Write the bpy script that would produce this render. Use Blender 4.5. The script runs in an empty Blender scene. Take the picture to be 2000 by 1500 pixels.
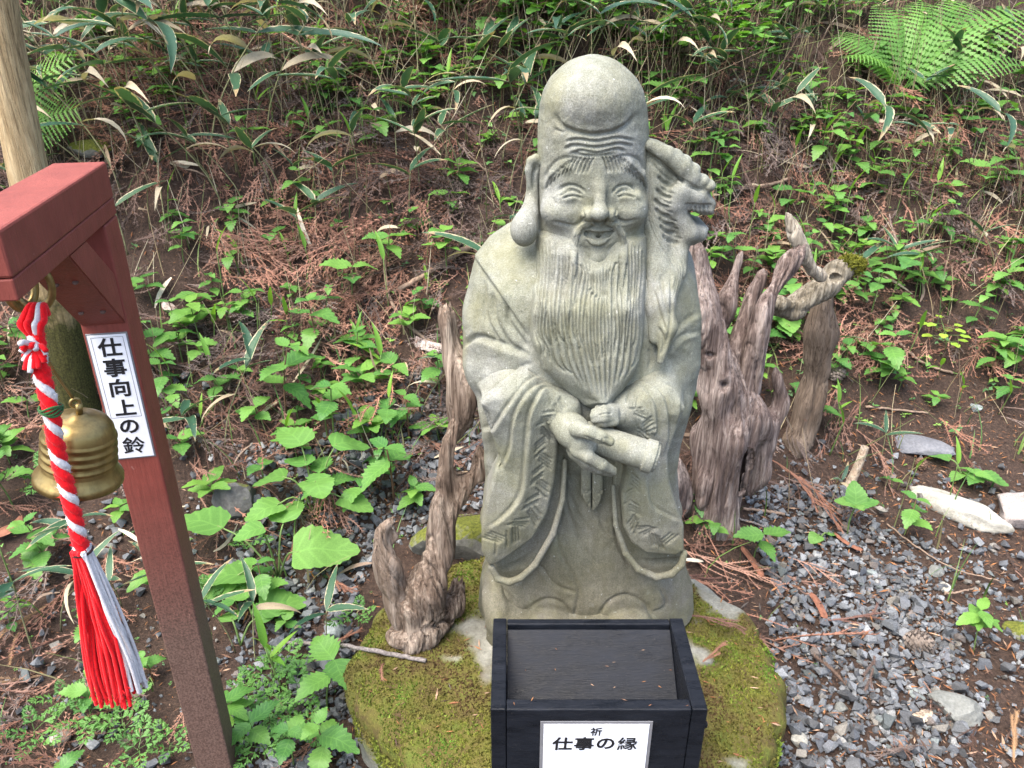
import bpy, bmesh, math, random
import numpy as np
from mathutils import Vector, Matrix, Euler

random.seed(7)
rng = np.random.default_rng(11)
R = math.radians
scene = bpy.context.scene
COL = scene.collection

# ------------------------------------------------------------------ camera, sky, sun, exposure
CAM_H = 1.62
PITCH = R(26.0)
FPX = 1511.0                      # focal length in photograph pixels (2000 wide)
cam_data = bpy.data.cameras.new('camera')
cam_data.sensor_width = 36.0
cam_data.lens = 36.0 * FPX / 2000.0
cam_data.clip_start = 0.02
cam_data.clip_end = 400.0
cam = bpy.data.objects.new('camera', cam_data)
cam.location = (0, 0, CAM_H)
cam.rotation_euler = (math.pi / 2 - PITCH, 0, 0)
COL.objects.link(cam)
scene.camera = cam
cam_data.dof.use_dof = True
cam_data.dof.focus_distance = 1.55
cam_data.dof.aperture_fstop = 16.0

SUN_EL, SUN_AZ = 66.0, 230.0       # degrees; azimuth clockwise from +Y
world = bpy.data.worlds.new('World')
scene.world = world
world.use_nodes = True
wn = world.node_tree
sky = wn.nodes.new('ShaderNodeTexSky')
sky.sky_type = 'NISHITA'
sky.sun_disc = False
sky.sun_elevation = R(SUN_EL)
sky.sun_rotation = R(SUN_AZ)
sky.air_density = 1.0
sky.dust_density = 4.0
sky.ozone_density = 0.6
bg = wn.nodes['Background']
bg.inputs['Strength'].default_value = 0.12
wn.links.new(sky.outputs['Color'], bg.inputs['Color'])

sun_data = bpy.data.lights.new('sun', 'SUN')
sun_data.energy = 1.5
sun_data.angle = R(50)
sun_data.color = (1.0, 0.95, 0.86)
sun = bpy.data.objects.new('sun', sun_data)
_d = Vector((math.sin(R(SUN_AZ)) * math.cos(R(SUN_EL)), math.cos(R(SUN_AZ)) * math.cos(R(SUN_EL)), math.sin(R(SUN_EL))))
sun.rotation_euler = _d.to_track_quat('Z', 'Y').to_euler()
COL.objects.link(sun)

vs = scene.view_settings
vs.view_transform = 'Standard'
vs.look = 'None'
vs.gamma = 1.0
vs.use_curve_mapping = False
vs.exposure = 2.22

# ------------------------------------------------------------------ photograph pixel <-> world
SP, CP = math.sin(PITCH), math.cos(PITCH)
def ray(px, py):
    a, b = (px - 1000.0) / FPX, (750.0 - py) / FPX
    return np.array([a, CP + b * SP, -SP + b * CP])
def at_y(px, py, Y):
    d = ray(px, py); t = Y / d[1]
    return np.array([d[0] * t, Y, CAM_H + d[2] * t])
def at_z(px, py, z):
    d = ray(px, py); t = (z - CAM_H) / d[2]
    return np.array([d[0] * t, d[1] * t, z])
def depth_of(p):
    return p[1] * CP + (CAM_H - p[2]) * SP
def mpp(p):                       # metres per photograph pixel at a point
    return depth_of(p) / FPX
def to_px(V):
    V = np.asarray(V, float)
    dz = V[..., 2] - CAM_H
    zc = V[..., 1] * CP - dz * SP
    yc = V[..., 1] * SP + dz * CP
    return 1000 + V[..., 0] / zc * FPX, 750 - yc / zc * FPX

def vnoise(x, y, seed=0):         # smooth value noise, numpy
    x = np.asarray(x, float); y = np.asarray(y, float)
    xi = np.floor(x).astype(np.int64); yi = np.floor(y).astype(np.int64)
    xf = x - xi; yf = y - yi
    u = xf * xf * (3 - 2 * xf); v = yf * yf * (3 - 2 * yf)
    def h(a, b):
        n = (a * 374761393 + b * 668265263 + seed * 144665) & 0x7fffffff
        n = ((n ^ (n >> 13)) * 1274126177) & 0x7fffffff
        return ((n ^ (n >> 16)) & 0xffff) / 65535.0
    return (h(xi, yi) * (1 - u) + h(xi + 1, yi) * u) * (1 - v) + (h(xi, yi + 1) * (1 - u) + h(xi + 1, yi + 1) * u) * v

def foot(x):                      # where the bank starts to climb
    return 1.98 + 0.55 / (1 + np.exp(-(x - 1.0) * 4.0))
def H(x, y):                      # height of the ground
    x = np.asarray(x, float); y = np.asarray(y, float)
    t = y - foot(x)
    k = 0.22
    up = k * np.log1p(np.exp(np.clip(t / k, -40, 40)))
    s = 0.86 - 0.04 * np.tanh(x)
    z = s * up
    z = np.where(up > 5, s * 5 + (up - 5) * 0.45, z)
    m = np.clip(up / 0.5, 0, 1)
    z = z + (vnoise(x * 2.1 + 3, y * 2.1, 1) - .5) * 0.16 * m + (vnoise(x * 6 + 9, y * 6, 2) - .5) * (0.02 + 0.06 * m) + (vnoise(x * 17, y * 17, 3) - .5) * 0.012
    return z
def on_ground(px, py, lift=0.0):
    d = ray(px, py); t = 0.6
    p = None
    for i in range(900):
        p = np.array([0, 0, CAM_H]) + d * t
        if p[2] <= H(p[0], p[1]) + lift: break
        t += 0.01
    lo, hi = t - 0.01, t
    for i in range(12):
        m = (lo + hi) / 2; p = np.array([0, 0, CAM_H]) + d * m
        if p[2] <= H(p[0], p[1]) + lift: hi = m
        else: lo = m
    return np.array([p[0], p[1], float(H(p[0], p[1]))])

# ------------------------------------------------------------------ mesh helpers
def mk_mesh(name, V, F, mats=(), smooth=True, color=None, uv=None, fmat=None):
    V = np.ascontiguousarray(V, np.float32)
    Fs = F if isinstance(F, list) else [F]
    Fs = [np.asarray(f, np.int32) for f in Fs if len(f)]
    me = bpy.data.meshes.new(name)
    me.vertices.add(len(V)); me.vertices.foreach_set('co', V.ravel())
    loops = np.concatenate([f.ravel() for f in Fs])
    tot = np.concatenate([np.full(len(f), f.shape[1], np.int32) for f in Fs])
    start = np.concatenate([[0], np.cumsum(tot)[:-1]]).astype(np.int32)
    me.loops.add(len(loops)); me.loops.foreach_set('vertex_index', loops)
    me.polygons.add(len(tot)); me.polygons.foreach_set('loop_start', start); me.polygons.foreach_set('loop_total', tot)
    me.polygons.foreach_set('use_smooth', np.full(len(tot), bool(smooth)))
    for m in (mats if isinstance(mats, (list, tuple)) else [mats]):
        me.materials.append(m)
    if fmat is not None: me.polygons.foreach_set('material_index', np.asarray(fmat, np.int32))
    me.update(calc_edges=True)
    if color is not None:
        c = np.asarray(color, np.float32)
        if c.shape[1] == 3: c = np.concatenate([c, np.ones((len(c), 1), np.float32)], 1)
        at = me.color_attributes.new('Col', 'FLOAT_COLOR', 'POINT')
        at.data.foreach_set('color', c.ravel())
    if uv is not None:
        l = me.uv_layers.new(name='UVMap')
        l.data.foreach_set('uv', np.asarray(uv, np.float32)[loops].ravel())
    me.validate()
    return me
def ob(name, me, parent=None, loc=(0, 0, 0), rot=(0, 0, 0), scale=1.0):
    o = bpy.data.objects.new(name, me)
    COL.objects.link(o)
    o.location = loc; o.rotation_euler = rot
    o.scale = (scale,) * 3 if not hasattr(scale, '__len__') else scale
    if parent is not None: o.parent = parent
    return o
def tag(o, label, cat=None, group=None, kind=None):
    if label: o['label'] = label
    if cat:
        o['category'] = cat
        if not kind: kind = 'thing'
    if group: o['group'] = group
    if kind: o['kind'] = kind
    return o
def thing(name, label, cat, loc=(0, 0, 0), rot=(0, 0, 0), group=None):
    o = ob(name, None, None, loc, rot)
    o.empty_display_size = 0.05
    return tag(o, label, cat, group, 'thing')
def instanced(V, F, Rm, T):       # many copies of one small mesh as arrays
    n = len(V); m = len(T)
    VV = np.einsum('mij,nj->mni', Rm, V) + T[:, None, :]
    FF = (F[None] + (np.arange(m) * n)[:, None, None])
    return VV.reshape(-1, 3), FF.reshape(-1, F.shape[1])
def rot_zyx(yaw, pitch, roll, s):
    cy, sy = np.cos(yaw), np.sin(yaw); cp, sp = np.cos(pitch), np.sin(pitch); cr, sr = np.cos(roll), np.sin(roll)
    M = np.empty((len(yaw), 3, 3))
    M[:, 0, 0] = cy * cp; M[:, 0, 1] = cy * sp * sr - sy * cr; M[:, 0, 2] = cy * sp * cr + sy * sr
    M[:, 1, 0] = sy * cp; M[:, 1, 1] = sy * sp * sr + cy * cr; M[:, 1, 2] = sy * sp * cr - cy * sr
    M[:, 2, 0] = -sp; M[:, 2, 1] = cp * sr; M[:, 2, 2] = cp * cr
    return M * np.asarray(s)[:, None, None]
def join(parts):                  # [(V,F)] -> V,F (same face size)
    vs_, fs_, o = [], [], 0
    for v, f in parts:
        vs_.append(v); fs_.append(np.asarray(f) + o); o += len(v)
    return np.concatenate(vs_), np.concatenate(fs_)
def catmull(P, n):
    P = np.asarray(P, float)
    if len(P) < 3:
        t = np.linspace(0, 1, n)[:, None]; return P[0] * (1 - t) + P[-1] * t
    Q = np.vstack([2 * P[0] - P[1], P, 2 * P[-1] - P[-2]])
    t = np.linspace(0, len(P) - 1 - 1e-9, n); i = t.astype(int); u = (t - i)[:, None]
    a, b, c, d = Q[i], Q[i + 1], Q[i + 2], Q[i + 3]
    return .5 * (2 * b + (c - a) * u + (2 * a - 5 * b + 4 * c - d) * u ** 2 + (3 * b - a - 3 * c + d) * u ** 3)
def tube(P, r, seg=8, cap=True, prof=None):  # quads + degenerate-free caps as quads fan
    P = np.asarray(P, float); n = len(P)
    r = np.broadcast_to(np.asarray(r, float), (n,))
    T = np.gradient(P, axis=0); T /= np.linalg.norm(T, axis=1)[:, None] + 1e-12
    up = np.array([0, 0, 1.0]) if abs(T[0][2]) < .9 else np.array([1.0, 0, 0])
    N = np.empty_like(P)
    v = np.cross(T[0], up); v /= np.linalg.norm(v); N[0] = v
    for i in range(1, n):
        v = N[i - 1] - T[i] * np.dot(N[i - 1], T[i]); N[i] = v / (np.linalg.norm(v) + 1e-12)
    B = np.cross(T, N)
    a = np.arange(seg) * 2 * math.pi / seg
    rr = r[:, None] if prof is None else r[:, None] * prof
    V = P[:, None] + rr[..., None] * (np.cos(a)[None, :, None] * N[:, None] + np.sin(a)[None, :, None] * B[:, None])
    V = V.reshape(-1, 3)
    i = np.arange(n - 1)[:, None] * seg; j = np.arange(seg)[None]; k = (j + 1) % seg
    F = np.stack([i + j, i + k, i + k + seg, i + j + seg], -1).reshape(-1, 4)
    if cap:
        c0, c1 = len(V), len(V) + 1
        V = np.vstack([V, P[0], P[-1]])
        jj = np.arange(0, seg, 2)
        F = np.vstack([F, np.stack([np.full(len(jj), c0), (jj + 2) % seg, (jj + 1) % seg, jj], -1) if seg % 2 == 0 else np.zeros((0, 4), int),
                       np.stack([np.full(len(jj), c1), jj + (n - 1) * seg, (jj + 1) % seg + (n - 1) * seg, (jj + 2) % seg + (n - 1) * seg], -1) if seg % 2 == 0 else np.zeros((0, 4), int)])
    return V, F
def bevel_box(name, size, mat, parent=None, loc=(0, 0, 0), rot=(0, 0, 0), bev=0.002, seg=2, grid=0):
    bm = bmesh.new(); bmesh.ops.create_cube(bm, size=1.0)
    bmesh.ops.scale(bm, vec=size, verts=bm.verts)
    bmesh.ops.bevel(bm, geom=bm.edges[:], offset=bev, segments=seg, affect='EDGES', profile=0.5)
    me = bpy.data.meshes.new(name); bm.to_mesh(me); bm.free()
    me.materials.append(mat)
    return ob(name, me, parent, loc, rot)
def bm_mesh(name, bm, mat, smooth=False):
    me = bpy.data.meshes.new(name); bm.to_mesh(me); bm.free()
    me.materials.append(mat)
    if smooth: me.polygons.foreach_set('use_smooth', np.ones(len(me.polygons), bool))
    return me

# ------------------------------------------------------------------ materials
class Mat:
    def __init__(s, name, rough=.8, spec=.3):
        s.m = bpy.data.materials.new(name); s.m.use_nodes = True
        s.t = s.m.node_tree; s.b = s.t.nodes['Principled BSDF']
        s.b.inputs['Roughness'].default_value = rough
        s.b.inputs['Specular IOR Level'].default_value = spec
    def n(s, typ, **kw):
        x = s.t.nodes.new(typ)
        for k, v in kw.items(): setattr(x, k, v)
        return x
    def link(s, a, b): s.t.links.new(a, b)
    def coord(s, kind='Object', scale=(1, 1, 1)):
        c = s.n('ShaderNodeTexCoord'); m = s.n('ShaderNodeMapping'); m.inputs['Scale'].default_value = scale
        s.link(c.outputs[kind], m.inputs['Vector']); return m.outputs['Vector']
    def noise(s, vec, scale, detail=5, rough=.6, dist=0):
        x = s.n('ShaderNodeTexNoise'); x.inputs['Scale'].default_value = scale; x.inputs['Detail'].default_value = detail
        x.inputs['Roughness'].default_value = rough; x.inputs['Distortion'].default_value = dist
        if vec is not None: s.link(vec, x.inputs['Vector'])
        return x.outputs['Fac']
    def ramp(s, fac, stops):
        x = s.n('ShaderNodeValToRGB'); e = x.color_ramp.elements
        while len(e) < len(stops): e.new(.5)
        for q, (p, c) in zip(e, stops):
            q.position = p; q.color = (*c, 1) if len(c) == 3 else c
        s.link(fac, x.inputs['Fac']); return x.outputs['Color']
    def mix(s, fac, a, b, mode='MIX'):
        x = s.n('ShaderNodeMix', data_type='RGBA', blend_type=mode)
        for sock, v in ((x.inputs['Factor'], fac), (x.inputs['A'], a), (x.inputs['B'], b)):
            if isinstance(v, (int, float)): sock.default_value = v
            elif isinstance(v, tuple): sock.default_value = (*v, 1) if len(v) == 3 else v
            else: s.link(v, sock)
        return [o for o in x.outputs if o.type == 'RGBA'][0]
    def math(s, op, a, b=0.0, clamp=False):
        x = s.n('ShaderNodeMath', operation=op); x.use_clamp = clamp
        for i, v in enumerate((a, b)):
            if isinstance(v, (int, float)): x.inputs[i].default_value = v
            else: s.link(v, x.inputs[i])
        return x.outputs[0]
    def bump(s, h, strength=.4, dist=.003, prev=None):
        x = s.n('ShaderNodeBump'); x.inputs['Strength'].default_value = strength; x.inputs['Distance'].default_value = dist
        s.link(h, x.inputs['Height'])
        if prev is not None: s.link(prev, x.inputs['Normal'])
        return x.outputs['Normal']
    def done(s, color=None, normal=None, rough=None):
        if color is not None:
            if isinstance(color, tuple): s.b.inputs['Base Color'].default_value = (*color, 1)
            else: s.link(color, s.b.inputs['Base Color'])
        if normal is not None: s.link(normal, s.b.inputs['Normal'])
        if rough is not None: s.link(rough, s.b.inputs['Roughness'])
        return s.m
def attr_color(M):
    x = M.n('ShaderNodeVertexColor'); x.layer_name = 'Col'; return x.outputs['Color']
def simple_mat(name, col, rough=.7, spec=.3, nscale=60, amt=.35, bump=.0, metallic=0):
    M = Mat(name, rough, spec); v = M.coord()
    f = M.noise(v, nscale, 6)
    c = M.ramp(f, [(.25, tuple(x * (1 - amt) for x in col)), (.75, tuple(min(1, x * (1 + amt)) for x in col))])
    M.b.inputs['Metallic'].default_value = metallic
    return M.done(c, M.bump(f, bump, .002) if bump else None)
# ------------------------------------------------------------------ carved shapes: signed-distance solids turned into meshes
Y0 = 1.55                          # depth of the statue's axis
def W(px, py, d=0.0): return at_y(px, py, Y0 + d)
class Solid:
    def __init__(s, lo, hi, h):
        s.h = h; s.lo = np.asarray(lo, float) - 2 * h
        s.n = np.ceil((np.asarray(hi, float) + 2 * h - s.lo) / h).astype(int) + 1
        s.ax = [(s.lo[i] + h * np.arange(s.n[i])).astype(np.float32) for i in range(3)]
        s.v = np.full(tuple(s.n), 1.0, np.float32)
    def box(s, lo, hi):
        sl = []
        for i in range(3):
            a = int(np.clip(math.floor((lo[i] - s.lo[i]) / s.h), 0, s.n[i])); b = int(np.clip(math.ceil((hi[i] - s.lo[i]) / s.h) + 1, 0, s.n[i]))
            sl.append(slice(a, b))
        return tuple(sl)
    def grid(s, sl):
        return s.ax[0][sl[0]][:, None, None], s.ax[1][sl[1]][None, :, None], s.ax[2][sl[2]][None, None, :]
    def _mix(s, sl, f, k, op):
        a = s.v[sl]
        if op == 'sub':
            f = -f
            if k > 0: hh = np.clip(.5 - .5 * (a - f) / k, 0, 1); s.v[sl] = a * (1 - hh) + f * hh + k * hh * (1 - hh)
            else: s.v[sl] = np.maximum(a, f)
        else:
            if k > 0: hh = np.clip(.5 + .5 * (f - a) / k, 0, 1); s.v[sl] = f * (1 - hh) + a * hh - k * hh * (1 - hh)
            else: s.v[sl] = np.minimum(a, f)
    def ell(s, c, r, k=.01, op='add', rot=None):
        r = np.asarray(r, float); m = max(r) + 2 * k + .012
        sl = s.box(c - m, c + m); X, Y, Z = s.grid(sl)
        x, y, z = X - c[0], Y - c[1], Z - c[2]
        if rot:
            ca, sa = math.cos(rot), math.sin(rot); x, z = x * ca + z * sa, -x * sa + z * ca
        q = np.sqrt((x / r[0]) ** 2 + (y / r[1]) ** 2 + (z / r[2]) ** 2)
        g = np.sqrt((x / r[0] ** 2) ** 2 + (y / r[1] ** 2) ** 2 + (z / r[2] ** 2) ** 2) + 1e-6
        s._mix(sl, (q * (q - 1) / g).astype(np.float32), k, op); return s
    def chain(s, P, r, k=.006, op='add', flat=None):
        r = np.broadcast_to(np.asarray(r, float), (len(P),))
        for a, b, ra, rb in zip(P[:-1], P[1:], r[:-1], r[1:]):
            a = np.asarray(a); b = np.asarray(b)
            m = max(ra, rb) + 2 * k + .01
            sl = s.box(np.minimum(a, b) - m, np.maximum(a, b) + m); X, Y, Z = s.grid(sl)
            ba = b - a
            t = np.clip(((X - a[0]) * ba[0] + (Y - a[1]) * ba[1] + (Z - a[2]) * ba[2]) / (ba @ ba), 0, 1)
            dy = (Y - a[1] - t * ba[1]) * (flat or 1.0)
            f = np.sqrt((X - a[0] - t * ba[0]) ** 2 + dy ** 2 + (Z - a[2] - t * ba[2]) ** 2) - (ra + (rb - ra) * t)
            s._mix(sl, f.astype(np.float32), k, op)
        return s
    def loft(s, rows, k=.01, op='add', p=2.0):
        """rows of z, x centre, y centre, half width, half depth, exponent-like ellipse"""
        A = np.array(sorted(rows), float)
        Z = s.ax[2].astype(float)
        cx, cy, a, b = [np.interp(Z, A[:, 0], A[:, i]).astype(np.float32) for i in (1, 2, 3, 4)]
        # smooth the tables a little
        X, Y, _ = s.ax[0][:, None, None], s.ax[1][None, :, None], 0
        q = (np.abs((X - cx) / a) ** p + np.abs((Y - cy) / b) ** p) ** (1 / p)
        f = (q - 1) * np.minimum(a, b)
        z = Z[None, None, :].astype(np.float32)
        f = np.maximum(f, np.maximum(A[0, 0] - z, z - A[-1, 0]))
        s._mix((slice(None),) * 3, f.astype(np.float32), k, op); return s
    def poly(s, pts, d0, d1, rnd=.01, k=.004, op='add', dref=None, bulge=0.0):
        """outline in photograph pixels placed at depth d0, extruded straight back to d1, rounded"""
        dref = d0 if dref is None else dref
        Q = np.array([W(x, y, dref)[[0, 2]] for x, y in pts])
        lo = np.array([Q[:, 0].min(), Y0 + d0, Q[:, 1].min()]) - .03; hi = np.array([Q[:, 0].max(), Y0 + d1, Q[:, 1].max()]) + .03
        sl = s.box(lo, hi); X, Y, Z = s.grid(sl)
        x = X[:, 0, :]; z = Z[:, 0, :]
        x, z = np.broadcast_arrays(x, z)
        d2 = np.full(x.shape, 9.0); sg = np.ones(x.shape)
        for i in range(len(Q)):
            a = Q[i]; b = Q[i - 1]; e = b - a; wx = x - a[0]; wz = z - a[1]
            t = np.clip((wx * e[0] + wz * e[1]) / (e @ e + 1e-12), 0, 1)
            d2 = np.minimum(d2, (wx - t * e[0]) ** 2 + (wz - t * e[1]) ** 2)
            c1 = z >= a[1]; c2 = z < b[1]; c3 = e[0] * wz > e[1] * wx
            al = c1 & c2 & c3; an = ~c1 & ~c2 & ~c3
            sg = np.where(al | an, -sg, sg)
        sd = (sg * np.sqrt(d2) + rnd).astype(np.float32)[:, None, :]
        mid = Y0 + (d0 + d1) / 2; hf = abs(d1 - d0) / 2
        off = bulge * np.clip(-sd, 0, .05) / .05 if bulge else 0.0
        dy = np.abs(Y - mid + off / 2) - hf - off / 2 + rnd
        sd, dy = np.broadcast_arrays(sd, dy)
        f = np.minimum(np.maximum(sd, dy), 0) + np.sqrt(np.maximum(sd, 0) ** 2 + np.maximum(dy, 0) ** 2) - rnd
        s._mix(sl, f.astype(np.float32), k, op); return s
    def mesh(s):
        V = s.v; ins = V < 0; n = V.shape
        cs = tuple(x - 1 for x in n)
        cnt = np.zeros(cs, np.int8)
        for i in (0, 1):
            for j in (0, 1):
                for l in (0, 1):
                    cnt += ins[i:i + cs[0], j:j + cs[1], l:l + cs[2]]
        act = (cnt > 0) & (cnt < 8)
        I = np.argwhere(act)
        idx = np.full(cs, -1, np.int32); idx[act] = np.arange(len(I))
        acc = np.zeros((len(I), 3)); w = np.zeros(len(I))
        cor = [(i, j, l) for i in (0, 1) for j in (0, 1) for l in (0, 1)]
        val = {c: V[I[:, 0] + c[0], I[:, 1] + c[1], I[:, 2] + c[2]] for c in cor}
        for a in cor:
            for ax in range(3):
                if a[ax]: continue
                b = list(a); b[ax] = 1; b = tuple(b)
                va, vb = val[a], val[b]; m = (va < 0) != (vb < 0)
                t = np.where(m, va / np.where(m, va - vb, 1), 0)
                p = np.array(a, float)[None] + np.zeros((len(I), 1)); p[:, ax] += t
                acc[m] += p[m]; w += m
        P = (I + acc / w[:, None]) * s.h + s.lo
        F = []
        for ax in range(3):
            u, v = (ax + 1) % 3, (ax + 2) % 3
            sa = [slice(None)] * 3; sb = [slice(None)] * 3; sa[ax] = slice(0, -1); sb[ax] = slice(1, None)
            A, B = ins[tuple(sa)], ins[tuple(sb)]
            E = np.argwhere(A != B)
            E = E[(E[:, u] > 0) & (E[:, v] > 0) & (E[:, u] < n[u] - 1) & (E[:, v] < n[v] - 1)]
            fl = A[E[:, 0], E[:, 1], E[:, 2]]
            q = []
            for du, dv in ((-1, -1), (0, -1), (0, 0), (-1, 0)):
                e = E.copy(); e[:, u] += du; e[:, v] += dv
                q.append(idx[e[:, 0], e[:, 1], e[:, 2]])
            q = np.stack(q, 1)
            q[~fl] = q[~fl][:, ::-1]
            F.append(q)
        F = np.concatenate(F)
        return P, F[(F >= 0).all(1)]
def relax(P, F, it=2, lam=.5):
    for _ in range(it):
        S = np.zeros_like(P); c = np.zeros(len(P))
        for i in range(4):
            a, b = F[:, i], F[:, (i + 1) % 4]
            for x in range(3): S[:, x] += np.bincount(a, P[b, x], len(P)) + np.bincount(b, P[a, x], len(P))
            c += np.bincount(a, minlength=len(P)) + np.bincount(b, minlength=len(P))
        P = P + lam * (S / np.maximum(c, 1)[:, None] - P)
    return P
def normals(P, F):
    n = np.cross(P[F[:, 2]] - P[F[:, 0]], P[F[:, 3]] - P[F[:, 1]])
    N = np.zeros_like(P)
    for i in range(4):
        for x in range(3): N[:, x] += np.bincount(F[:, i], n[:, x], len(P))
    return N / (np.linalg.norm(N, axis=1)[:, None] + 1e-12)
class Carver:
    """chisel lines traced in photograph pixels, cut into the faces of a solid that look to the front"""
    def __init__(s, P, F):
        s.P, s.F = P, F; s.N = normals(P, F)
        s.u, s.v = to_px(P); s.D = np.zeros(len(P)); s.G = np.zeros(len(P))
        view = np.array([0, 0, CAM_H]) - P; view /= np.linalg.norm(view, axis=1)[:, None]
        s.front = np.clip((np.sum(view * s.N, 1) + .02) / .16, 0, 1)
    def dist(s, pts, m):
        pts = np.asarray(pts, float)
        sel = np.nonzero((s.u > pts[:, 0].min() - m) & (s.u < pts[:, 0].max() + m) & (s.v > pts[:, 1].min() - m) & (s.v < pts[:, 1].max() + m) & (s.front > 0))[0]
        u, v = s.u[sel], s.v[sel]
        best = np.full(len(sel), 1e9); tt = np.zeros(len(sel)); sd = np.zeros(len(sel))
        for i in range(len(pts) - 1):
            a, b = pts[i], pts[i + 1]; e = b - a; L = e @ e + 1e-9
            t = np.clip(((u - a[0]) * e[0] + (v - a[1]) * e[1]) / L, 0, 1)
            dx, dy = u - a[0] - t * e[0], v - a[1] - t * e[1]
            d = dx * dx + dy * dy; k = d < best
            best[k] = d[k]; tt[k] = (i + t[k]) / (len(pts) - 1); sd[k] = np.sign(e[0] * dy[k] - e[1] * dx[k])
        return sel, np.sqrt(best), tt, sd
    def groove(s, pts, w=3.0, h=.003, taper=True, smooth=10):
        if smooth and len(pts) > 2: pts = catmull(pts, max(smooth, 4 * len(pts)))
        sel, d, t, sd = s.dist(pts, 4 * w)
        k = np.exp(-(d / w) ** 2)
        if taper: k *= np.clip(np.minimum(t, 1 - t) * 8 + .25, 0, 1)
        if h > 0: s.G[sel] = np.minimum(s.G[sel], -h * k)
        else: s.D[sel] = s.D[sel] - h * k
        return s
    def step(s, pts, side=1, h=.006, w=2.0, fall=30.0):
        """a ledge: the surface stands proud on one side of the line and dies away"""
        if len(pts) > 2: pts = catmull(pts, 4 * len(pts))
        sel, d, t, sd = s.dist(pts, 3 * fall)
        x = d * sd * side
        k = .5 * (1 + np.tanh(x / w)) * np.exp(-np.maximum(x, 0) / fall) * np.clip(np.minimum(t, 1 - t) * 6, 0, 1)
        cut = np.exp(-((x + 1.5 * w) / (1.6 * w)) ** 2) * np.clip(np.minimum(t, 1 - t) * 6, 0, 1)
        s.D[sel] += h * k - .35 * h * cut
        return s
    def out(s):
        return s.P + s.N * ((s.D + s.G) * s.front)[:, None], s.F
# ------------------------------------------------------------------ statue of an old man carved from grey-green stone
def stone_mat():
    M = Mat('carved_stone', .88, .25)
    v = M.coord()
    fine = M.noise(v, 420, 3, .7); mid = M.noise(v, 60, 5, .65); big = M.noise(v, 5.5, 4, .6)
    base = M.ramp(fine, [(.30, (.135, .138, .118)), (.52, (.212, .216, .190)), (.74, (.31, .314, .285))])
    tint = M.ramp(big, [(.35, (.84, .86, .76)), (.5, (.98, 1, .95)), (.66, (1.08, 1.09, 1.14))])
    c = M.mix(1.0, base, tint, 'MULTIPLY')
    dirt = M.ramp(M.noise(v, 14, 6, .7), [(.40, (1.05, 1.05, 1.05)), (.62, (.78, .76, .66))])
    c = M.mix(.7, c, dirt, 'MULTIPLY')
    # splash-back grime on the lowest third
    sep = M.n('ShaderNodeSeparateXYZ'); M.link(M.coord(), sep.inputs[0])
    g = M.math('ADD', sep.outputs[2], M.math('MULTIPLY', M.noise(v, 7, 5), .35))
    low = M.ramp(g, [(.26, (.74, .67, .60)), (.50, (.86, .80, .74)), (.80, (1, 1, 1))])
    c = M.mix(1.0, c, low, 'MULTIPLY')
    spk = M.ramp(M.noise(v, 95, 2, .5), [(.73, (0, 0, 0)), (.76, (1, 1, 1))])
    c = M.mix(M.math('MULTIPLY', spk, .45), c, (.62, .63, .60))
    M.noise  # keep
    streak = M.ramp(M.noise(M.coord('Object', (26, 26, 2.2)), 2.0, 6, .7), [(.40, (.80, .80, .76)), (.58, (1.06, 1.06, 1.06))])
    c = M.mix(.6, c, streak, 'MULTIPLY')
    lich = M.ramp(M.noise(v, 26, 5, .7), [(.60, (0, 0, 0)), (.68, (1, 1, 1))])
    c = M.mix(M.math('MULTIPLY', lich, .16), c, (.42, .43, .40))
    alg = M.ramp(M.noise(v, 6.5, 5, .65), [(.52, (0, 0, 0)), (.66, (1, 1, 1))])
    c = M.mix(M.math('MULTIPLY', alg, .38), c, (.205, .198, .105))
    mp = M.n('ShaderNodeMapping'); mp.inputs['Rotation'].default_value = (R(20), R(35), 0); mp.inputs['Scale'].default_value = (210, 120, 48); M.link(M.n('ShaderNodeTexCoord').outputs['Object'], mp.inputs['Vector'])
    tool = M.noise(mp.outputs['Vector'], 1.0, 3, .6)
    nb = M.bump(tool, .45, .003, M.bump(mid, .35, .004))
    nb = M.bump(fine, .6, .0018, nb)
    return M.done(c, nb)
STONE = stone_mat()

ROOT_ST = W(1150, 1290, 0)
ST_LOC = np.array([ROOT_ST[0], Y0, 0.22])
statue = thing('stone_statue', 'grey-green carved stone statue of a smiling bearded old man holding a scroll', 'statue', tuple(ST_LOC))
def part(name, P, F, parent=None, mat=None, smooth=True):
    o = ob(name, mk_mesh(name, P - ST_LOC, F, mat or STONE, smooth), parent or statue)
    return o
def row(y, l, r, d, b, front=False):      # silhouette row in pixels -> loft row; d centre depth, b half depth
    a, c = W(l, y, d), W(r, y, d)
    z = W(l, y, d - b)[2] if front else a[2]
    return (z, (a[0] + c[0]) / 2, Y0 + d, (c[0] - a[0]) / 2, b)
def px_r(n, x, y, d): return n * mpp(W(x, y, d))

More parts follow.
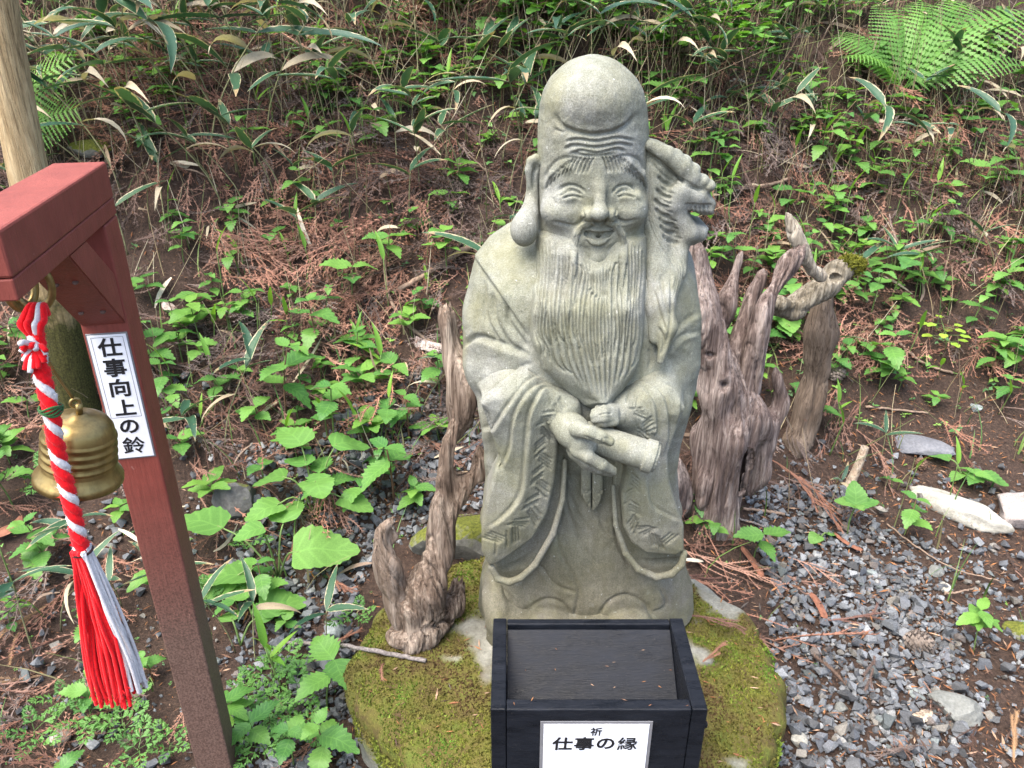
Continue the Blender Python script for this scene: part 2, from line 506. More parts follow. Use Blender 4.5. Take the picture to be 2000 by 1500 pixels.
def carve_folds(C):
    # shawl edge and folds of the sleeves
    C.step([(922, 492), (962, 551), (995, 598), (1036, 660)], -1, .009, 2, 55)
    for g in ([(946, 551), (948, 619), (972, 666)], [(962, 570), (965, 619), (984, 658), (1002, 680)], [(992, 598), (993, 628), (1012, 655), (1030, 680)]):
        C.groove(g, 5, .008)
    C.groove([(905, 676), (932, 660), (970, 670), (1030, 692)], 5, .010)
    C.step([(905, 676), (932, 660), (970, 670), (1030, 692)], 1, .008, 3, 30)
    for g, h in (([(933, 786), (970, 757), (1017, 720), (1042, 716)], .006), ([(940, 838), (963, 837), (990, 797), (1030, 748), (1058, 735)], .009), ([(980, 917), (997, 873), (1007, 807), (1037, 764), (1082, 745)], .008),
                 ([(952, 1033), (980, 1013), (1013, 973), (1024, 925), (1030, 840), (1040, 793), (1064, 762), (1108, 768)], .009)):
        C.step(g, 1, h * 1.35, 2.0, 24)
    C.groove([(945, 800), (962, 870), (978, 920)], 7, .012)
    # right side
    C.step([(1300, 690), (1314, 655), (1344, 627), (1368, 612)], 1, .006, 2.4, 26)
    C.step([(1300, 700), (1310, 677), (1332, 658), (1368, 650)], 1, .008, 2.4, 26)
    for g, h in (([(1236, 742), (1272, 752), (1297, 783), (1305, 840), (1296, 892)], .007), ([(1252, 758), (1276, 785), (1281, 830), (1278, 850)], .006), ([(1296, 748), (1318, 765), (1328, 792), (1322, 830)], .007)):
        C.step(g, 1, h * 1.3, 1.9, 18)
    C.step([(1330, 1020), (1300, 1005), (1272, 985), (1262, 930)], -1, .006, 2.0, 18)

    # chisel hatching on the cuffs: alternating slanted groups
def hatch(C, line, half, pitch, flip=1):
    c = catmull(line, 60); s_ = np.concatenate([[0], np.cumsum(np.linalg.norm(np.diff(c, axis=0), axis=1))])
    n = int(s_[-1] / pitch); r = random.Random(3)
    for i in range(n):
        g = i // 4
        t = (i + .5) * pitch
        k = int(np.searchsorted(s_, t)); k = min(max(k, 1), 58)
        tg = c[k + 1] - c[k - 1]; tg /= np.linalg.norm(tg); nm = np.array([-tg[1], tg[0]])
        hw = np.interp(t, s_, np.linspace(half[0], half[1], 60))
        dirv = (nm * .9 + tg * (.75 if g % 2 else -.55) * flip); dirv /= np.linalg.norm(dirv)
        j = r.uniform(-2, 2)
        if g % 2 == 0: a, b = c[k] - dirv * (hw * .85 + j), c[k] + dirv * hw * .35
        else: a, b = c[k] - dirv * hw * .25, c[k] + dirv * (hw * .9 + j)
        C.groove([a, b], 1.9, .0050, smooth=0)

def build_sleeves():
    S = Solid((-.13, 1.26, .38), (.16, 1.60, 1.06), .0026)
    lin = [(1105, 830), (1103, 890), (1100, 973), (1080, 1040), (1040, 1107), (1010, 1133), (980, 1137), (962, 1120), (965, 1000), (1000, 880)]
    S.poly(lin, -.160, .02, .010, .004)
    S.chain([W(986, 1116, -.170), W(1022, 1106, -.172), W(1060, 1066, -.172)], [.012, .019, .010], .002, 'sub')
    slv = [(1126, 792), (1090, 828), (1089, 883), (1084, 940), (1069, 1005), (1042, 1053), (995, 1088), (972, 1103), (955, 1108), (940, 1080), (940, 1030), (948, 985), (962, 940), (972, 890), (956, 838), (938, 790), (960, 778), (1030, 768), (1090, 772)]
    S.poly(slv, -.200, -.03, .010, .006, bulge=.012)
    S.chain([W(960, 1108, -.19), W(972, 1130, -.195), W(995, 1137, -.198), W(1018, 1128, -.198), W(1045, 1103, -.196), W(1080, 1042, -.188), W(1099, 975, -.175), W(1103, 900, -.165)], [.008, .008, .008, .008, .0075, .007, .006, .005], .004)
    S.chain([W(974, 735, -.08), W(1020, 770, -.150), W(1098, 805, -.180)], [.054, .050, .040], .02)
    P, F = S.mesh(); P = relax(P, F, 1)
    C = Carver(P, F); carve_folds(C)
    hatch(C, [(1100, 778), (1066, 830), (1058, 900), (1050, 965), (1024, 1020), (962, 1062)], (22, 32), 6.8)
    part('sleeve', *C.out())
    S = Solid((.15, 1.26, .38), (.42, 1.60, 1.06), .0026)
    lin = [(1205, 850), (1198, 940), (1200, 1023), (1221, 1080), (1245, 1112), (1282, 1127), (1314, 1122), (1334, 1090), (1325, 1000), (1290, 880)]
    S.poly(lin, -.155, .02, .010, .004)
    S.chain([W(1236, 1096, -.165), W(1282, 1106, -.167), W(1324, 1098, -.160)], [.009, .017, .012], .002, 'sub')
    slv = [(1192, 798), (1232, 778), (1285, 772), (1330, 786), (1340, 800), (1328, 825), (1306, 890), (1308, 947), (1326, 1000), (1337, 1030), (1337, 1078), (1322, 1087), (1262, 1083), (1234, 1063), (1218, 1033), (1214, 973), (1222, 925), (1215, 860)]
    S.poly(slv, -.195, -.03, .010, .006, bulge=.012)
    S.chain([W(1336, 1080, -.18), W(1331, 1103, -.188), W(1312, 1121, -.192), W(1282, 1127, -.194), W(1247, 1112, -.192), W(1222, 1080, -.186), W(1203, 1025, -.178), W(1198, 950, -.168)], [.008, .008, .008, .008, .0075, .007, .006, .005], .004)
    S.chain([W(1302, 730, -.08), W(1276, 770, -.145), W(1222, 798, -.180)], [.050, .048, .038], .02)
    P, F = S.mesh(); P = relax(P, F, 1)
    C = Carver(P, F); carve_folds(C)
    hatch(C, [(1222, 778), (1250, 800), (1262, 835), (1262, 868)], (20, 24), 7, -1)
    hatch(C, [(1240, 925), (1234, 985), (1252, 1035), (1310, 1060)], (18, 28), 6.5)
    part('sleeve', *C.out())
def build_robe():
    S = Solid((-.20, 1.20, .24), (.50, 1.78, 1.36), .0040)
    rows = [row(418, 1060, 1300, .02, .05), row(440, 990, 1325, .02, .075), row(465, 955, 1335, .015, .098), row(495, 932, 1345, .01, .120), row(540, 920, 1354, .0, .145), row(600, 909, 1360, .0, .158),
            row(680, 905, 1362, .0, .168), row(740, 918, 1356, -.005, .172), row(790, 945, 1340, -.005, .165), row(850, 985, 1320, .0, .142), row(930, 1005, 1300, .0, .128, True),
            row(980, 1008, 1292, .0, .124, True), row(1030, 1005, 1295, .005, .124, True), row(1090, 990, 1300, .005, .132, True), row(1140, 968, 1310, .01, .146, True), row(1185, 948, 1326, .01, .160, True), row(1225, 940, 1338, .015, .168, True), row(1290, 935, 1340, .015, .170, True)]
    S.loft(rows, k=0, p=2.35)
    # arms
    S.chain([W(985, 525, -.01), W(965, 610, -.03), W(966, 715, -.06)], [.046, .050, .056], k=.03)
    S.chain([W(966, 715, -.06), W(1015, 765, -.12), W(1085, 812, -.165)], [.056, .048, .034], k=.02)
    S.chain([W(1300, 530, -.01), W(1306, 620, -.03), W(1304, 710, -.06)], [.044, .048, .054], k=.03)
    S.chain([W(1304, 710, -.06), W(1280, 760, -.12), W(1225, 800, -.165)], [.054, .048, .034], k=.02)
    # belly under the beard
    S.ell(W(1150, 700, -.05), (.12, .10, .15), k=.03)
    # seat of the robe at the back
    S.ell(W(1150, 1000, .03), (.16, .13, .30), k=.05)
    S.chain([W(985, 800, -.10), W(990, 900, -.08), W(975, 1010, -.06), W(975, 1080, -.06)], [.055, .045, .040, .03], k=.02)
    S.chain([W(1300, 790, -.10), W(1285, 890, -.08), W(1298, 1000, -.06), W(1300, 1060, -.06)], [.052, .040, .036, .03], k=.02)
    # neck opening filled
    S.ell(W(1155, 480, .0), (.11, .09, .10), k=.02)
    # shoes poking out under the hem
    for x in (1075, 1225):
        S.ell(W(x, 1218, -.145), (.060, .050, .042), k=.008)
    P, F = S.mesh(); P = relax(P, F, 2)
    C = Carver(P, F)
    carve_folds(C)
    # chest strands to the right of the beard
    for g in ([(1280, 540), (1310, 500), (1325, 490)], [(1276, 560), (1300, 520), (1322, 512)], [(1295, 532), (1292, 573), (1310, 614)], [(1282, 589), (1290, 614), (1302, 636), (1303, 655)], [(1284, 630), (1298, 658), (1295, 690)],
              [(1274, 640), (1285, 668), (1282, 692)], [(1268, 680), (1272, 700), (1268, 720)], [(1312, 540), (1316, 600), (1306, 650), (1290, 700)]):
        C.groove(g, 3.2, .005)
    # skirt folds
    for g in ([(1103, 930), (1106, 985), (1133, 1062), (1163, 1100)], [(1085, 1033), (1093, 1080), (1113, 1117), (1129, 1150), (1126, 1176), (1121, 1210)], [(1053, 1100), (1073, 1133), (1097, 1150), (1127, 1156)], [(1112, 965), (1128, 1005), (1150, 1035)],
              [(1198, 1010), (1205, 1060), (1230, 1110)], [(1170, 1010), (1180, 1035), (1200, 1050)], [(952, 1190), (985, 1205), (1020, 1197), (1048, 1178)], [(1290, 1150), (1300, 1180), (1275, 1195)], [(965, 1140), (990, 1160), (1000, 1180)]):
        C.step(g, 1, .0045, 2, 16); C.groove(g, 2.6, .005)
    for g in ([(1020, 1206), (1045, 1180), (1075, 1170), (1100, 1180), (1118, 1205)], [(1168, 1205), (1190, 1175), (1222, 1162), (1258, 1178), (1272, 1200)]):
        C.groove(g, 3.5, .006)
    # rough point-chisel marks on the shoulders
    P2 = C.P; u, v = C.u, C.v
    C.D += (vnoise(u * .22 + v * .10, v * .30 - u * .08, 5) - .5) * .0011 + (vnoise(u * .06, v * .06, 6) - .5) * .002
    return part('robe', *C.out())

def build_head():
    S = Solid((.02, 1.34, 1.06), (.30, 1.67, 1.60), .0023)
    d = -.03
    rows = [row(106, 1150, 1168, d, .010), row(112, 1128, 1192, d, .035), row(120, 1110, 1208, d, .055), row(132, 1094, 1222, d, .072), row(150, 1076, 1239, d, .088), row(175, 1062, 1254, d, .099), row(205, 1054, 1262, d, .105), row(250, 1050, 1266, d, .106),
            row(300, 1050, 1265, d, .104), row(400, 1049, 1263, d, .103), row(480, 1046, 1262, d, .103), row(560, 1046, 1260, d, .100)]
    S.loft(rows, 0, p=2.15)
    S.ell(W(1158, 196, -.055), (.090, .094, .066), k=.010)                 # domed forehead
    S.chain([W(1095, 262, -.160), W(1160, 274, -.165), W(1225, 260, -.160)], [.012, .015, .012], .012, 'sub')
    # eye sockets, lids, brows
    for sx, bx in ((1112, -1), (1221, 1)):
        S.ell(W(sx, 368, -.163), (.038, .031, .020), .014, 'sub')
        S.ell(W(sx, 379, -.105), (.029, .028, .016), .004)
    S.chain([W(1070, 366, -.080), W(1084, 342, -.096), W(1112, 325, -.112), W(1150, 338, -.126)], [.007, .012, .0145, .007], .004)
    S.chain([W(1258, 362, -.080), W(1248, 340, -.094), W(1222, 323, -.112), W(1188, 337, -.126)], [.007, .012, .0145, .007], .004)
    # cheeks
    S.ell(W(1096, 410, -.094), (.037, .042, .033), k=.018); S.ell(W(1230, 408, -.094), (.034, .042, .033), k=.018)
    # nose
    S.chain([W(1170, 325, -.122), W(1172, 365, -.134), W(1171, 412, -.152)], [.009, .008, .013], .012)
    S.ell(W(1171, 416, -.156), (.017, .017, .014), .006)
    for x in (1149, 1194): S.ell(W(x, 419, -.140), (.0135, .017, .0125), .004)
    # mouth: lip mound, smile cut through it, teeth set back in the cut
    S.ell(W(1168, 461, -.118), (.046, .023, .025), .008)
    S.chain([W(1131, 447, -.122), W(1150, 458, -.134), W(1168, 462, -.136), W(1186, 458, -.134), W(1205, 445, -.122)], [.003, .0062, .0075, .0062, .003], .001, 'sub')
    S.chain([W(1138, 450, -.114), W(1168, 461, -.122), W(1198, 449, -.114)], [.004, .0065, .004], .001, 'sub')
    S.chain([W(1142, 452, -.114), W(1155, 455, -.118), W(1168, 457, -.119), W(1181, 455, -.118), W(1194, 451, -.114)], [.005, .006, .0065, .006, .005], .002)
    S.ell(W(1168, 459, -.088), (.040, .022, .014), .002)
    S.ell(W(1168, 498, -.106), (.030, .034, .022), .010)
    # moustache ropes
    S.chain([W(1158, 435, -.140), W(1140, 440, -.138), W(1127, 458, -.130), W(1121, 492, -.128), W(1120, 545, -.138)], [.004, .006, .0075, .008, .007], .004)
    S.chain([W(1184, 435, -.140), W(1203, 440, -.138), W(1214, 460, -.130), W(1219, 494, -.128), W(1219, 545, -.138)], [.004, .006, .0075, .008, .007], .004)
    P, F = S.mesh(); P = relax(P, F, 1)
    C = Carver(P, F)
    C.groove([(1086, 228), (1100, 245), (1130, 257), (1160, 261), (1195, 256), (1222, 243), (1240, 225)], 5, .006)
    C.step([(1086, 228), (1100, 245), (1130, 257), (1160, 261), (1195, 256), (1222, 243), (1240, 225)], -1, .005, 2.2, 20)
    C.groove([(1082, 252), (1095, 257), (1108, 256)], 2.4, .003)
    for g in ([(1106, 276), (1130, 272), (1165, 276), (1205, 269), (1238, 274)], [(1102, 292), (1120, 284), (1165, 288), (1210, 281), (1236, 286)], [(1112, 302), (1135, 294), (1165, 299), (1205, 291), (1222, 296)], [(1116, 297), (1140, 303), (1168, 304), (1200, 300)]):
        C.groove(g, 2.4, .0042)
        C.groove([(x, y - 6) for x, y in g], 3.5, -.0018)
    # furrow round the brows
    C.groove([(1060, 352), (1075, 325), (1098, 309), (1125, 309), (1150, 322)], 2.6, .003)
    C.groove([(1186, 322), (1205, 308), (1230, 304), (1252, 316), (1260, 340)], 2.6, .003)
    for i in range(11):
        t = i / 10
        x = 1070 + t * 76; y = 352 - 34 * math.sin(min(1, t * 1.25) * math.pi / 2 * 1.2)
        C.groove([(x - 6 + 6 * t, y + 20), (x + 2 + 5 * t, y), (x + 10 + 5 * t, y - 12)], 1.7, .0055)
        x = 1256 - t * 66; y = 350 - 34 * math.sin(min(1, t * 1.25) * math.pi / 2 * 1.2)
        C.groove([(x + 6 - 8 * t, y + 20), (x - 1 - 7 * t, y), (x - 7 - 7 * t, y - 12)], 1.7, .0055)
    for g in ([(1080, 380), (1094, 367), (1113, 361), (1132, 366), (1144, 377)], [(1093, 383), (1106, 373), (1120, 371), (1136, 380)], [(1098, 388), (1117, 382), (1138, 387)],
              [(1195, 378), (1208, 365), (1224, 361), (1238, 366), (1246, 376)], [(1203, 381), (1215, 371), (1228, 371), (1241, 378)], [(1205, 386), (1222, 380), (1241, 385)]):
        C.groove(g, 2.4, .0055)
    for g in ([(1078, 392), (1088, 398)], [(1076, 386), (1084, 390)], [(1244, 388), (1253, 396)]): C.groove(g, 1.8, .002)
    C.groove([(1142, 416), (1138, 430), (1122, 440), (1098, 438), (1080, 432)], 3.2, .0042)
    C.groove([(1202, 414), (1206, 428), (1222, 434), (1244, 430)], 3.2, .0042)
    C.groove([(1138, 410), (1139, 424), (1146, 432)], 2.2, .004); C.groove([(1205, 408), (1204, 422), (1198, 430)], 2.2, .004)
    C.groove([(1160, 432), (1170, 436), (1183, 431)], 2.2, .004)
    for i in range(7): C.groove([(1147 + 7 * i, 452), (1147 + 7 * i, 464)], 1.3, .003, smooth=0)
    C.groove([(1136, 442), (1152, 439), (1167, 446), (1182, 439), (1200, 441)], 2.0, .003)
    C.groove([(1142, 468), (1155, 480), (1168, 483), (1182, 479), (1195, 466)], 2.2, .0045)
    C.groove([(1150, 474), (1168, 477), (1187, 472)], 4, -.002)
    for o in (-5, 0, 5):
        C.groove([(1154 + o * .3, 437 + o * .4), (1137 + o * .8, 446 + o * .3), (1126 + o, 470), (1121 + o, 500), (1120 + o, 545)], 1.5, .0030)
        C.groove([(1190 + o * .3, 437 - o * .4), (1206 + o * .8, 446 - o * .3), (1215 + o, 470), (1219 + o, 500), (1219 + o, 545)], 1.5, .0030)
    C.D += (vnoise(C.u * .07, C.v * .07, 6) - .5) * .0016 + (vnoise(C.u * .35, C.v * .35, 9) - .5) * .0007
    return part('head', *C.out())

def build_beard():
    S = Solid((.02, 1.26, .76), (.30, 1.62, 1.27), .0022)
    rows = []
    for y, l, r, d, b in ((455, 1062, 1248, -.055, .06), (475, 1047, 1260, -.055, .082), (500, 1045, 1259, -.06, .092), (540, 1043, 1258, -.065, .098), (580, 1041, 1257, -.072, .102), (620, 1038, 1254, -.080, .105), (660, 1036, 1251, -.088, .106), (690, 1043, 1247, -.094, .106),
                          (715, 1062, 1238, -.100, .105), (735, 1082, 1226, -.104, .103), (755, 1110, 1210, -.108, .100), (770, 1135, 1194, -.110, .098), (782, 1155, 1178, -.112, .095)):
        rows.append(row(y, l, r, d, b, True))
    S.loft(rows, 0, p=2.6)
    S.poly([(1050, 590), (1246, 590), (1252, 620), (1250, 680), (1244, 725), (1220, 768), (1192, 800), (1166, 812), (1140, 800), (1104, 770), (1058, 728), (1044, 680), (1042, 620)], -.197, -.09, .030, .035, dref=-.195, bulge=.006)
    # the bare chin stays clear
    S.ell(W(1168, 480, -.165), (.048, .045, .046), .012, 'sub')
    P, F = S.mesh(); P = relax(P, F, 1)
    C = Carver(P, F)
    r = random.Random(5)
    n = 31
    for i in range(n):
        t = (i + .5) / n
        x0 = 1047 + t * 212
        xm = 1041 + t * 214
        xe = 1166 + (t - .5) * (100 + 30 * r.random())
        y0 = 478 + 45 * math.exp(-((t - .57) / .13) ** 2) + r.uniform(-8, 14)
        wob = r.uniform(-4, 4)
        edge = abs(t - .55) * 2
        ye = 778 - 85 * edge ** 2 + r.uniform(-12, 6)
        if i % 2: ye -= r.uniform(40, 80)
        ye = max(ye, 690 + r.uniform(0, 12))
        xe = xe + (xm - xe) * .55 * edge ** 1.5
        part_ = 1167 + (x0 - 1167) * (.86 if abs(x0 - 1167) < 45 else 1)
        C.groove([(x0, max(y0, 470 + 45 * (abs(x0 - 1167) < 58))), (part_ + wob * .5, y0 + 45), (xm + wob * .8, 585 + r.uniform(-15, 15)), (xm - wob * .5, 650), (xm * .62 + xe * .38, min(712, ye - 20)), (xe if ye > 715 else xm * .5 + xe * .5, ye)], 1.55 + r.random() * .5, .0070, smooth=24)
        if r.random() < .0:
            q = r.uniform(530, 660); xx = xm + r.uniform(-4, 4); k_ = (1167 - xx) * .12
            C.groove([(xx, q), (xx + 1.5, q + 35), (xx + k_ * .5, q + 70)], 1.4, .0028)
    for x0, x1, x2 in ((1121, 1119, 1112), (1219, 1221, 1226)):
        C.groove([(x0, 490), (x1, 545), (x2, 620)], 6, -.006); C.groove([(x0 - 9, 495), (x1 - 9, 545), (x2 - 8, 610)], 1.8, .006); C.groove([(x0 + 9, 495), (x1 + 9, 545), (x2 + 8, 610)], 1.8, .006)
    return part('beard', *C.out())

def build_ear():
    S = Solid((-.03, 1.38, 1.08), (.10, 1.60, 1.38), .0025)
    S.chain([W(1049, 322, -.05), W(1041, 340, -.05), W(1039, 385, -.055), W(1034, 415, -.075)], [.012, .012, .012, .018], .006)
    S.chain([W(1056, 318, -.06), W(1047, 309, -.06), W(1037, 314, -.06), W(1033, 332, -.06), W(1035, 362, -.06)], [.006, .008, .008, .008, .006], .003)
    S.ell(W(1024, 448, -.095), (.027, .028, .033), .018)
    P, F = S.mesh(); P = relax(P, F, 2)
    C = Carver(P, F)
    C.groove([(1047, 325), (1042, 345), (1043, 370)], 3, .005)
    return part('ear', *C.out())

def build_dragon():
    S = Solid((.16, 1.34, .85), (.42, 1.62, 1.42), .0025)
    D0, D1 = -.075, .03
    pts = [(1250, 280), (1270, 277), (1296, 284), (1324, 298), (1348, 311), (1360, 331), (1380, 352), (1384, 376), (1393, 398), (1389, 417), (1368, 417), (1345, 407), (1347, 420), (1357, 433), (1382, 441), (1374, 463), (1353, 475), (1338, 474), (1342, 500), (1336, 545), (1322, 600), (1300, 660), (1270, 690), (1250, 640)]
    S.poly(pts, D0, D1, .012, .004, dref=-.05)
    # crest, brow ridge, muzzle, cheek and jaw masses
    S.chain([W(1270, 284, -.08), W(1305, 300, -.083), W(1335, 325, -.083), W(1352, 345, -.08), W(1376, 368, -.072)], [.011, .013, .014, .014, .010], .004)
    for x, y in ((1318, 303), (1335, 314), (1352, 330), (1370, 352), (1382, 362)): S.ell(W(x, y, -.066), (.015, .024, .012), .003)
    S.chain([W(1330, 372, -.085), W(1360, 385, -.080), W(1386, 398, -.070)], [.020, .017, .011], .008)
    S.chain([W(1326, 425, -.078), W(1345, 455, -.078), W(1366, 458, -.068)], [.018, .018, .012], .008)
    S.ell(W(1318, 395, -.080), (.026, .022, .028), .012)
    S.chain([W(1346, 405, -.085), W(1368, 409, -.082), W(1388, 411, -.075)], [.006, .0065, .006], .002)      # teeth
    # staff and falling mane
    S.chain([W(1280, 330, -.06), W(1278, 430, -.06), W(1286, 520, -.085), W(1280, 600, -.125), W(1278, 660, -.145)], [.026, .028, .030, .022, .012], .012)
    S.chain([W(1330, 470, -.07), W(1318, 530, -.095), W(1298, 590, -.135), W(1304, 640, -.150), W(1290, 705, -.165)], [.018, .020, .019, .017, .007], .012)
    P, F = S.mesh(); P = relax(P, F, 1)
    C = Carver(P, F)
    for y0, x0 in ((345, 1288), (370, 1284), (390, 1280), (408, 1282), (425, 1290), (440, 1292), (458, 1298)):
        C.groove([(x0 - 2, y0), (x0 + 10, y0 + 12), (x0 + 26, y0 + 16)], 3.6, .008)
        C.groove([(x0 + 8, y0 - 4), (x0 + 20, y0 + 5), (x0 + 32, y0 + 8)], 2.0, .004)
    C.step([(1268, 296), (1300, 322), (1338, 350), (1383, 378)], -1, .005, 2.0, 14)
    C.groove([(1280, 304), (1310, 330), (1345, 362), (1380, 372)], 2.6, .005)
    C.groove([(1272, 318), (1300, 345), (1330, 362)], 2.2, .004)
    for i in range(5): C.groove([(1350 + 8.5 * i, 403), (1351 + 8.5 * i, 417)], 1.6, .004, smooth=0)
    C.groove([(1340, 399), (1365, 401), (1391, 401)], 2.0, .005)
    for k in range(4):
        C.groove([(1268 + 3 * k, 330 + 20 * k), (1266 + 4 * k, 420), (1284 + 8 * k, 470), (1310 + 6 * k, 505), (1322 + 5 * k, 540 - 4 * k), (1308 + 6 * k, 585)], 1.8, .0034)
    for g in ([(1290, 540), (1296, 580), (1308, 620)], [(1278, 570), (1288, 610), (1300, 645)], [(1310, 540), (1312, 585), (1308, 640), (1294, 690)], [(1286, 640), (1296, 665), (1290, 695)]):
        C.groove(g, 2.6, .0045)
    C.ell = None
    return part('dragon_head', *C.out())

def build_hands():
    S = Solid((.02, 1.20, .74), (.20, 1.42, .94), .002)
    # hand nearest the left sleeve: back of the hand, thumb over the scroll, four fingers beneath it
    S.chain([W(1098, 822, -.200), W(1118, 842, -.225), W(1140, 862, -.245)], [.030, .033, .030], .008)
    S.chain([W(1128, 838, -.262), W(1152, 845, -.284), W(1172, 853, -.288), W(1191, 862, -.286)], [.017, .0125, .0115, .0095], .006)
    S.chain([W(1128, 878, -.255), W(1150, 893, -.276), W(1176, 908, -.278), W(1200, 921, -.266)], [.016, .0125, .0115, .0085], .004)
    S.chain([W(1126, 884, -.240), W(1148, 902, -.258), W(1172, 915, -.258), W(1192, 924, -.248)], [.015, .012, .011, .008], .003)
    S.chain([W(1122, 884, -.225), W(1144, 905, -.238), W(1164, 916, -.238), W(1182, 922, -.228)], [.014, .0115, .0105, .008], .003)
    S.chain([W(1118, 878, -.212), W(1138, 900, -.220), W(1156, 910, -.218), W(1170, 914, -.210)], [.013, .0105, .0095, .007], .003)
    P, F = S.mesh(); P = relax(P, F, 1)
    C = Carver(P, F)
    C.groove([(1174, 850), (1178, 857), (1174, 866)], 1.5, .002); C.groove([(1179, 856), (1190, 856), (1193, 862)], 1.4, .002)
    C.groove([(1140, 852), (1165, 862), (1188, 870)], 2.0, .003)
    part('hand', *C.out())
    S = Solid((.08, 1.26, .80), (.28, 1.45, .96), .002)
    S.chain([W(1245, 795, -.175), W(1215, 806, -.195), W(1192, 812, -.210)], [.022, .022, .019], .008)
    for k, (x1, y1, dd) in enumerate(((1160, 804, -.226), (1158, 812, -.232), (1160, 821, -.234), (1166, 829, -.230))):
        S.chain([W(1200, 802 + 7 * k, -.218 - .003 * k), W(1180, 800 + 8.5 * k, dd - .004), W(x1, y1, dd + .006)], [.0095, .009, .0065], .003)
    S.chain([W(1205, 798, -.205), W(1185, 793, -.208), W(1168, 797, -.206)], [.010, .009, .007], .003)
    P, F = S.mesh(); P = relax(P, F, 1)
    C = Carver(P, F); C.groove([(1168, 812), (1180, 808), (1195, 808)], 1.6, .0025)
    part('hand', *C.out())
    # scroll
    S = Solid((.08, 1.18, .70), (.30, 1.42, .90), .002)
    a, b = W(1140, 850, -.222), W(1272, 892, -.252)
    S.chain([a, b], [.029, .031], .0)
    e = (b - a) / np.linalg.norm(b - a)
    X, Y, Z = S.grid((slice(None),) * 3)
    t = (X - a[0]) * e[0] + (Y - a[1]) * e[1] + (Z - a[2]) * e[2]; L = np.linalg.norm(b - a)
    rad = np.sqrt((X - a[0] - t * e[0]) ** 2 + (Y - a[1] - t * e[1]) ** 2 + (Z - a[2] - t * e[2]) ** 2)
    S.v = np.maximum(rad - .0300, np.abs(t - L / 2) - L / 2).astype(np.float32)
    S.v = np.minimum(S.v, np.maximum(rad - .0335, np.abs(t - (L - .004)) - .010).astype(np.float32) )
    S.v = np.maximum(S.v, -np.maximum(rad - .011, L - .004 - t).astype(np.float32))
    S.v = np.minimum(S.v, np.maximum(rad - .0285, np.abs(t - (L + .002)) - .010).astype(np.float32))
    P, F = S.mesh(); P = relax(P, F, 1)
    part('scroll', P, F)

def build_sash():
    for x0, x1, yb in ((1134, 1155, 990), (1157, 1178, 1002)):
        S = Solid((.10, 1.36, .52), (.22, 1.50, .82), .002)
        m = (x0 + x1) / 2
        tip = yb - 2 if x0 < 1150 else yb
        pts = [(x0 + 1, 880), (x1 - 1, 880), (x1, 975), (x1 if x0 < 1150 else m, tip + 3 if x0 < 1150 else tip), (m if x0 < 1150 else x0, tip - 18 if x0 < 1150 else tip - 3), (x0, 968)]
        if x0 < 1150: pts = [(x0 + 1, 880), (x1, 880), (x1, 1000), (m - 2, 985), (x0, 965)]
        else: pts = [(x0, 880), (x1 - 1, 880), (x1 + 1, 965), (m + 4, 988), (x0, 1002)]
        S.poly(pts, -.142, -.10, .005, .002)
        P, F = S.mesh(); P = relax(P, F, 1)
        C = Carver(P, F)
        for g in ([(x0, 950), (m, 965), (x1, 955)], [(x0, 972), (m, 958), (x1, 972)], [(x0, 975), (m, 988), (x1, 978)]): C.groove(g, 1.4, .0025)
        part('sash_end', *C.out())

def build_plinth():
    S = Solid((-.06, 1.32, .16), (.40, 1.85, .45), .006)
    rows = []
    for z, l, r, f, bk in ((.18, -.175, .225, -.20, .20), (.24, -.175, .223, -.195, .20), (.29, -.165, .215, -.185, .19), (.315, -.145, .20, -.172, .17), (.33, -.11, .175, -.15, .15)):
        rows.append((z, .146 + (l + r) / 2 - .02, Y0 + (f + bk) / 2, (r - l) / 2 + .03, (bk - f) / 2))
    S.loft(rows, 0, p=3.2)
    S.ell(np.array([-.035, Y0 - .04, .28]), (.05, .13, .10), .03)
    P, F = S.mesh(); P = relax(P, F, 3)
    N = normals(P, F)
    D = (vnoise(P[:, 0] * 14 + P[:, 1] * 3, P[:, 2] * 14 + P[:, 1] * 9, 7) - .5) * .022 + (vnoise(P[:, 0] * 45 + P[:, 1] * 30, P[:, 2] * 45, 8) - .5) * .006
    part('plinth', P + N * D[:, None], F)
build_robe(); build_sleeves(); build_head(); build_beard(); build_ear(); build_dragon(); build_hands(); build_sash(); build_plinth()
# ------------------------------------------------------------------ ground, stones, gravel, litter
def soil_mat():
    M = Mat('forest_soil', .95, .15); v = M.coord()
    a = M.noise(v, 9, 6, .65); b = M.noise(v, 90, 5, .7)
    c = M.ramp(b, [(.3, (.022, .016, .013)), (.55, (.062, .043, .034)), (.8, (.145, .098, .074))])
    c = M.mix(M.math('MULTIPLY', a, .5), c, (.062, .040, .031))
    fib = M.noise(M.coord('Object', (60, 9, 9)), 3.0, 6, .7, 1.5); fib2 = M.noise(M.coord('Object', (9, 60, 9)), 3.0, 6, .7, 1.5)
    c = M.mix(M.math('MULTIPLY', M.ramp(M.math('MAXIMUM', fib, fib2), [(.56, (0, 0, 0)), (.66, (1, 1, 1))]), .7), c, (.13, .080, .058))
    return M.done(c, M.bump(fib, .6, .01, M.bump(fib2, .6, .01, M.bump(b, .9, .014))))
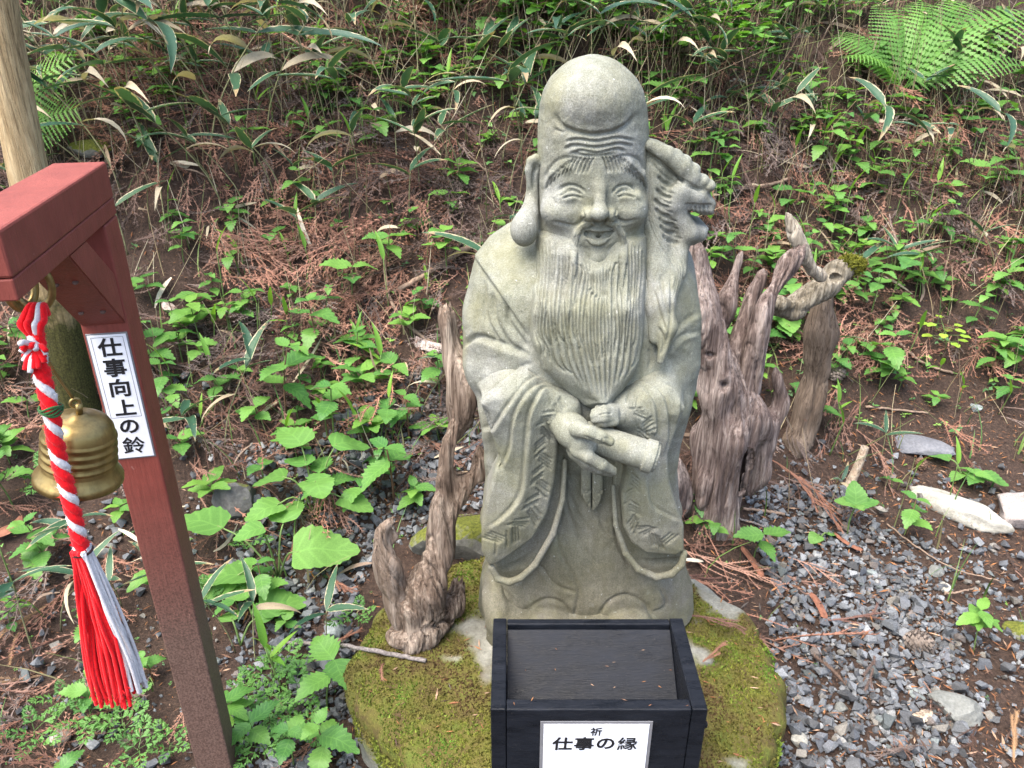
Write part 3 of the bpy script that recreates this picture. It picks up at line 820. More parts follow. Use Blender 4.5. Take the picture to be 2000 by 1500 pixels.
def build_ground():
    def axis(lo, hi, flo, fhi, fine):
        a = np.arange(flo, fhi, fine)
        l = flo - np.cumsum(np.geomspace(fine, 3.0, 26)); r = fhi + np.cumsum(np.geomspace(fine, 3.0, 26))
        return np.concatenate([l[::-1], a, r])
    xs = axis(-20, 20, -3.2, 3.8, .045); ys = axis(-20, 20, .2, 5.6, .045)
    X, Y = np.meshgrid(xs, ys, indexing='ij')
    Z = H(X, Y)
    V = np.stack([X, Y, Z], -1).reshape(-1, 3)
    n, m = X.shape
    i = np.arange(n - 1)[:, None] * m + np.arange(m - 1)[None]
    F = np.stack([i, i + m, i + m + 1, i + 1], -1).reshape(-1, 4)
    o = ob('ground', mk_mesh('ground', V, F, soil_mat()))
    tag(o, 'dark brown forest soil rising into a bank', None, None, 'structure')
build_ground()

def on_ground_many(px, py):
    px = np.asarray(px, float); py = np.asarray(py, float)
    a, b = (px - 1000) / FPX, (750 - py) / FPX
    d = np.stack([a, CP + b * SP, -SP + b * CP], -1)
    t = np.full(len(px), .6); done = np.zeros(len(px), bool)
    for i in range(800):
        p = d * t[:, None]; p[:, 2] += CAM_H
        done |= p[:, 2] <= H(p[:, 0], p[:, 1])
        if done.all(): break
        t = np.where(done, t, t + .008)
    p = d * t[:, None]; p[:, 2] = H(p[:, 0], p[:, 1])
    return p
def in_poly(px, py, pts):
    r = np.zeros(np.shape(px), bool); n = len(pts)
    for i in range(n):
        x1, y1 = pts[i]; x2, y2 = pts[i - 1]
        c = ((y1 > py) != (y2 > py)) & (px < (x2 - x1) * (py - y1) / (y2 - y1 + 1e-9) + x1)
        r ^= c
    return r
BASE_C = np.array([.146, 1.385]); BASE_R = np.array([.525, .43])
def on_base(x, y, m=0.0):
    return ((x - BASE_C[0]) / (BASE_R[0] + m)) ** 2 + ((y - BASE_C[1]) / (BASE_R[1] + m)) ** 2 < 1

# --- mossy stone disc under the statue
def base_top(x, y):
    q = np.sqrt(((x - BASE_C[0]) / BASE_R[0]) ** 2 + ((y - BASE_C[1]) / BASE_R[1]) ** 2)
    return .225 - .05 * np.clip(q - .45, 0, 1) ** 1.6 - .02 * (x - .15) + .02 * (y - 1.4) + (vnoise(x * 7, y * 7, 21) - .5) * .018
def moss_amount(x, y):
    u, v = to_px(np.stack([x, y, np.full(np.shape(x), .21)], -1))
    m = vnoise(x * 9 + 4, y * 9, 31) * .6 + vnoise(x * 30, y * 30, 32) * .4
    q = np.sqrt(((x - BASE_C[0]) / BASE_R[0]) ** 2 + ((y - BASE_C[1]) / BASE_R[1]) ** 2)
    a = .45 + .35 * np.clip((q - .45) / .3, 0, 1)
    a = a - .55 * np.exp(-(((u - 1400) / 75) ** 2 + ((v - 1120) / 60) ** 2))          # bare patch behind the statue
    a = a - .45 * np.exp(-(((u - 1440) / 70) ** 2 + ((v - 1470) / 60) ** 2))          # bare front right
    a = a + .18 * np.exp(-(((u - 830) / 120) ** 2 + ((v - 1370) / 120) ** 2))
    a = a - .35 * np.exp(-(((u - 900) / 60) ** 2 + ((v - 1200) / 40) ** 2))
    return a + .02 + (m - .5) * 1.1
def rock_mat(name, c0, c1, scale=18, moss=0.0, speck=0.0):
    M = Mat(name, .9, .25); v = M.coord()
    a = M.noise(v, scale, 7, .65); b = M.noise(v, scale * 9, 4, .7)
    c = M.ramp(a, [(.3, c0), (.7, c1)])
    c = M.mix(.5, c, M.ramp(b, [(.3, (.45, .45, .45)), (.7, (1.3, 1.3, 1.3))]), 'MULTIPLY')
    if speck: c = M.mix(M.math('MULTIPLY', M.ramp(M.noise(v, 160, 2), [(.58, (0, 0, 0)), (.64, (1, 1, 1))]), speck), c, (.06, .06, .06))
    if moss:
        g = M.n('ShaderNodeNewGeometry'); sp = M.n('ShaderNodeSeparateXYZ'); M.link(g.outputs['Normal'], sp.inputs[0])
        f = M.math('ADD', M.math('MULTIPLY', sp.outputs[2], .5), M.noise(v, 11, 5))
        f = M.ramp(f, [(.95 - moss, (0, 0, 0)), (1.08 - moss, (1, 1, 1))])
        c = M.mix(f, c, M.ramp(b, [(.3, (.035, .045, .008)), (.7, (.15, .16, .025))]))
    return M.done(c, M.bump(b, .5, .004, M.bump(a, .5, .012)))
def moss_stone_mat():
    M = Mat('mossy_stone', .95, .15); v = M.coord()
    a = M.noise(v, 16, 7, .65); b = M.noise(v, 150, 4, .7)
    rock = M.ramp(a, [(.3, (.13, .125, .10)), (.7, (.30, .30, .26))])
    rock = M.mix(.5, rock, M.ramp(b, [(.3, (.5, .5, .5)), (.7, (1.3, 1.3, 1.3))]), 'MULTIPLY')
    moss = M.ramp(M.noise(v, 24, 6), [(.3, (.075, .052, .025)), (.5, (.10, .09, .024)), (.7, (.09, .11, .022))])
    moss = M.mix(.6, moss, M.ramp(b, [(.3, (.4, .4, .4)), (.7, (1.4, 1.4, 1.4))]), 'MULTIPLY')
    c = M.mix(attr_color(M), rock, moss)
    return M.done(c, M.bump(b, .7, .006, M.bump(a, .4, .012)))
def build_base_stone():
    root = thing('base_stone', 'big round flat-topped stone covered in yellow-green moss under the statue', 'stone', (BASE_C[0], BASE_C[1], 0))
    nr, na = 60, 220
    V = []
    a = np.arange(na) / na * 2 * math.pi
    wob = 1 + .05 * (vnoise(np.cos(a) * 2 + 5, np.sin(a) * 2 + 5, 41) - .5) * 2 + .025 * (vnoise(np.cos(a) * 9 + 5, np.sin(a) * 9 + 5, 42) - .5) * 2
    prof = [(q, None) for q in np.linspace(0, .93, 44)] + [(.955, -.006), (.975, -.016), (.99, -.03), (1.0, -.05), (1.003, -.08), (1.0, -.11), (.99, -.15), (.985, -.19), (.98, -.24), (.975, -.30)]
    for q, dz in prof:
        x = BASE_C[0] + BASE_R[0] * q * wob * np.cos(a); y = BASE_C[1] + BASE_R[1] * q * wob * np.sin(a)
        if dz is None: z = base_top(x, y)
        else:
            z = base_top(BASE_C[0] + BASE_R[0] * .93 * wob * np.cos(a), BASE_C[1] + BASE_R[1] * .93 * wob * np.sin(a)) + dz
            k = (vnoise(a * 9, np.full(na, z.mean() * 22), 44) - .5) * .022
            x = x + np.cos(a) * k; y = y + np.sin(a) * k
        V.append(np.stack([x, y, z], -1))
    V = np.concatenate(V); n = len(prof)
    i = np.arange(n - 1)[:, None] * na; j = np.arange(na)[None]; k = (j + 1) % na
    F = np.stack([i + j, i + na + j, i + na + k, i + k], -1).reshape(-1, 4)
    m = np.clip((moss_amount(V[:, 0], V[:, 1]) - .40) / .12, 0, 1)
    low = np.clip((V[:, 2] - .05) / .08, 0, 1)
    m = m * low
    o = ob('stone', mk_mesh('stone', V - [BASE_C[0], BASE_C[1], 0], F, moss_stone_mat(), True, color=np.repeat(m[:, None], 3, 1)), root)
    # moss: tens of thousands of tiny leafy shoots
    N = 42000
    r = np.sqrt(rng.random(N)) * 1.0; t = rng.random(N) * 2 * math.pi
    ai = (t / (2 * math.pi) * na).astype(int) % na
    x = BASE_C[0] + BASE_R[0] * r * wob[ai] * np.cos(t); y = BASE_C[1] + BASE_R[1] * r * wob[ai] * np.sin(t)
    z = base_top(x, y); z = np.where(r > .93, base_top(BASE_C[0] + BASE_R[0] * .93 * np.cos(t), BASE_C[1] + BASE_R[1] * .93 * np.sin(t)) - .05 * ((r - .93) / .07) ** 2, z)
    side = rng.random(N) < .16
    r2 = np.where(side, 1.0, r); x = np.where(side, BASE_C[0] + BASE_R[0] * wob[ai] * np.cos(t), x); y = np.where(side, BASE_C[1] + BASE_R[1] * wob[ai] * np.sin(t), y)
    z = np.where(side, .165 - rng.random(N) * .07, z)
    keep = moss_amount(x, y) > .46 + rng.random(N) * .10
    dx, dy = x - ST_LOC[0], y - ST_LOC[1]
    keep &= ~((np.abs(dx + .0) < .18) & (dy > -.15) & (dy < .2))
    x, y, z, t, side = x[keep], y[keep], z[keep], t[keep], side[keep]
    sv = np.array([[-.35, 0, 0], [.35, 0, 0], [0, .1, 1], [0, -.35, 0], [0, .35, 0], [.1, 0, .8]], float)
    sf = np.array([[0, 1, 2], [3, 4, 5]])
    n = len(x)
    Rm = rot_zyx(rng.random(n) * 6.28, rng.normal(0, .5, n) + np.where(side, .9, 0) * np.cos(t), rng.normal(0, .5, n), rng.uniform(.004, .0095, n))
    VV, FF = instanced(sv, sf, Rm, np.stack([x, y, z - .001], -1) - [BASE_C[0], BASE_C[1], 0])
    h = rng.random(n); g = vnoise(x * 8, y * 8, 51)
    g = np.clip((g * .6 + vnoise(x * 28, y * 28, 52) * .5) * 1.9 - .62, 0, 1)[:, None]
    ca = np.array([.10, .066, .032]); cb = np.array([.138, .148, .028]); cc = np.array([.10, .190, .028])
    c = np.where(g < .5, ca + (cb - ca) * g * 2, cb + (cc - cb) * (g * 2 - 1)) * (.55 + .9 * h[:, None])
    M = Mat('moss_shoots', .9, .1)
    mo = ob('moss', mk_mesh('moss', VV, FF, M.done(attr_color(M)), False, color=np.repeat(c, 6, 0)), root)
    mo['kind'] = 'stuff'
build_base_stone()

# --- gravel: small crushed stones
def hull(pts):
    bm = bmesh.new()
    for p in pts: bm.verts.new(p)
    bmesh.ops.convex_hull(bm, input=bm.verts[:])
    bmesh.ops.delete(bm, geom=[v for v in bm.verts if not v.link_faces], context='VERTS')
    bmesh.ops.triangulate(bm, faces=bm.faces[:])
    bm.verts.index_update()
    V = np.array([v.co[:] for v in bm.verts]); F = np.array([[v.index for v in f.verts] for f in bm.faces])
    bm.free(); return V, F
GR_RIGHT = [(1440, 1035), (1560, 985), (1650, 1010), (1760, 1090), (1840, 1200), (1890, 1330), (1860, 1560), (1480, 1560), (1540, 1240)]
GR_LEFT = [(480, 1010), (640, 1010), (760, 930), (960, 940), (980, 1100), (760, 1130), (700, 1200), (700, 1560), (420, 1560), (450, 1250)]
def gravel_density(u, v):
    d = np.zeros(len(u))
    d = np.where(in_poly(u, v, GR_RIGHT), 1.0, d)
    d = np.where(in_poly(u, v, GR_LEFT), np.clip((u - 360) / 260, .25, .95), d)
    d = np.where((d == 0) & (u > 1500) & (v > 950), .10 + .5 * np.exp(-np.maximum(0, u - 1800 - (v - 1100) * .2) / 90) * (v > 1080), d)
    d = np.where((d == 0) & (u < 480) & (v > 950), .10, d)
    d = np.where((d == 0) & (v > 1560), .6, d)
    return d
def build_gravel():
    vs8 = []
    for k in range(10):
        p = rng.normal(size=(11, 3)); p /= np.linalg.norm(p, axis=1)[:, None]; p *= rng.uniform(.75, 1.1, (11, 1))
        p *= np.array([1, rng.uniform(.6, .9), rng.uniform(.45, .75)]); vs8.append(hull(p))
    N = 56000
    x = rng.uniform(-1.5, 1.9, N); y = rng.uniform(.55, 2.75, N)
    u, v = to_px(np.stack([x, y, np.zeros(N)], -1))
    keep = (rng.random(N) < gravel_density(u, v) * .95) & ~on_base(x, y, -.01)
    x, y = x[keep], y[keep]; n = len(x)
    s = np.exp(rng.normal(math.log(.0090), .50, n)); s = np.clip(s, .0035, .026)
    z = H(x, y) + s * rng.uniform(.1, 1.1, n)
    lay = rng.random(n)
    Rm = rot_zyx(rng.random(n) * 6.28, rng.normal(0, .45, n), rng.normal(0, .45, n), s)
    var = rng.integers(0, 10, n)
    pal = np.array([[.12, .128, .142], [.155, .167, .180], [.20, .212, .225], [.25, .262, .275], [.10, .104, .11], [.22, .205, .18], [.32, .325, .32], [.165, .14, .125], [.13, .15, .15]])
    col = pal[rng.choice(9, n, p=[.19, .2, .17, .1, .16, .06, .04, .04, .04])] * rng.uniform(.42, .85, (n, 1))
    Vs, Fs, Cs, off = [], [], [], 0
    for k in range(10):
        m = var == k
        VV, FF = instanced(*vs8[k], Rm[m], np.stack([x[m], y[m], z[m]], -1))
        Vs.append(VV); Fs.append(FF + off); Cs.append(np.repeat(col[m], len(vs8[k][0]), 0)); off += len(VV)
    M = Mat('gravel', .75, .4); vv = M.coord()
    f = M.noise(vv, 260, 5, .7)
    c = M.mix(.75, attr_color(M), M.ramp(f, [(.3, (.55, .55, .55)), (.52, (1, 1, 1)), (.72, (1.7, 1.7, 1.7))]), 'MULTIPLY')
    o = ob('gravel', mk_mesh('gravel', np.concatenate(Vs), np.concatenate(Fs), M.done(c, M.bump(f, .4, .002)), False, color=np.concatenate(Cs)))
    tag(o, 'blue-grey crushed stone gravel around the mossy stone', 'gravel', None, 'stuff')
    print('gravel', n)
build_gravel()

# --- crumbs of bark, seeds and needles
def build_crumbs():
    N = 92000
    x = rng.uniform(-3.4, 3.8, N); y = rng.uniform(.55, 3.9, N)
    u, v = to_px(np.stack([x, y, H(x, y)], -1))
    d = np.where(y > foot(x) - .2, .50, .40)
    d = np.where((u > 1450) & (v > 700), .75, d)
    d = np.where((u > 1640) & (v > 740), 1.0, d)
    d = np.where(in_poly(u, v, GR_RIGHT), .62, d)
    keep = (rng.random(N) < d)
    x, y = x[keep], y[keep]; n = len(x)
    ob_ = on_base(x, y, -.03); z = np.where(ob_, base_top(x, y), H(x, y)) + rng.uniform(.002, .018, n) * np.where(ob_, .3, 1)
    drop = ob_ & (rng.random(n) < .72); x, y, z = x[~drop], y[~drop], z[~drop]; n = len(x)
    V = np.array([[-1, 0, 0], [0, .17, .02], [0, -.17, .02], [1, 0, 0], [0, 0, .14]], float); F = np.array([[0, 2, 4], [2, 3, 4], [3, 1, 4], [1, 0, 4]])
    s = np.exp(rng.normal(math.log(.0064), .5, n))
    u, v = to_px(np.stack([x, y, z], -1)); z = np.where(in_poly(u, v, GR_RIGHT) & ~on_base(x, y, .0), z + rng.uniform(.004, .016, n), z)
    Rm = rot_zyx(rng.random(n) * 6.28, rng.normal(0, .3, n), rng.normal(0, .4, n), np.clip(s, .002, .02))
    nb_ = 26                                     # a few lie in and on the offering box
    x[:nb_] = rng.uniform(-.02, .32, nb_); y[:nb_] = rng.uniform(.968, 1.16, nb_)
    yy = y[:nb_]; z[:nb_] = np.where(yy < .986, .5205, np.where(yy < 1.03, .506 - (yy - .988) * 1.05 + .001, np.interp(yy, [1.04, 1.168], [.4335, .5135])))
    Rm[:nb_] = rot_zyx(rng.random(nb_) * 6.28, np.zeros(nb_), np.zeros(nb_), rng.uniform(.003, .006, nb_))
    VV, FF = instanced(V, F, Rm, np.stack([x, y, z], -1))
    pal = np.array([[.27, .125, .055], [.20, .09, .045], [.13, .075, .05], [.07, .045, .035], [.32, .21, .14], [.10, .085, .075]])
    c = pal[rng.choice(6, n, p=[.22, .2, .22, .16, .12, .08])] * rng.uniform(.7, 1.25, (n, 1))
    M = Mat('crumbs', .9, .15)
    o = ob('litter_crumbs', mk_mesh('litter_crumbs', VV, FF, M.done(attr_color(M)), False, color=np.repeat(c, 5, 0)))
    tag(o, 'orange-brown seed scales and bark crumbs strewn over the ground', 'debris', None, 'stuff')
build_crumbs()

# --- fallen cedar sprays
def spray(nb, L, seed, spacing=.0098, curl=.8, spread=.55, needle=.0115, coarse=False):
    r = np.random.default_rng(seed)
    parts = []
    def strand(P, w):
        V, F = tube(P, np.linspace(w, w * .5, len(P)), 3, cap=False)
        tri = np.concatenate([F[:, [0, 1, 2]], F[:, [0, 2, 3]]]); parts.append((V, tri))
        seg = np.linalg.norm(np.diff(P, axis=0), axis=1); s_ = np.concatenate([[0], np.cumsum(seg)])
        q = np.arange(spacing * .5, s_[-1], spacing); n = len(q)
        C = np.stack([np.interp(q, s_, P[:, i]) for i in range(3)], -1)
        T = np.stack([np.interp(q, s_, np.gradient(P[:, i], s_)) for i in range(3)], -1); T /= np.linalg.norm(T, axis=1)[:, None]
        S = np.cross(T, [0, 0, 1.0]); S /= np.linalg.norm(S, axis=1)[:, None] + 1e-9; U = np.cross(S, T)
        for sg, up in ((1, .25), (-1, .25), (1, .75)):
            sel = slice(0 if up < .5 else 1, None, 1 if up < .5 else 2)
            l = needle * r.uniform(.7, 1.15, n)[:, None]
            tip = C + T * l * .78 + S * sg * l * .55 + U * l * up * r.uniform(.2, 1, n)[:, None]
            kk = 1.7 if coarse else 1.0; b0 = C - T * .0019 * kk; b1 = C + T * .0024 * kk + S * sg * .0006
            VV = np.stack([b0, b1, tip], 1)[sel].reshape(-1, 3)
            parts.append((VV, np.arange(len(VV)).reshape(-1, 3)))
    t = np.linspace(0, 1, 5 if coarse else 8)
    bend = r.normal(0, curl)
    main = np.stack([L * t, L * .35 * bend * t ** 2, .012 * np.sin(t * 3) + .01 * t], -1)
    strand(main, .0022)
    for k in range(nb):
        f = .12 + .8 * (k + r.random() * .5) / nb
        p = np.array([np.interp(f, t, main[:, i]) for i in range(3)])
        sg = 1 if k % 2 else -1
        a = math.atan2(L * .7 * bend * f, L) + sg * spread * r.uniform(.7, 1.2)
        l = L * (1 - f * .75) * r.uniform(.45, .75)
        tt = np.linspace(0, 1, 3 if coarse else 5); c = r.normal(0, .5) - sg * .35
        st = np.stack([p[0] + l * (np.cos(a) * tt - np.sin(a) * c * tt ** 2 * .4), p[1] + l * (np.sin(a) * tt + np.cos(a) * c * tt ** 2 * .4), p[2] + l * r.normal(0, .12) * tt + .006 * tt], -1)
        strand(st, .0018)
    return join(parts)
def slope_basis(x, y):
    e = .02
    n = np.stack([-(H(x + e, y) - H(x - e, y)) / (2 * e), -(H(x, y + e) - H(x, y - e)) / (2 * e), np.ones(np.shape(x))], -1)
    return n / np.linalg.norm(n, axis=-1)[..., None]
def lay_on(x, y, yaw, tilt, scale):
    """rotation matrices that lay a thing flat on the bank, turned by yaw"""
    n = slope_basis(x, y) + tilt; n /= np.linalg.norm(n, axis=-1)[:, None]
    ax = np.stack([np.cos(yaw), np.sin(yaw), np.zeros(len(yaw))], -1)
    ax = ax - n * np.sum(ax * n, -1)[:, None]; ax /= np.linalg.norm(ax, axis=1)[:, None]
    by = np.cross(n, ax)
    return np.stack([ax, by, n], -1) * np.asarray(scale)[:, None, None]
SPRAY_PAL = np.array([[.180, .092, .064], [.150, .078, .056], [.115, .068, .052], [.080, .055, .046], [.215, .122, .088], [.11, .084, .073]])
def spray_mat():
    M = Mat('dead_cedar', .85, .2)
    f = M.noise(M.coord('Object'), 35, 4)
    return M.done(M.mix(.6, attr_color(M), M.ramp(f, [(.3, (.6, .6, .6)), (.7, (1.35, 1.35, 1.35))]), 'MULTIPLY'))
SPRAYM = spray_mat()
def build_litter():
    spec = ((6, .20, 1, .8), (8, .26, 2, .8), (5, .16, 3, .8), (7, .22, 4, .9), (3, .18, 5, 1.0), (9, .24, 6, .8), (0, .22, 7, 1.2), (1, .20, 8, 1.2))
    var = [spray(a, b, c, curl=d) for a, b, c, d in spec] + [spray(a, b, c + 20, curl=d, spacing=.021, needle=.0135, coarse=True) for a, b, c, d in spec]
    N = 24500
    x = rng.uniform(-4.0, 4.6, N); y = rng.uniform(1.0, 5.0, N)
    u, v = to_px(np.stack([x, y, H(x, y)], -1))
    up = y - foot(x)
    d = np.where(up > 0, .62, np.where(up > -.35, .35, .05)); d = np.where((u > 330) & (u < 1000) & (v > 260) & (v < 820), .95, d)
    d = np.where((u < 330) & (v > 900), .30, d)
    d = np.where((u > 1640) & (v > 700), .06, d); d = np.where((u > 1700) & (v > 820), .02, d)
    d = np.where(in_poly(u, v, GR_RIGHT) | in_poly(u, v, GR_LEFT), .02, d)
    d = d * np.where(y > 3.9, .5, 1.0) * np.where((x < -2.7) | (x > 3.0), .55, 1.0)
    d = d * np.clip(-.1 + 2.2 * vnoise(x * 2.9, y * 2.9, 61), .18, 1.6)
    keep = (rng.random(N) < d) & ~on_base(x, y, .02)
    x, y = x[keep], y[keep]; n = len(x)
    z = H(x, y) + rng.uniform(0, .030, n)
    flow = -math.pi / 2 + 1.6 * (vnoise(x * 1.7, y * 1.7, 63) - .5) * 2 + rng.normal(0, .6, n)
    Rm = lay_on(x, y, flow, rng.normal(0, .28, (n, 3)), np.clip(np.exp(rng.normal(-.25, .38, n)), .35, 1.4))
    k = rng.choice(8, n, p=[.16, .14, .14, .14, .12, .10, .1, .1]) + np.where((y > 2.6) | (x < -2) | (x > 2.2) | (rng.random(n) < .5), 8, 0)
    g = np.clip(vnoise(x * 2 + 7, y * 2, 65) * 1.6 - .3, 0, 1)
    ci = np.where(rng.random(n) < g, rng.choice([0, 1, 4], n), rng.choice([2, 3, 5], n))
    col = SPRAY_PAL[ci] * rng.uniform(.7, 1.75, (n, 1))
    Vs, Fs, Cs, off = [], [], [], 0
    for q in range(16):
        m = k == q
        VV, FF = instanced(*var[q], Rm[m], np.stack([x[m], y[m], z[m]], -1))
        Vs.append(VV); Fs.append(FF + off); Cs.append(np.repeat(col[m], len(var[q][0]), 0)); off += len(VV)
    o = ob('cedar_litter', mk_mesh('cedar_litter', np.concatenate(Vs), np.concatenate(Fs), SPRAYM, False, color=np.concatenate(Cs)))
    tag(o, 'reddish-brown fallen cedar sprays covering the bank', 'litter', None, 'stuff')
    print('litter', n, sum(len(f) for f in Fs))
build_litter()

# --- dry straw: leaning dead stems, and dead strap leaves lying on the bank
def build_straw():
    Vs, Fs, Cs, off = [], [], [], 0
    r = np.random.default_rng(5)
    def addm(V, F, c):
        nonlocal off
        Vs.append(V); Fs.append(F + off); Cs.append(np.repeat(c[None], len(V), 0)); off += len(V)
    for k in range(4600):
        x = r.uniform(-3.8, 4.4); y = r.uniform(2.1, 4.9)
        if y < foot(x) + .1 and r.random() < .8: continue
        u, v = to_px(np.array([x, y, float(H(x, y))]))
        if v > 560 and r.random() < .72: continue
        h = r.uniform(.10, .42) * (1.15 if v < 300 else .7)
        lean = r.normal(0, .28, 2)
        if r.random() < .25: lean *= 3
        z = float(H(x, y)) - .01
        t = np.linspace(0, 1, 4)[:, None]
        b = r.normal(0, .10, 2)
        P = np.concatenate([x + h * (lean[0] * t + b[0] * t ** 2), y + h * (lean[1] * t + b[1] * t ** 2), z + h * t * (1 - .15 * abs(lean[0]))], 1)
        V, F = tube(P, np.linspace(r.uniform(.0010, .0025), .0008, 4), 4, cap=False)
        c = np.array([[.36, .30, .19], [.26, .20, .12], [.17, .13, .085], [.42, .37, .27], [.15, .17, .07]])[r.choice(5, p=[.3, .25, .2, .13, .12])] * r.uniform(.7, 1.15)
        addm(V, F, c)
    for k in range(420):
        x = r.uniform(-2.8, 3.2); y = r.uniform(1.7, 4.8)
        if on_base(x, y, .05): continue
        u, v = to_px(np.array([x, y, float(H(x, y))]))
        if u > 1380 and v > 800: continue
        L = r.uniform(.05, .20); w = r.uniform(.003, .011) * (L / .12) ** .5
        t = np.linspace(0, 1, 6)
        ww = w * np.sin(np.pi * np.clip(t * .92 + .06, 0, 1)) ** .7
        cv = r.normal(0, .35)
        mid = np.stack([L * t, L * cv * t ** 2 * .5, .02 * np.sin(t * 3.1) * r.uniform(.2, 1.2)], -1)
        V = np.stack([mid + np.stack([0 * t, ww, .3 * ww], -1), mid - np.stack([0 * t, ww, -.3 * ww], -1)], 1).reshape(-1, 3)
        F = np.array([[2 * i, 2 * i + 1, 2 * i + 3, 2 * i + 2] for i in range(5)])
        M3 = lay_on(np.array([x]), np.array([y]), np.array([r.uniform(0, 6.28)]), r.normal(0, .35, (1, 3)), np.array([1.0]))[0]
        V = V @ M3.T + np.array([x, y, float(H(x, y)) + r.uniform(.008, .03)])
        c = np.array([[.40, .34, .24], [.28, .21, .14], [.52, .47, .37], [.22, .16, .12]])[r.choice(4, p=[.35, .3, .12, .23])] * r.uniform(.7, 1.1)
        addm(V, F, c)
    M = Mat('straw', .8, .25)
    f = M.noise(M.coord(), 120, 4)
    o = ob('dry_straw', mk_mesh('dry_straw', np.concatenate(Vs), np.concatenate(Fs), M.done(M.mix(.5, attr_color(M), M.ramp(f, [(.3, (.6, .6, .6)), (.7, (1.3, 1.3, 1.3))]), 'MULTIPLY')), True, color=np.concatenate(Cs)))
    tag(o, 'pale dry stems and dead strap leaves among the litter', 'straw', None, 'stuff')
build_straw()
# ------------------------------------------------------------------ the offering box
def black_mat():
    M = Mat('black_paint', .32, .12); v = M.coord('Object', (1, 1, 1))
    g = M.noise(M.coord('Object', (5, 70, 70)), 6, 6, .65); f = M.noise(M.coord('Object', (1, 3, 3)), 14, 6, .65)
    c = M.ramp(f, [(.3, (.004, .005, .007)), (.7, (.012, .014, .019))])
    scuff = M.ramp(M.noise(M.coord('Object', (20, 90, 90)), 3.0, 4, .6), [(.66, (0, 0, 0)), (.72, (1, 1, 1))])
    c = M.mix(M.math('MULTIPLY', scuff, .15), c, (.07, .07, .08))
    dust = M.ramp(M.noise(v, 300, 2), [(.70, (0, 0, 0)), (.74, (1, 1, 1))])
    c = M.mix(M.math('MULTIPLY', dust, .25), c, (.16, .14, .12))
    r = M.ramp(f, [(.3, (.14, .14, .14)), (.7, (.50, .50, .50))])
    return M.done(c, M.bump(g, .35, .004), r)
BLACK = black_mat()
def paper_mat():
    M = Mat('white_card', .35, .45); v = M.coord()
    f = M.noise(v, 30, 4); d = M.ramp(M.noise(v, 260, 2), [(.73, (0, 0, 0)), (.76, (1, 1, 1))])
    c = M.ramp(f, [(.3, (.66, .68, .74)), (.7, (.76, .78, .82))])
    return M.done(M.mix(M.math('MULTIPLY', d, .5), c, (.25, .22, .20)))
PAPER = paper_mat()
INK = simple_mat('ink', (.012, .012, .014), .5, .3, 50, .2)
FILM = simple_mat('clear_film', (.16, .16, .17), .18, .6, 50, .15)
def lettering(txt, size, bold):
    cu = bpy.data.curves.new('lettering', 'FONT'); cu.body = txt; cu.size = size
    cu.align_x = 'CENTER'; cu.align_y = 'CENTER'; cu.offset = bold; cu.extrude = .0003; cu.resolution_u = 3
    cu.shear = .04
    tmp = bpy.data.objects.new('tmp_text', cu); COL.objects.link(tmp)
    dg = bpy.context.evaluated_depsgraph_get(); dg.update()
    me = bpy.data.meshes.new_from_object(tmp.evaluated_get(dg))
    bpy.data.objects.remove(tmp); bpy.data.curves.remove(cu)
    me.name = 'lettering'; me.materials.clear(); me.materials.append(INK)
    n = len(me.vertices); co = np.empty(n * 3); me.vertices.foreach_get('co', co); co = co.reshape(-1, 3)
    c = (co.min(0) + co.max(0)) / 2; c[2] = 0          # true optical centre
    me.vertices.foreach_set('co', (co - c).ravel())
    return me
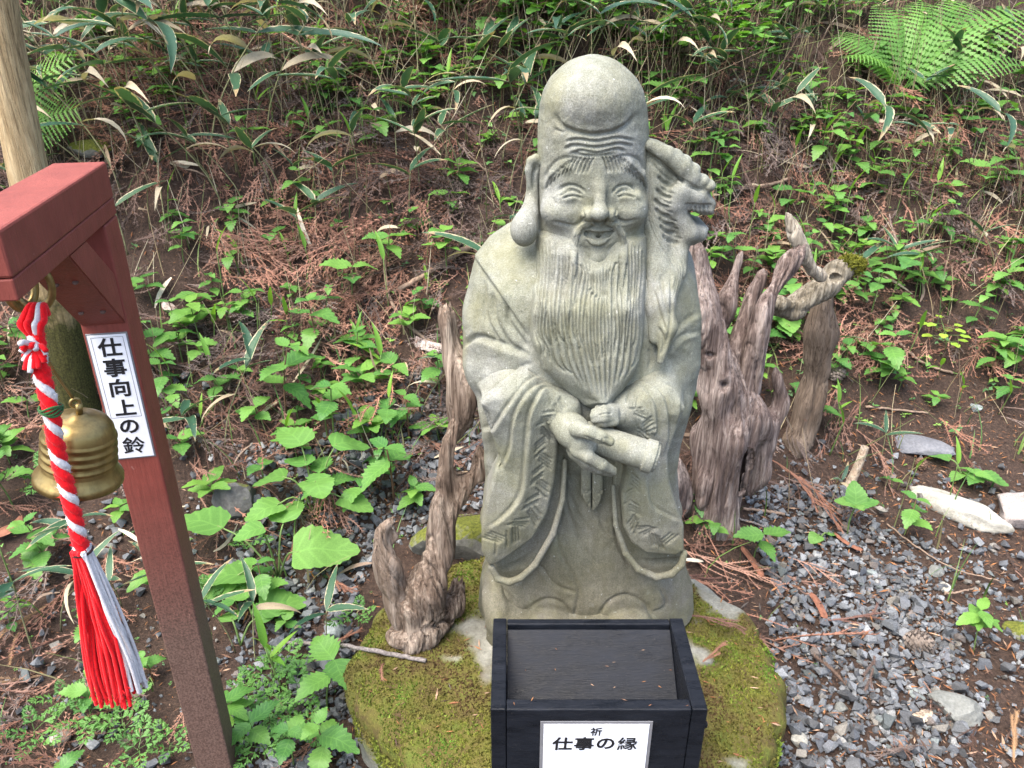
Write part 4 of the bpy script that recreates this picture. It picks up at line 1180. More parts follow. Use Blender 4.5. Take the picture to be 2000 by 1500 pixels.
def build_box():
    x0, x1, yf, yb, zt, zb = -.0375, .3416, .963, 1.186, .52, .215
    xc = (x0 + x1) / 2; w = x1 - x0
    root = thing('offering_box', 'glossy black wooden offering box with a white card, in front of the statue', 'box', (xc, (yf + yb) / 2, zb))
    o = np.array([xc, (yf + yb) / 2, zb])
    def b(name, lo, hi, bev=.0025):
        lo, hi = np.array(lo), np.array(hi)
        return bevel_box(name, hi - lo, BLACK, root, tuple((lo + hi) / 2 - o), bev=bev)
    t = .027
    b('front_panel', (x0 + t + .0008, yf, zb), (x1 - t - .0008, yf + .024, zt - .0015))
    b('back_panel', (x0 + t + .0008, yb - .016, zb), (x1 - t - .0008, yb, zt - .001))
    b('side_panel', (x0, yf - .001, zb), (x0 + t, yb + .001, zt))
    b('side_panel', (x1 - t, yf - .001, zb), (x1, yb + .001, zt))
    # sloping boards of the tray
    def slope(name, ya, za, yb_, zb_, th):
        d = math.hypot(yb_ - ya, zb_ - za); a = math.atan2(zb_ - za, yb_ - ya)
        return bevel_box(name, (w - 2 * t - .0016, d, th), BLACK, root, tuple(np.array([xc, (ya + yb_) / 2, (za + zb_) / 2 - th / 2]) - o), (a, 0, 0), .0015)
    slope('tray_board', 1.040, .432, 1.168, .512, .012)
    slope('tray_board', .988, .506, 1.030, .462, .012)
    b('bottom_board', (x0 + t + .001, yf + .025, zb + .01), (x1 - t - .001, yb - .017, zb + .025))
    b('edge_strip', (x1 + .0005, yf + .004, .468), (x1 + .0055, yf + .012, .478), .001)
    # card with film edge
    cx = .149; cw, ch = .186, .128; cz = .486 - ch / 2
    film = bevel_box('card_film', (cw + .012, .0012, ch + .012), FILM, root, tuple(np.array([cx, yf - .0012, cz]) - o), bev=.0004, seg=1)
    card = bevel_box('card', (cw, .001, ch), PAPER, root, tuple(np.array([cx, yf - .0026, cz]) - o), bev=.0003, seg=1)
    def put(txt, size, bold, x, z, sx=1.0):
        l = ob('lettering', lettering(txt, size, bold), card, (x - cx, -.0011, z - cz), (R(90), 0, 0)); l.scale = (sx, 1, 1); return l
    put('祈', .0215, .00035, .149, .4685)
    for i, ch_ in enumerate('仕事の縁'): put(ch_, .034, .00045 if ch_ == '縁' else .0008, .090 + .0385 * i, .438, 1.08)
build_box()

# ------------------------------------------------------------------ red bell stand
def red_mat():
    M = Mat('red_paint', .55, .35); v = M.coord()
    grain = M.noise(M.coord('Object', (40, 40, 3)), 5, 6, .65); f = M.noise(v, 22, 5); fine = M.noise(v, 240, 3, .7)
    c = M.ramp(f, [(.3, (.165, .036, .026)), (.7, (.225, .054, .040))])
    c = M.mix(.45, c, M.ramp(grain, [(.3, (.6, .6, .6)), (.7, (1.15, 1.15, 1.15))]), 'MULTIPLY')
    # mud splashed over the foot of the post
    g = M.n('ShaderNodeNewGeometry'); sp = M.n('ShaderNodeSeparateXYZ'); M.link(g.outputs['Position'], sp.inputs[0])
    z = M.math('ADD', sp.outputs[2], M.math('MULTIPLY', M.math('SUBTRACT', fine, .5), .34))
    mud = M.ramp(z, [(.46, (1, 1, 1)), (.86, (0, 0, 0))])
    mc = M.ramp(fine, [(.35, (.055, .036, .028)), (.6, (.150, .100, .078))])
    c = M.mix(M.math('MULTIPLY', mud, .92), c, mc)
    chip = M.ramp(M.noise(v, 60, 3, .6), [(.72, (0, 0, 0)), (.745, (1, 1, 1))])
    c = M.mix(M.math('MULTIPLY', chip, .35), c, (.36, .22, .19))
    return M.done(c, M.bump(fine, .25, .0015, M.bump(grain, .45, .003)))
RED = red_mat()
CORNER = np.array([-.651, 1.269])             # back right edge of the post
NF = np.array([.188, -.982]); NF /= np.linalg.norm(NF); NS = np.array([-NF[1], NF[0]])
PW = .073
def frame_pt(f, s, z):                        # f forward from the back of the post, s leftwards from its right side
    p = CORNER + NF * f - NS * s
    return np.array([p[0], p[1], z])
YAW = math.atan2(NF[0], -NF[1])               # local -y looks forward, +x to the right side
def build_stand():
    base = frame_pt(PW / 2, PW / 2, 0)
    root = thing('bell_stand', 'red-painted wooden post and beam with a white lettered plate', 'bell stand', tuple(base), (0, 0, YAW))
    def loc(f, s, z): # local coordinates under the rotated root
        return (PW / 2 - s, PW / 2 - f, z)
    bevel_box('post', (PW, PW, 1.395), RED, root, loc(PW / 2, PW / 2, 1.312 - 1.395 / 2), bev=.003)
    L = .432; bw = .080
    bevel_box('beam', (bw, L, .056), RED, root, loc(L / 2, bw / 2 - .0015, 1.3695), bev=.0035)
    bevel_box('beam_plate', (bw - .001, L - .001, .0265), RED, root, loc(L / 2, bw / 2 - .0010, 1.3275), bev=.002)
    # diagonal brace
    bm = bmesh.new()
    pr = [(PW + .001, 1.148), (PW + .001, 1.235), (PW + .090, 1.3135), (PW + .170, 1.3135)]
    vs_ = [[bm.verts.new(loc(f, s, z)) for f, z in pr] for s in (.002, PW - .002)]
    bm.faces.new(vs_[0]); bm.faces.new(vs_[1][::-1])
    for i in range(4): bm.faces.new([vs_[0][i], vs_[1][i], vs_[1][(i + 1) % 4], vs_[0][(i + 1) % 4]])
    bmesh.ops.recalc_face_normals(bm, faces=bm.faces[:])
    bmesh.ops.bevel(bm, geom=bm.edges[:], offset=.002, segments=2, affect='EDGES')
    brace = ob('brace', bm_mesh('brace', bm, RED), root)
    BR = simple_mat('screw_steel', (.10, .06, .05), .5, .4, 80, .3)
    dv = np.array([.169, 1.3135 - 1.148]); dv /= np.linalg.norm(dv)
    for f_, s_ in ((.025, .020), (.025, .052), (.13, .022), (.125, .050)):
        p = np.array([PW + .001, 1.148]) + dv * (f_ + .03)
        bm = bmesh.new(); bmesh.ops.create_cone(bm, cap_ends=True, segments=10, radius1=.0045, radius2=.0035, depth=.002)
        q = ob('screw', bm_mesh('screw', bm, BR), brace, loc(p[0] + .0012 * dv[1], s_, p[1] - .0012 * dv[0]), (R(45), 0, 0))
    # lettered plate on the face that looks along the beam
    pw, ph, pz = .060, .236, 1.013
    film = bevel_box('plate_film', (pw + .005, .0012, ph + .006), FILM, root, loc(PW + .0006, PW / 2, pz), bev=.0003, seg=1)
    plate = bevel_box('sign_plate', (pw, .0012, ph), PAPER, root, loc(PW + .0020, PW / 2, pz), bev=.0003, seg=1)
    for i, c in enumerate('仕事向上の鈴'):
        l = ob('lettering', lettering(c, .0355 if i not in (3, 4) else .034, .0005 if i == 5 else .0009), plate, (.001, -.0010, .096 - .0378 * i), (R(90), 0, 0)); l.scale = (1.05, .98, 1)
    for (sx, sz, x, z) in ((.050, .0005, 0, .114), (.050, .0005, 0, -.0365), (.0005, .1505, -.0248, .0388), (.0005, .1505, .0248, .0388)):
        bevel_box('border_line', (sx, .0004, sz), INK, plate, (x, -.0008, z), bev=.0001, seg=1)
build_stand()

# ------------------------------------------------------------------ brass bell on its shackle
def brass_mat():
    M = Mat('brass', .34, .5); v = M.coord()
    f = M.noise(v, 18, 5); h = M.noise(v, 120, 4)
    c = M.ramp(f, [(.3, (.19, .13, .045)), (.7, (.36, .27, .11))])
    M.b.inputs['Metallic'].default_value = .85
    tn = M.ramp(M.noise(M.coord('Object', (1, 1, .45)), 34, 6, .7), [(.45, (0, 0, 0)), (.68, (1, 1, 1))])
    c = M.mix(M.math('MULTIPLY', tn, .7), c, (.085, .06, .028))
    return M.done(c, M.bump(h, .12, .001), M.ramp(h, [(.3, (.30, .30, .30)), (.7, (.48, .48, .48))]))
BRASS = brass_mat()
HANG = np.array([-.634, 1.0])
def torus(R_, r_, n=28, m=10, sy=1.0):
    a = np.linspace(0, 2 * math.pi, n, endpoint=False); b = np.linspace(0, 2 * math.pi, m, endpoint=False)
    A, B = np.meshgrid(a, b, indexing='ij')
    V = np.stack([(R_ + r_ * np.cos(B)) * np.cos(A), r_ * np.sin(B), (R_ + r_ * np.cos(B)) * np.sin(A) * sy], -1).reshape(-1, 3)
    i = np.arange(n)[:, None]; j = np.arange(m)[None]
    F = np.stack([i * m + j, ((i + 1) % n) * m + j, ((i + 1) % n) * m + (j + 1) % m, i * m + (j + 1) % m], -1).reshape(-1, 4)
    return V, F
def build_bell():
    zc = 1.084
    root = thing('brass_bell', 'dull brass hand bell with ribbed sides hanging under the red beam', 'bell', (HANG[0], HANG[1], zc))
    prof = [(.0, .0), (.010, .0), (.014, -.004), (.030, -.007), (.042, -.013), (.049, -.024), (.0515, -.036)]
    for k in range(4):
        z = -.038 - .0155 * k; r0 = .0520 + .0006 * k
        prof += [(r0, z), (r0 + .0022, z - .003), (r0 + .0026, z - .006), (r0 + .0008, z - .0085), (r0 + .0001, z - .012)]
    prof += [(.0555, -.102), (.0585, -.110), (.0630, -.1175), (.0655, -.122), (.0658, -.131), (.0635, -.1325), (.0600, -.128), (.0550, -.10), (.050, -.04), (.0, -.02)]
    n = 64; a = np.arange(n) / n * 2 * math.pi
    V = np.concatenate([np.stack([r * np.cos(a), r * np.sin(a), np.full(n, z)], -1) for r, z in prof])
    i = np.arange(len(prof) - 1)[:, None] * n; j = np.arange(n)[None]; k = (j + 1) % n
    F = np.stack([i + j, i + n + j, i + n + k, i + k], -1).reshape(-1, 4)
    V = V * np.array([.94, .94, .86])
    body = ob('bell_body', mk_mesh('bell_body', V, F, BRASS), root, rot=(R(-2), R(13), 0))
    V, F = tube([(0, 0, .0), (0, 0, .016)], .005, 12); ob('crown_stem', mk_mesh('crown_stem', V, F, BRASS), root, rot=(R(-2), R(9), 0))
    V, F = torus(.006, .0026); ob('crown_loop', mk_mesh('crown_loop', V, F, BRASS), root, (-.002, 0, .018), (0, 0, R(40)))
    # hanging wire up to two big shackle loops under the beam
    V, F = tube(catmull([(-.002, 0, .022), (-.018, -.008, .09), (-.022, -.006, .172)], 10), .0022, 6); ob('hanging_wire', mk_mesh('hanging_wire', V, F, BRASS), root)
    V, F = torus(.024, .0050, 32, 10, 1.35); ob('shackle', mk_mesh('shackle', V, F, BRASS), root, (-.030, -.004, .199), (0, 0, R(75)))
    V, F = torus(.024, .0050, 32, 10, 1.35); ob('shackle', mk_mesh('shackle', V, F, BRASS), root, (-.014, -.004, .198), (0, 0, R(15)))
    V, F = tube([(0, 0, -.018), (0, 0, -.10)], .004, 8); ob('clapper', mk_mesh('clapper', V, F, BRASS), root)
build_bell()

# ------------------------------------------------------------------ red and white bell rope
def yarn_mat(name, col):
    M = Mat(name, .9, .1); v = M.coord()
    f = M.noise(M.coord('Object', (1, 1, .35)), 420, 4, .7)
    M.b.inputs['Sheen Weight'].default_value = .12
    return M.done(M.mix(.6, col, M.ramp(f, [(.3, (.6, .6, .6)), (.7, (1.25, 1.25, 1.25))]), 'MULTIPLY'), M.bump(f, .7, .002))
YR = yarn_mat('red_yarn', (.74, .008, .014)); YW = yarn_mat('white_yarn', (.62, .60, .61)); YK = yarn_mat('dark_thread', (.03, .01, .012)); YG = yarn_mat('green_wire', (.03, .10, .03))
def build_rope():
    def C(px, py, Y): return at_y(px, py, Y)
    path = catmull([C(70, 640, .948), C(74, 690, .935), C(84, 740, .93), C(100, 800, .925), C(112, 880, .925), C(130, 950, .925), C(150, 1030, .925), C(160, 1076, .925)], 160)
    root = thing('bell_rope', 'twisted red and white bell rope ending in a red tassel', 'rope', tuple(path[-1]))
    o = path[-1].copy()
    s_ = np.concatenate([[0], np.cumsum(np.linalg.norm(np.diff(path, axis=0), axis=1))])
    T = np.gradient(path, axis=0); T /= np.linalg.norm(T, axis=1)[:, None]
    N = np.cross(T, [0, 1.0, 0]); N /= np.linalg.norm(N, axis=1)[:, None]; B = np.cross(T, N)
    def strand(name, ph, mat, r, off):
        a = -s_ / .056 * 2 * math.pi + ph
        P = path + off * (np.cos(a)[:, None] * N + np.sin(a)[:, None] * B)
        rr = r * (1 + .06 * np.sin(s_ * 900 + ph)) * np.clip(s_ / .03 + .55, 0, 1)
        V, F = tube(P, rr, 12); st_ = ob(name, mk_mesh(name, V - o, F, mat), root)
        q = rng.integers(0, len(V) - 2, 1500); b_ = V[q]; ax = path[np.minimum(q // 12, 159)]; nn = b_ - ax; nn /= np.linalg.norm(nn, axis=1)[:, None] + 1e-9
        e_ = b_ + nn * rng.uniform(.0006, .0032, (1500, 1)) + rng.normal(0, .0016, (1500, 3)); w_ = rng.normal(0, .00022, (1500, 3))
        fz = np.stack([b_ - nn * .0005 + w_, b_ - nn * .0005 - w_, e_], 1).reshape(-1, 3) - o
        ob('fuzz', mk_mesh('fuzz', fz, np.arange(4500).reshape(-1, 3), mat, False), st_)['kind'] = 'stuff'
    strand('red_strand', 0, YR, .0069, .0048); strand('red_strand', 1.9, YR, .0067, .0047); strand('white_strand', 3.95, YW, .0060, .0051)
    # loops through the shackle and the knot of loose ends
    for q, (dx, m) in enumerate(((-.012, YR), (.006, YW), (.014, YR), (-.004, YR))):
        P = catmull([path[10] + [dx * .3, 0, 0], path[4] + [dx, -.008, .012], path[0] + [dx * 1.1, -.002, .012], path[0] + [dx * .6, .016, .026], path[0] + [dx * .2, .028, .008]], 24)
        V, F = tube(P, .0042, 8); ob('loop', mk_mesh('loop', V - o, F, m), root)
    r = random.Random(4)
    for q in range(16):
        c = path[18]; a = q * 2.4; ln = r.uniform(.013, .024)
        e = np.array([math.cos(a), -abs(math.sin(a)) * .6, math.sin(a) * .9 + .15]) * ln
        P = catmull([c, c + e * .6 + [0, -.006, 0], c + e + [0, -.010, -.008]], 8)
        V, F = tube(P, np.linspace(.0045, .0036, 8), 6); ob('knot_end', mk_mesh('knot_end', V - o, F, YR if q % 3 else YW), root)
    for q in range(4):
        k = 66 + q
        a = np.linspace(0, 2 * math.pi, 20)
        P = path[k] + .0142 * (np.cos(a)[:, None] * N[k] + np.sin(a)[:, None] * B[k]) + np.array([0, 0, .003])[None] * np.sin(a * 2 + q)[:, None]
        V, F = tube(P, .0016, 6); ob('green_wire', mk_mesh('green_wire', V - o, F, YG), root)
    # binding thread and tassel
    V, F = torus(.0142, .0020, 24, 6); V = V[:, [0, 2, 1]]; ob('binding', mk_mesh('binding', V, F, YK), root)
    top = path[-1]
    bl, br = C(190, 1348, .925), C(276, 1342, .925)
    def yarns(name, n, lo, hi, mat, rad, jit, seed):
        r = random.Random(seed); parts = []
        for k in range(n):
            u = lo + (hi - lo) * (k + r.random()) / n
            e = bl + (br - bl) * u + np.array([0, r.uniform(-.022, .022), r.uniform(-.014, .016) - .012 * math.sin(u * 3)])
            m1 = top + (e - top) * .35 + np.array([(u - .5) * .018, r.uniform(-.010, .010), 0]); m0 = top + np.array([(u - .5) * .020, r.uniform(-.012, .012), -.004])
            m2 = top + (e - top) * .72 + np.array([(u - .5) * .012 + r.uniform(-.004, .004), r.uniform(-.006, .006), 0])
            P = catmull([m0 + [0, 0, .008], m0, m1, m2, e], 18)
            V, F = tube(P, np.concatenate([np.full(13, rad), np.linspace(rad, rad * 1.15, 5)]), 7); parts.append((V - o, F))
            for w in range(5):                     # frayed fibres
                f0 = P[-2] + np.array([r.uniform(-1, 1), r.uniform(-1, 1), 0]) * rad * .7
                f1 = f0 + np.array([r.uniform(-.006, .006), r.uniform(-.004, .004), -r.uniform(.004, .014)])
                V, F = tube([f0, (f0 + f1) / 2 + [.001, 0, 0], f1], [.0008, .0007, .0004], 4); parts.append((V - o, F))
        V, F = join(parts); ob(name, mk_mesh(name, V, F, mat), root)
    yarns('red_tassel', 92, .0, .80, YR, .0026, 0, 1)
    yarns('red_tassel', 5, .81, .86, YR, .0024, 0, 3)
    yarns('white_tassel', 13, .87, 1.02, YW, .0026, 0, 2)
build_rope()

# ------------------------------------------------------------------ driftwood
def wood_mat(name, c0, c1, c2, sc=(34, 34, 3.2), moss=0.0):
    M = Mat(name, .9, .15)
    v = M.coord('Object', sc); g = M.noise(v, 2.2, 7, .68, .6); f = M.noise(M.coord(), 6, 4); h = M.noise(M.coord(), 170, 4)
    c = M.ramp(g, [(.30, c0), (.5, c1), (.72, c2)])
    c = M.mix(M.math('MULTIPLY', M.ramp(f, [(.4, (0, 0, 0)), (.65, (1, 1, 1))]), .45), c, tuple(.62 * a for a in c1))
    bl = M.math('MULTIPLY', M.ramp(M.noise(M.coord('Object', (1, 1, .5)), 7, 5, .6), [(.48, (0, 0, 0)), (.66, (1, 1, 1))]), M.ramp(g, [(.35, (0, 0, 0)), (.6, (1, 1, 1))]))
    c = M.mix(M.math('MULTIPLY', bl, .65), c, tuple(min(.6, 1.15 * a + .04) for a in c2))
    ln = M.noise(M.coord('Object', tuple(2.4 * a for a in sc[:2]) + (sc[2] * .8,)), 2.6, 4, .6)
    c = M.mix(.75, c, M.ramp(ln, [(.33, (.28, .26, .25)), (.47, (1, 1, 1)), (.7, (1.18, 1.18, 1.18))]), 'MULTIPLY')
    if moss:
        gn = M.n('ShaderNodeNewGeometry'); sp = M.n('ShaderNodeSeparateXYZ'); M.link(gn.outputs['Position'], sp.inputs[0])
        zf = M.math('ADD', M.math('MULTIPLY', M.math('SUBTRACT', moss, sp.outputs[2]), 2.2), M.noise(M.coord(), 12, 5))
        c = M.mix(M.ramp(zf, [(.45, (0, 0, 0)), (.75, (1, 1, 1))]), c, M.ramp(h, [(.3, (.018, .018, .008)), (.7, (.075, .07, .022))]))
    return M.done(c, M.bump(g, 1.0, .012, M.bump(h, .35, .003)))
WOOD_L = wood_mat('driftwood_brown', (.045, .030, .021), (.175, .126, .094), (.40, .33, .26))
WOOD_R = wood_mat('driftwood_grey', (.045, .032, .028), (.165, .122, .107), (.42, .35, .31))
WOOD_G = wood_mat('log_grey', (.065, .046, .034), (.155, .115, .085), (.26, .20, .15))
def wood_mesh(chains, h=.005, k=.02, subs=(), seed=0, grain=.006):
    allp = np.concatenate([np.array([at_y(x, y, Y) for x, y, Y, r in c]) for c in chains])
    pad = .19
    S = Solid(allp.min(0) - pad, allp.max(0) + pad, h)
    for c in chains:
        P = np.array([at_y(x, y, Y) for x, y, Y, r in c]); rr = np.array([r * mpp(p) for (x, y, Y, r), p in zip(c, P)])
        n = max(2, len(P) * 3); Q = catmull(P, n); q = np.interp(np.linspace(0, 1, n), np.linspace(0, 1, len(P)), rr)
        S.chain(list(Q), q, k)
    for x, y, Y, rx, ry, rz in subs:
        c = at_y(x, y, Y); m = mpp(c); S.ell(c, (rx * m, ry * m, rz * m), .006, 'sub')
    P, F = S.mesh(); P = relax(P, F, 1); N = normals(P, F)
    sw = vnoise(P[:, 0] * 5 + P[:, 1] * 3, P[:, 2] * 3.5, seed + 1) * 1.6
    a = P[:, 0] * 80 + P[:, 1] * 55 + sw * 9; b = P[:, 2] * 6.5 + P[:, 1] * 3
    g = 1 - np.abs(vnoise(a, b, seed + 2) * 2 - 1)
    a2 = P[:, 0] * 34 + P[:, 1] * 26 + sw * 5; crack = (1 - np.abs(vnoise(a2, P[:, 2] * 3.2, seed + 7) * 2 - 1)) ** 7 * np.clip(vnoise(a2 * .2, P[:, 2] * 4, seed + 8) * 3 - 1.1, 0, 1)
    D = -grain * 2.4 * crack - grain * g ** 2.2 + (vnoise(a * .32, b * .9, seed + 3) - .5) * grain * 3.2 + (vnoise(P[:, 0] * 14 + P[:, 1] * 11, P[:, 2] * 11, seed + 4) - .5) * .026
    for c in chains:                              # splintered, not rounded, ends
        t0, t1 = at_y(*c[-1][:3]), at_y(*c[-2][:3]); rt = c[-1][3] * mpp(t0); ax = (t0 - t1) / np.linalg.norm(t0 - t1)
        q = P - t0; al = q @ ax; lat = np.linalg.norm(q - al[:, None] * ax, axis=1)
        m = np.clip((al + .2 * rt) / (.6 * rt), 0, 1) * (lat < 1.6 * rt) * (al < 2 * rt)
        jag = (vnoise(P[:, 0] * 150 + P[:, 1] * 90, P[:, 1] * 130, seed + 6) - .62) * rt * 1.9
        P = P + ax[None] * (m * jag)[:, None]
    return P + N * D[:, None], F
def wood_thing(name, part_name, label, cat, chains, mat, loc, extra=(), **kw):
    root = thing(name, label, cat, tuple(loc))
    P, F = wood_mesh(chains, **kw)
    ob(part_name, mk_mesh(part_name, P - loc, F, mat), root)
    return root
def build_wood():
    A = 1.45
    loc = at_y(800, 1240, A)
    root = wood_thing('driftwood', 'trunk', 'forked brown driftwood branch standing on the moss, leaning on the statue', 'driftwood',
        [[(806, 1232, A, 36), (838, 1140, A + .01, 42), (862, 1050, A + .02, 39), (866, 970, A + .03, 29), (874, 890, A + .04, 26), (896, 800, A + .05, 29), (902, 745, A + .06, 25), (886, 690, A + .07, 20), (877, 640, A + .07, 18), (873, 604, A + .07, 17)],
         [(862, 1030, A + .02, 30), (902, 965, A + .04, 24), (930, 915, A + .05, 20), (938, 884, A + .05, 13)], [(948, 935, A + .05, 14), (952, 912, A + .05, 9)],
         [(870, 1215, A + .04, 26), (886, 1172, A + .05, 32), (892, 1148, A + .06, 18)], [(775, 1246, A - .01, 26), (806, 1250, A - .03, 30), (838, 1226, A - .02, 22)]],
        WOOD_L, loc, h=.004, k=.014, seed=3, subs=[(905, 900, A - .02, 5, 30, 60), (876, 930, A - .03, 3, 14, 90), (858, 1100, A - .05, 3, 12, 90)])
    P, F = wood_mesh([[(792, 1215, A, 28), (770, 1150, A, 31), (744, 1095, A - .01, 28), (738, 1060, A - .01, 20), (750, 1030, A, 15), (762, 1018, A + .01, 9)], [(752, 1040, A + .01, 13), (772, 1052, A + .02, 8)]], h=.004, k=.012, seed=9)
    PALE = wood_mat('driftwood_pale', (.10, .070, .048), (.24, .18, .135), (.40, .33, .27), (26, 26, 5))
    ob('knotted_stub', mk_mesh('knotted_stub', P - loc, F, PALE), root)
    # right: big forked stump behind the statue
    B = 2.07
    loc = at_y(1385, 1062, B)
    root = wood_thing('driftwood_stump', 'trunk', 'big grey-brown upturned stump with forked limbs behind the statue', 'stump',
        [[(1388, 1060, B, 46), (1396, 970, B, 49), (1410, 890, B, 54), (1428, 825, B, 58), (1410, 745, B, 44), (1388, 670, B, 31), (1372, 590, B, 27), (1358, 515, B + .03, 19), (1348, 475, B + .03, 10)],
         [(1455, 815, B, 46), (1492, 832, B + .02, 28), (1518, 806, B + .03, 18), (1520, 758, B + .03, 11), (1516, 718, B + .03, 4)],
         [(1502, 846, B + .02, 26), (1482, 912, B + .02, 22), (1462, 960, B + .02, 12)],
         [(1372, 850, B + .04, 24), (1372, 890, B + .04, 20)]],
        WOOD_R, loc, h=.005, k=.02, seed=23, subs=[(1424, 772, B - .13, 15, 60, 18), (1392, 703, B - .08, 14, 34, 8), (1444, 808, B - .125, 16, 30, 34), (1338, 935, B - .10, 11, 70, 48), (1452, 925, B - .06, 6, 60, 52)])
    def limb(name, chains, seed, **kw):
        P, F = wood_mesh(chains, h=.0045, k=.012, seed=seed, **kw)
        ob(name, mk_mesh(name, P - loc, F, WOOD_R), root)
    limb('limb', [[(1452, 770, B, 26), (1472, 700, B, 21), (1490, 635, B, 20), (1506, 575, B, 20), (1536, 524, B + .02, 20), (1560, 492, B + .03, 15)]], 31)
    limb('limb', [[(1430, 730, B + .04, 20), (1448, 655, B + .05, 16), (1466, 592, B + .06, 15), (1484, 550, B + .06, 13), (1494, 530, B + .06, 9)]], 33, subs=[(1462, 620, B - .02, 9, 40, 70)])
    limb('limb', [[(1396, 650, B + .08, 17), (1420, 602, B + .08, 16), (1434, 552, B + .09, 14), (1446, 500, B + .10, 10)]], 35)
    P, F = wood_mesh([[(1600, 540, B + .10, 14), (1578, 512, B + .08, 14), (1560, 470, B + .08, 11), (1545, 440, B + .08, 9), (1536, 420, B + .08, 7)]], h=.004, k=.008, seed=37, grain=.002)
    ob('broken_tip', mk_mesh('broken_tip', P - loc, F, wood_mat('bleached', (.17, .14, .11), (.32, .28, .22), (.48, .44, .37))), root)
    P, F = wood_mesh([[(1318, 905, B - .02, 20), (1322, 950, B - .02, 22), (1332, 1000, B, 18)]], h=.005, k=.01, seed=39)
    ob('root_stub', mk_mesh('root_stub', P - loc, F, WOOD_R), root)
    # upright grey log
    C_ = 2.45
    g = on_ground(1556, 868); C_ = g[1]
    wood_thing('log', 'log', 'weathered grey-brown log standing upright right of the stump', 'log',
               [[(1548, 880, C_, 26), (1562, 840, C_, 25), (1584, 770, C_, 24), (1598, 690, C_, 24), (1606, 620, C_, 23), (1608, 575, C_, 21)]], WOOD_G, g, h=.005, k=.02, seed=43)
    # mossy curved branch
    D_ = C_ - .12
    loc2 = at_y(1606, 572, D_)
    r2 = wood_thing('mossy_branch', 'branch', 'grey curved branch with a moss-capped end resting on the upright log', 'branch',
               [[(1500, 596, D_ - .05, 16), (1540, 590, D_, 17), (1580, 578, D_, 18), (1612, 556, D_, 20), (1636, 532, D_, 20), (1652, 520, D_, 18)], [(1500, 600, D_, 12), (1530, 612, D_, 9), (1570, 606, D_, 6)]],
               wood_mat('branch_grey', (.06, .05, .036), (.17, .145, .105), (.33, .30, .24)), loc2, h=.0045, k=.012, seed=47, subs=[(1638, 548, D_ - .05, 12, 30, 8)])
    n = 2600; v = rng.normal(size=(n, 3)); v /= np.linalg.norm(v, axis=1)[:, None]
    c = at_y(1662, 518, D_); rad = 25 * mpp(c)
    p = c + v * rad * rng.uniform(.7, 1.05, (n, 1)) * np.array([1.1, .9, .8])
    sv = np.array([[-.35, 0, 0], [.35, 0, 0], [0, .1, 1], [0, -.35, 0], [0, .35, 0], [.1, 0, .8]], float); sf = np.array([[0, 1, 2], [3, 4, 5]])
    VV, FF = instanced(sv, sf, rot_zyx(rng.random(n) * 6.28, rng.normal(0, .9, n), rng.normal(0, .9, n), rng.uniform(.006, .012, n)), p - loc2)
    M = Mat('moss_cap', .9, .1)
    col = np.array([.13, .135, .02]) * rng.uniform(.4, 1.4, (n, 1))
    mo = ob('moss_cap', mk_mesh('moss_cap', VV, FF, M.done(attr_color(M)), False, color=np.repeat(col, 6, 0)), r2); mo['kind'] = 'stuff'
    V, F = tube([c + [0, 0, -rad * .5], c + [0.002, 0, rad * .5]], rad * .75, 12); ob('moss_core', mk_mesh('moss_core', V - loc2, F, simple_mat('moss_dark', (.06, .065, .012), .95, .1, 120, .4)), r2)
    # trunk of a young tree behind the beam
    T_ = on_ground(152, 812); Yt = T_[1]
    root = thing('tree_trunk', 'pale tan tree trunk with a mossy foot behind the red beam', 'tree', tuple(T_))
    top = at_y(-60, -420, Yt)
    P = catmull([T_ + [0.01, 0, -.06], at_y(142, 740, Yt), at_y(120, 620, Yt), at_y(84, 470, Yt), at_y(48, 300, Yt), at_y(14, 120, Yt), at_y(-8, -40, Yt), top], 90)
    r_ = np.interp(np.linspace(0, 1, 90), [0, .08, .5, 1], [.075, .062, .056, .042])
    prof = 1 + .05 * np.array([[vnoise(2 * math.cos(q * math.pi / 12) + 5, 2 * math.sin(q * math.pi / 12) + i * .16, 71) - .5 for q in range(24)] for i in range(90)])
    V, F = tube(P, r_, 24, prof=prof)
    tm = wood_mat('tan_bark', (.21, .145, .075), (.36, .265, .145), (.46, .36, .215), (22, 22, 2.5), moss=.86)
    ob('trunk', mk_mesh('trunk', V - T_, F, tm), root)
build_wood()

# ------------------------------------------------------------------ single stones
def rock_mesh(dims, seed, sub=3, cuts=9, rough=.06):
    r = np.random.default_rng(seed)
    bm = bmesh.new(); bmesh.ops.create_icosphere(bm, subdivisions=sub, radius=1.0)
    V = np.array([v.co[:] for v in bm.verts]); F = np.array([[v.index for v in f.verts] for f in bm.faces]); bm.free()
    for k in range(cuts):
        n = r.normal(size=3); n /= np.linalg.norm(n); d = r.uniform(.55, .85)
        q = V @ n; V = V - np.maximum(q - d, 0)[:, None] * n[None] * .92
    V = V + V * ((vnoise(V[:, 0] * 3 + seed, V[:, 1] * 3 + V[:, 2] * 2, seed) - .5) * rough * 2 + (vnoise(V[:, 0] * 9, V[:, 1] * 9 + V[:, 2] * 7, seed + 1) - .5) * rough)[:, None]
    return V * np.asarray(dims) / 2 * 1.15, F
R_WHITE = rock_mat('pale_stone', (.22, .21, .175), (.44, .43, .38), 14)
R_GRAN = rock_mat('pink_granite', (.24, .205, .19), (.38, .34, .32), 26, speck=.5)
R_SLATE = rock_mat('slate', (.10, .105, .12), (.17, .175, .19), 12)
R_GREY = rock_mat('grey_block', (.12, .125, .115), (.20, .205, .19), 14)
R_MOSS = rock_mat('mossy_rock', (.10, .10, .09), (.22, .22, .19), 14, moss=.28)
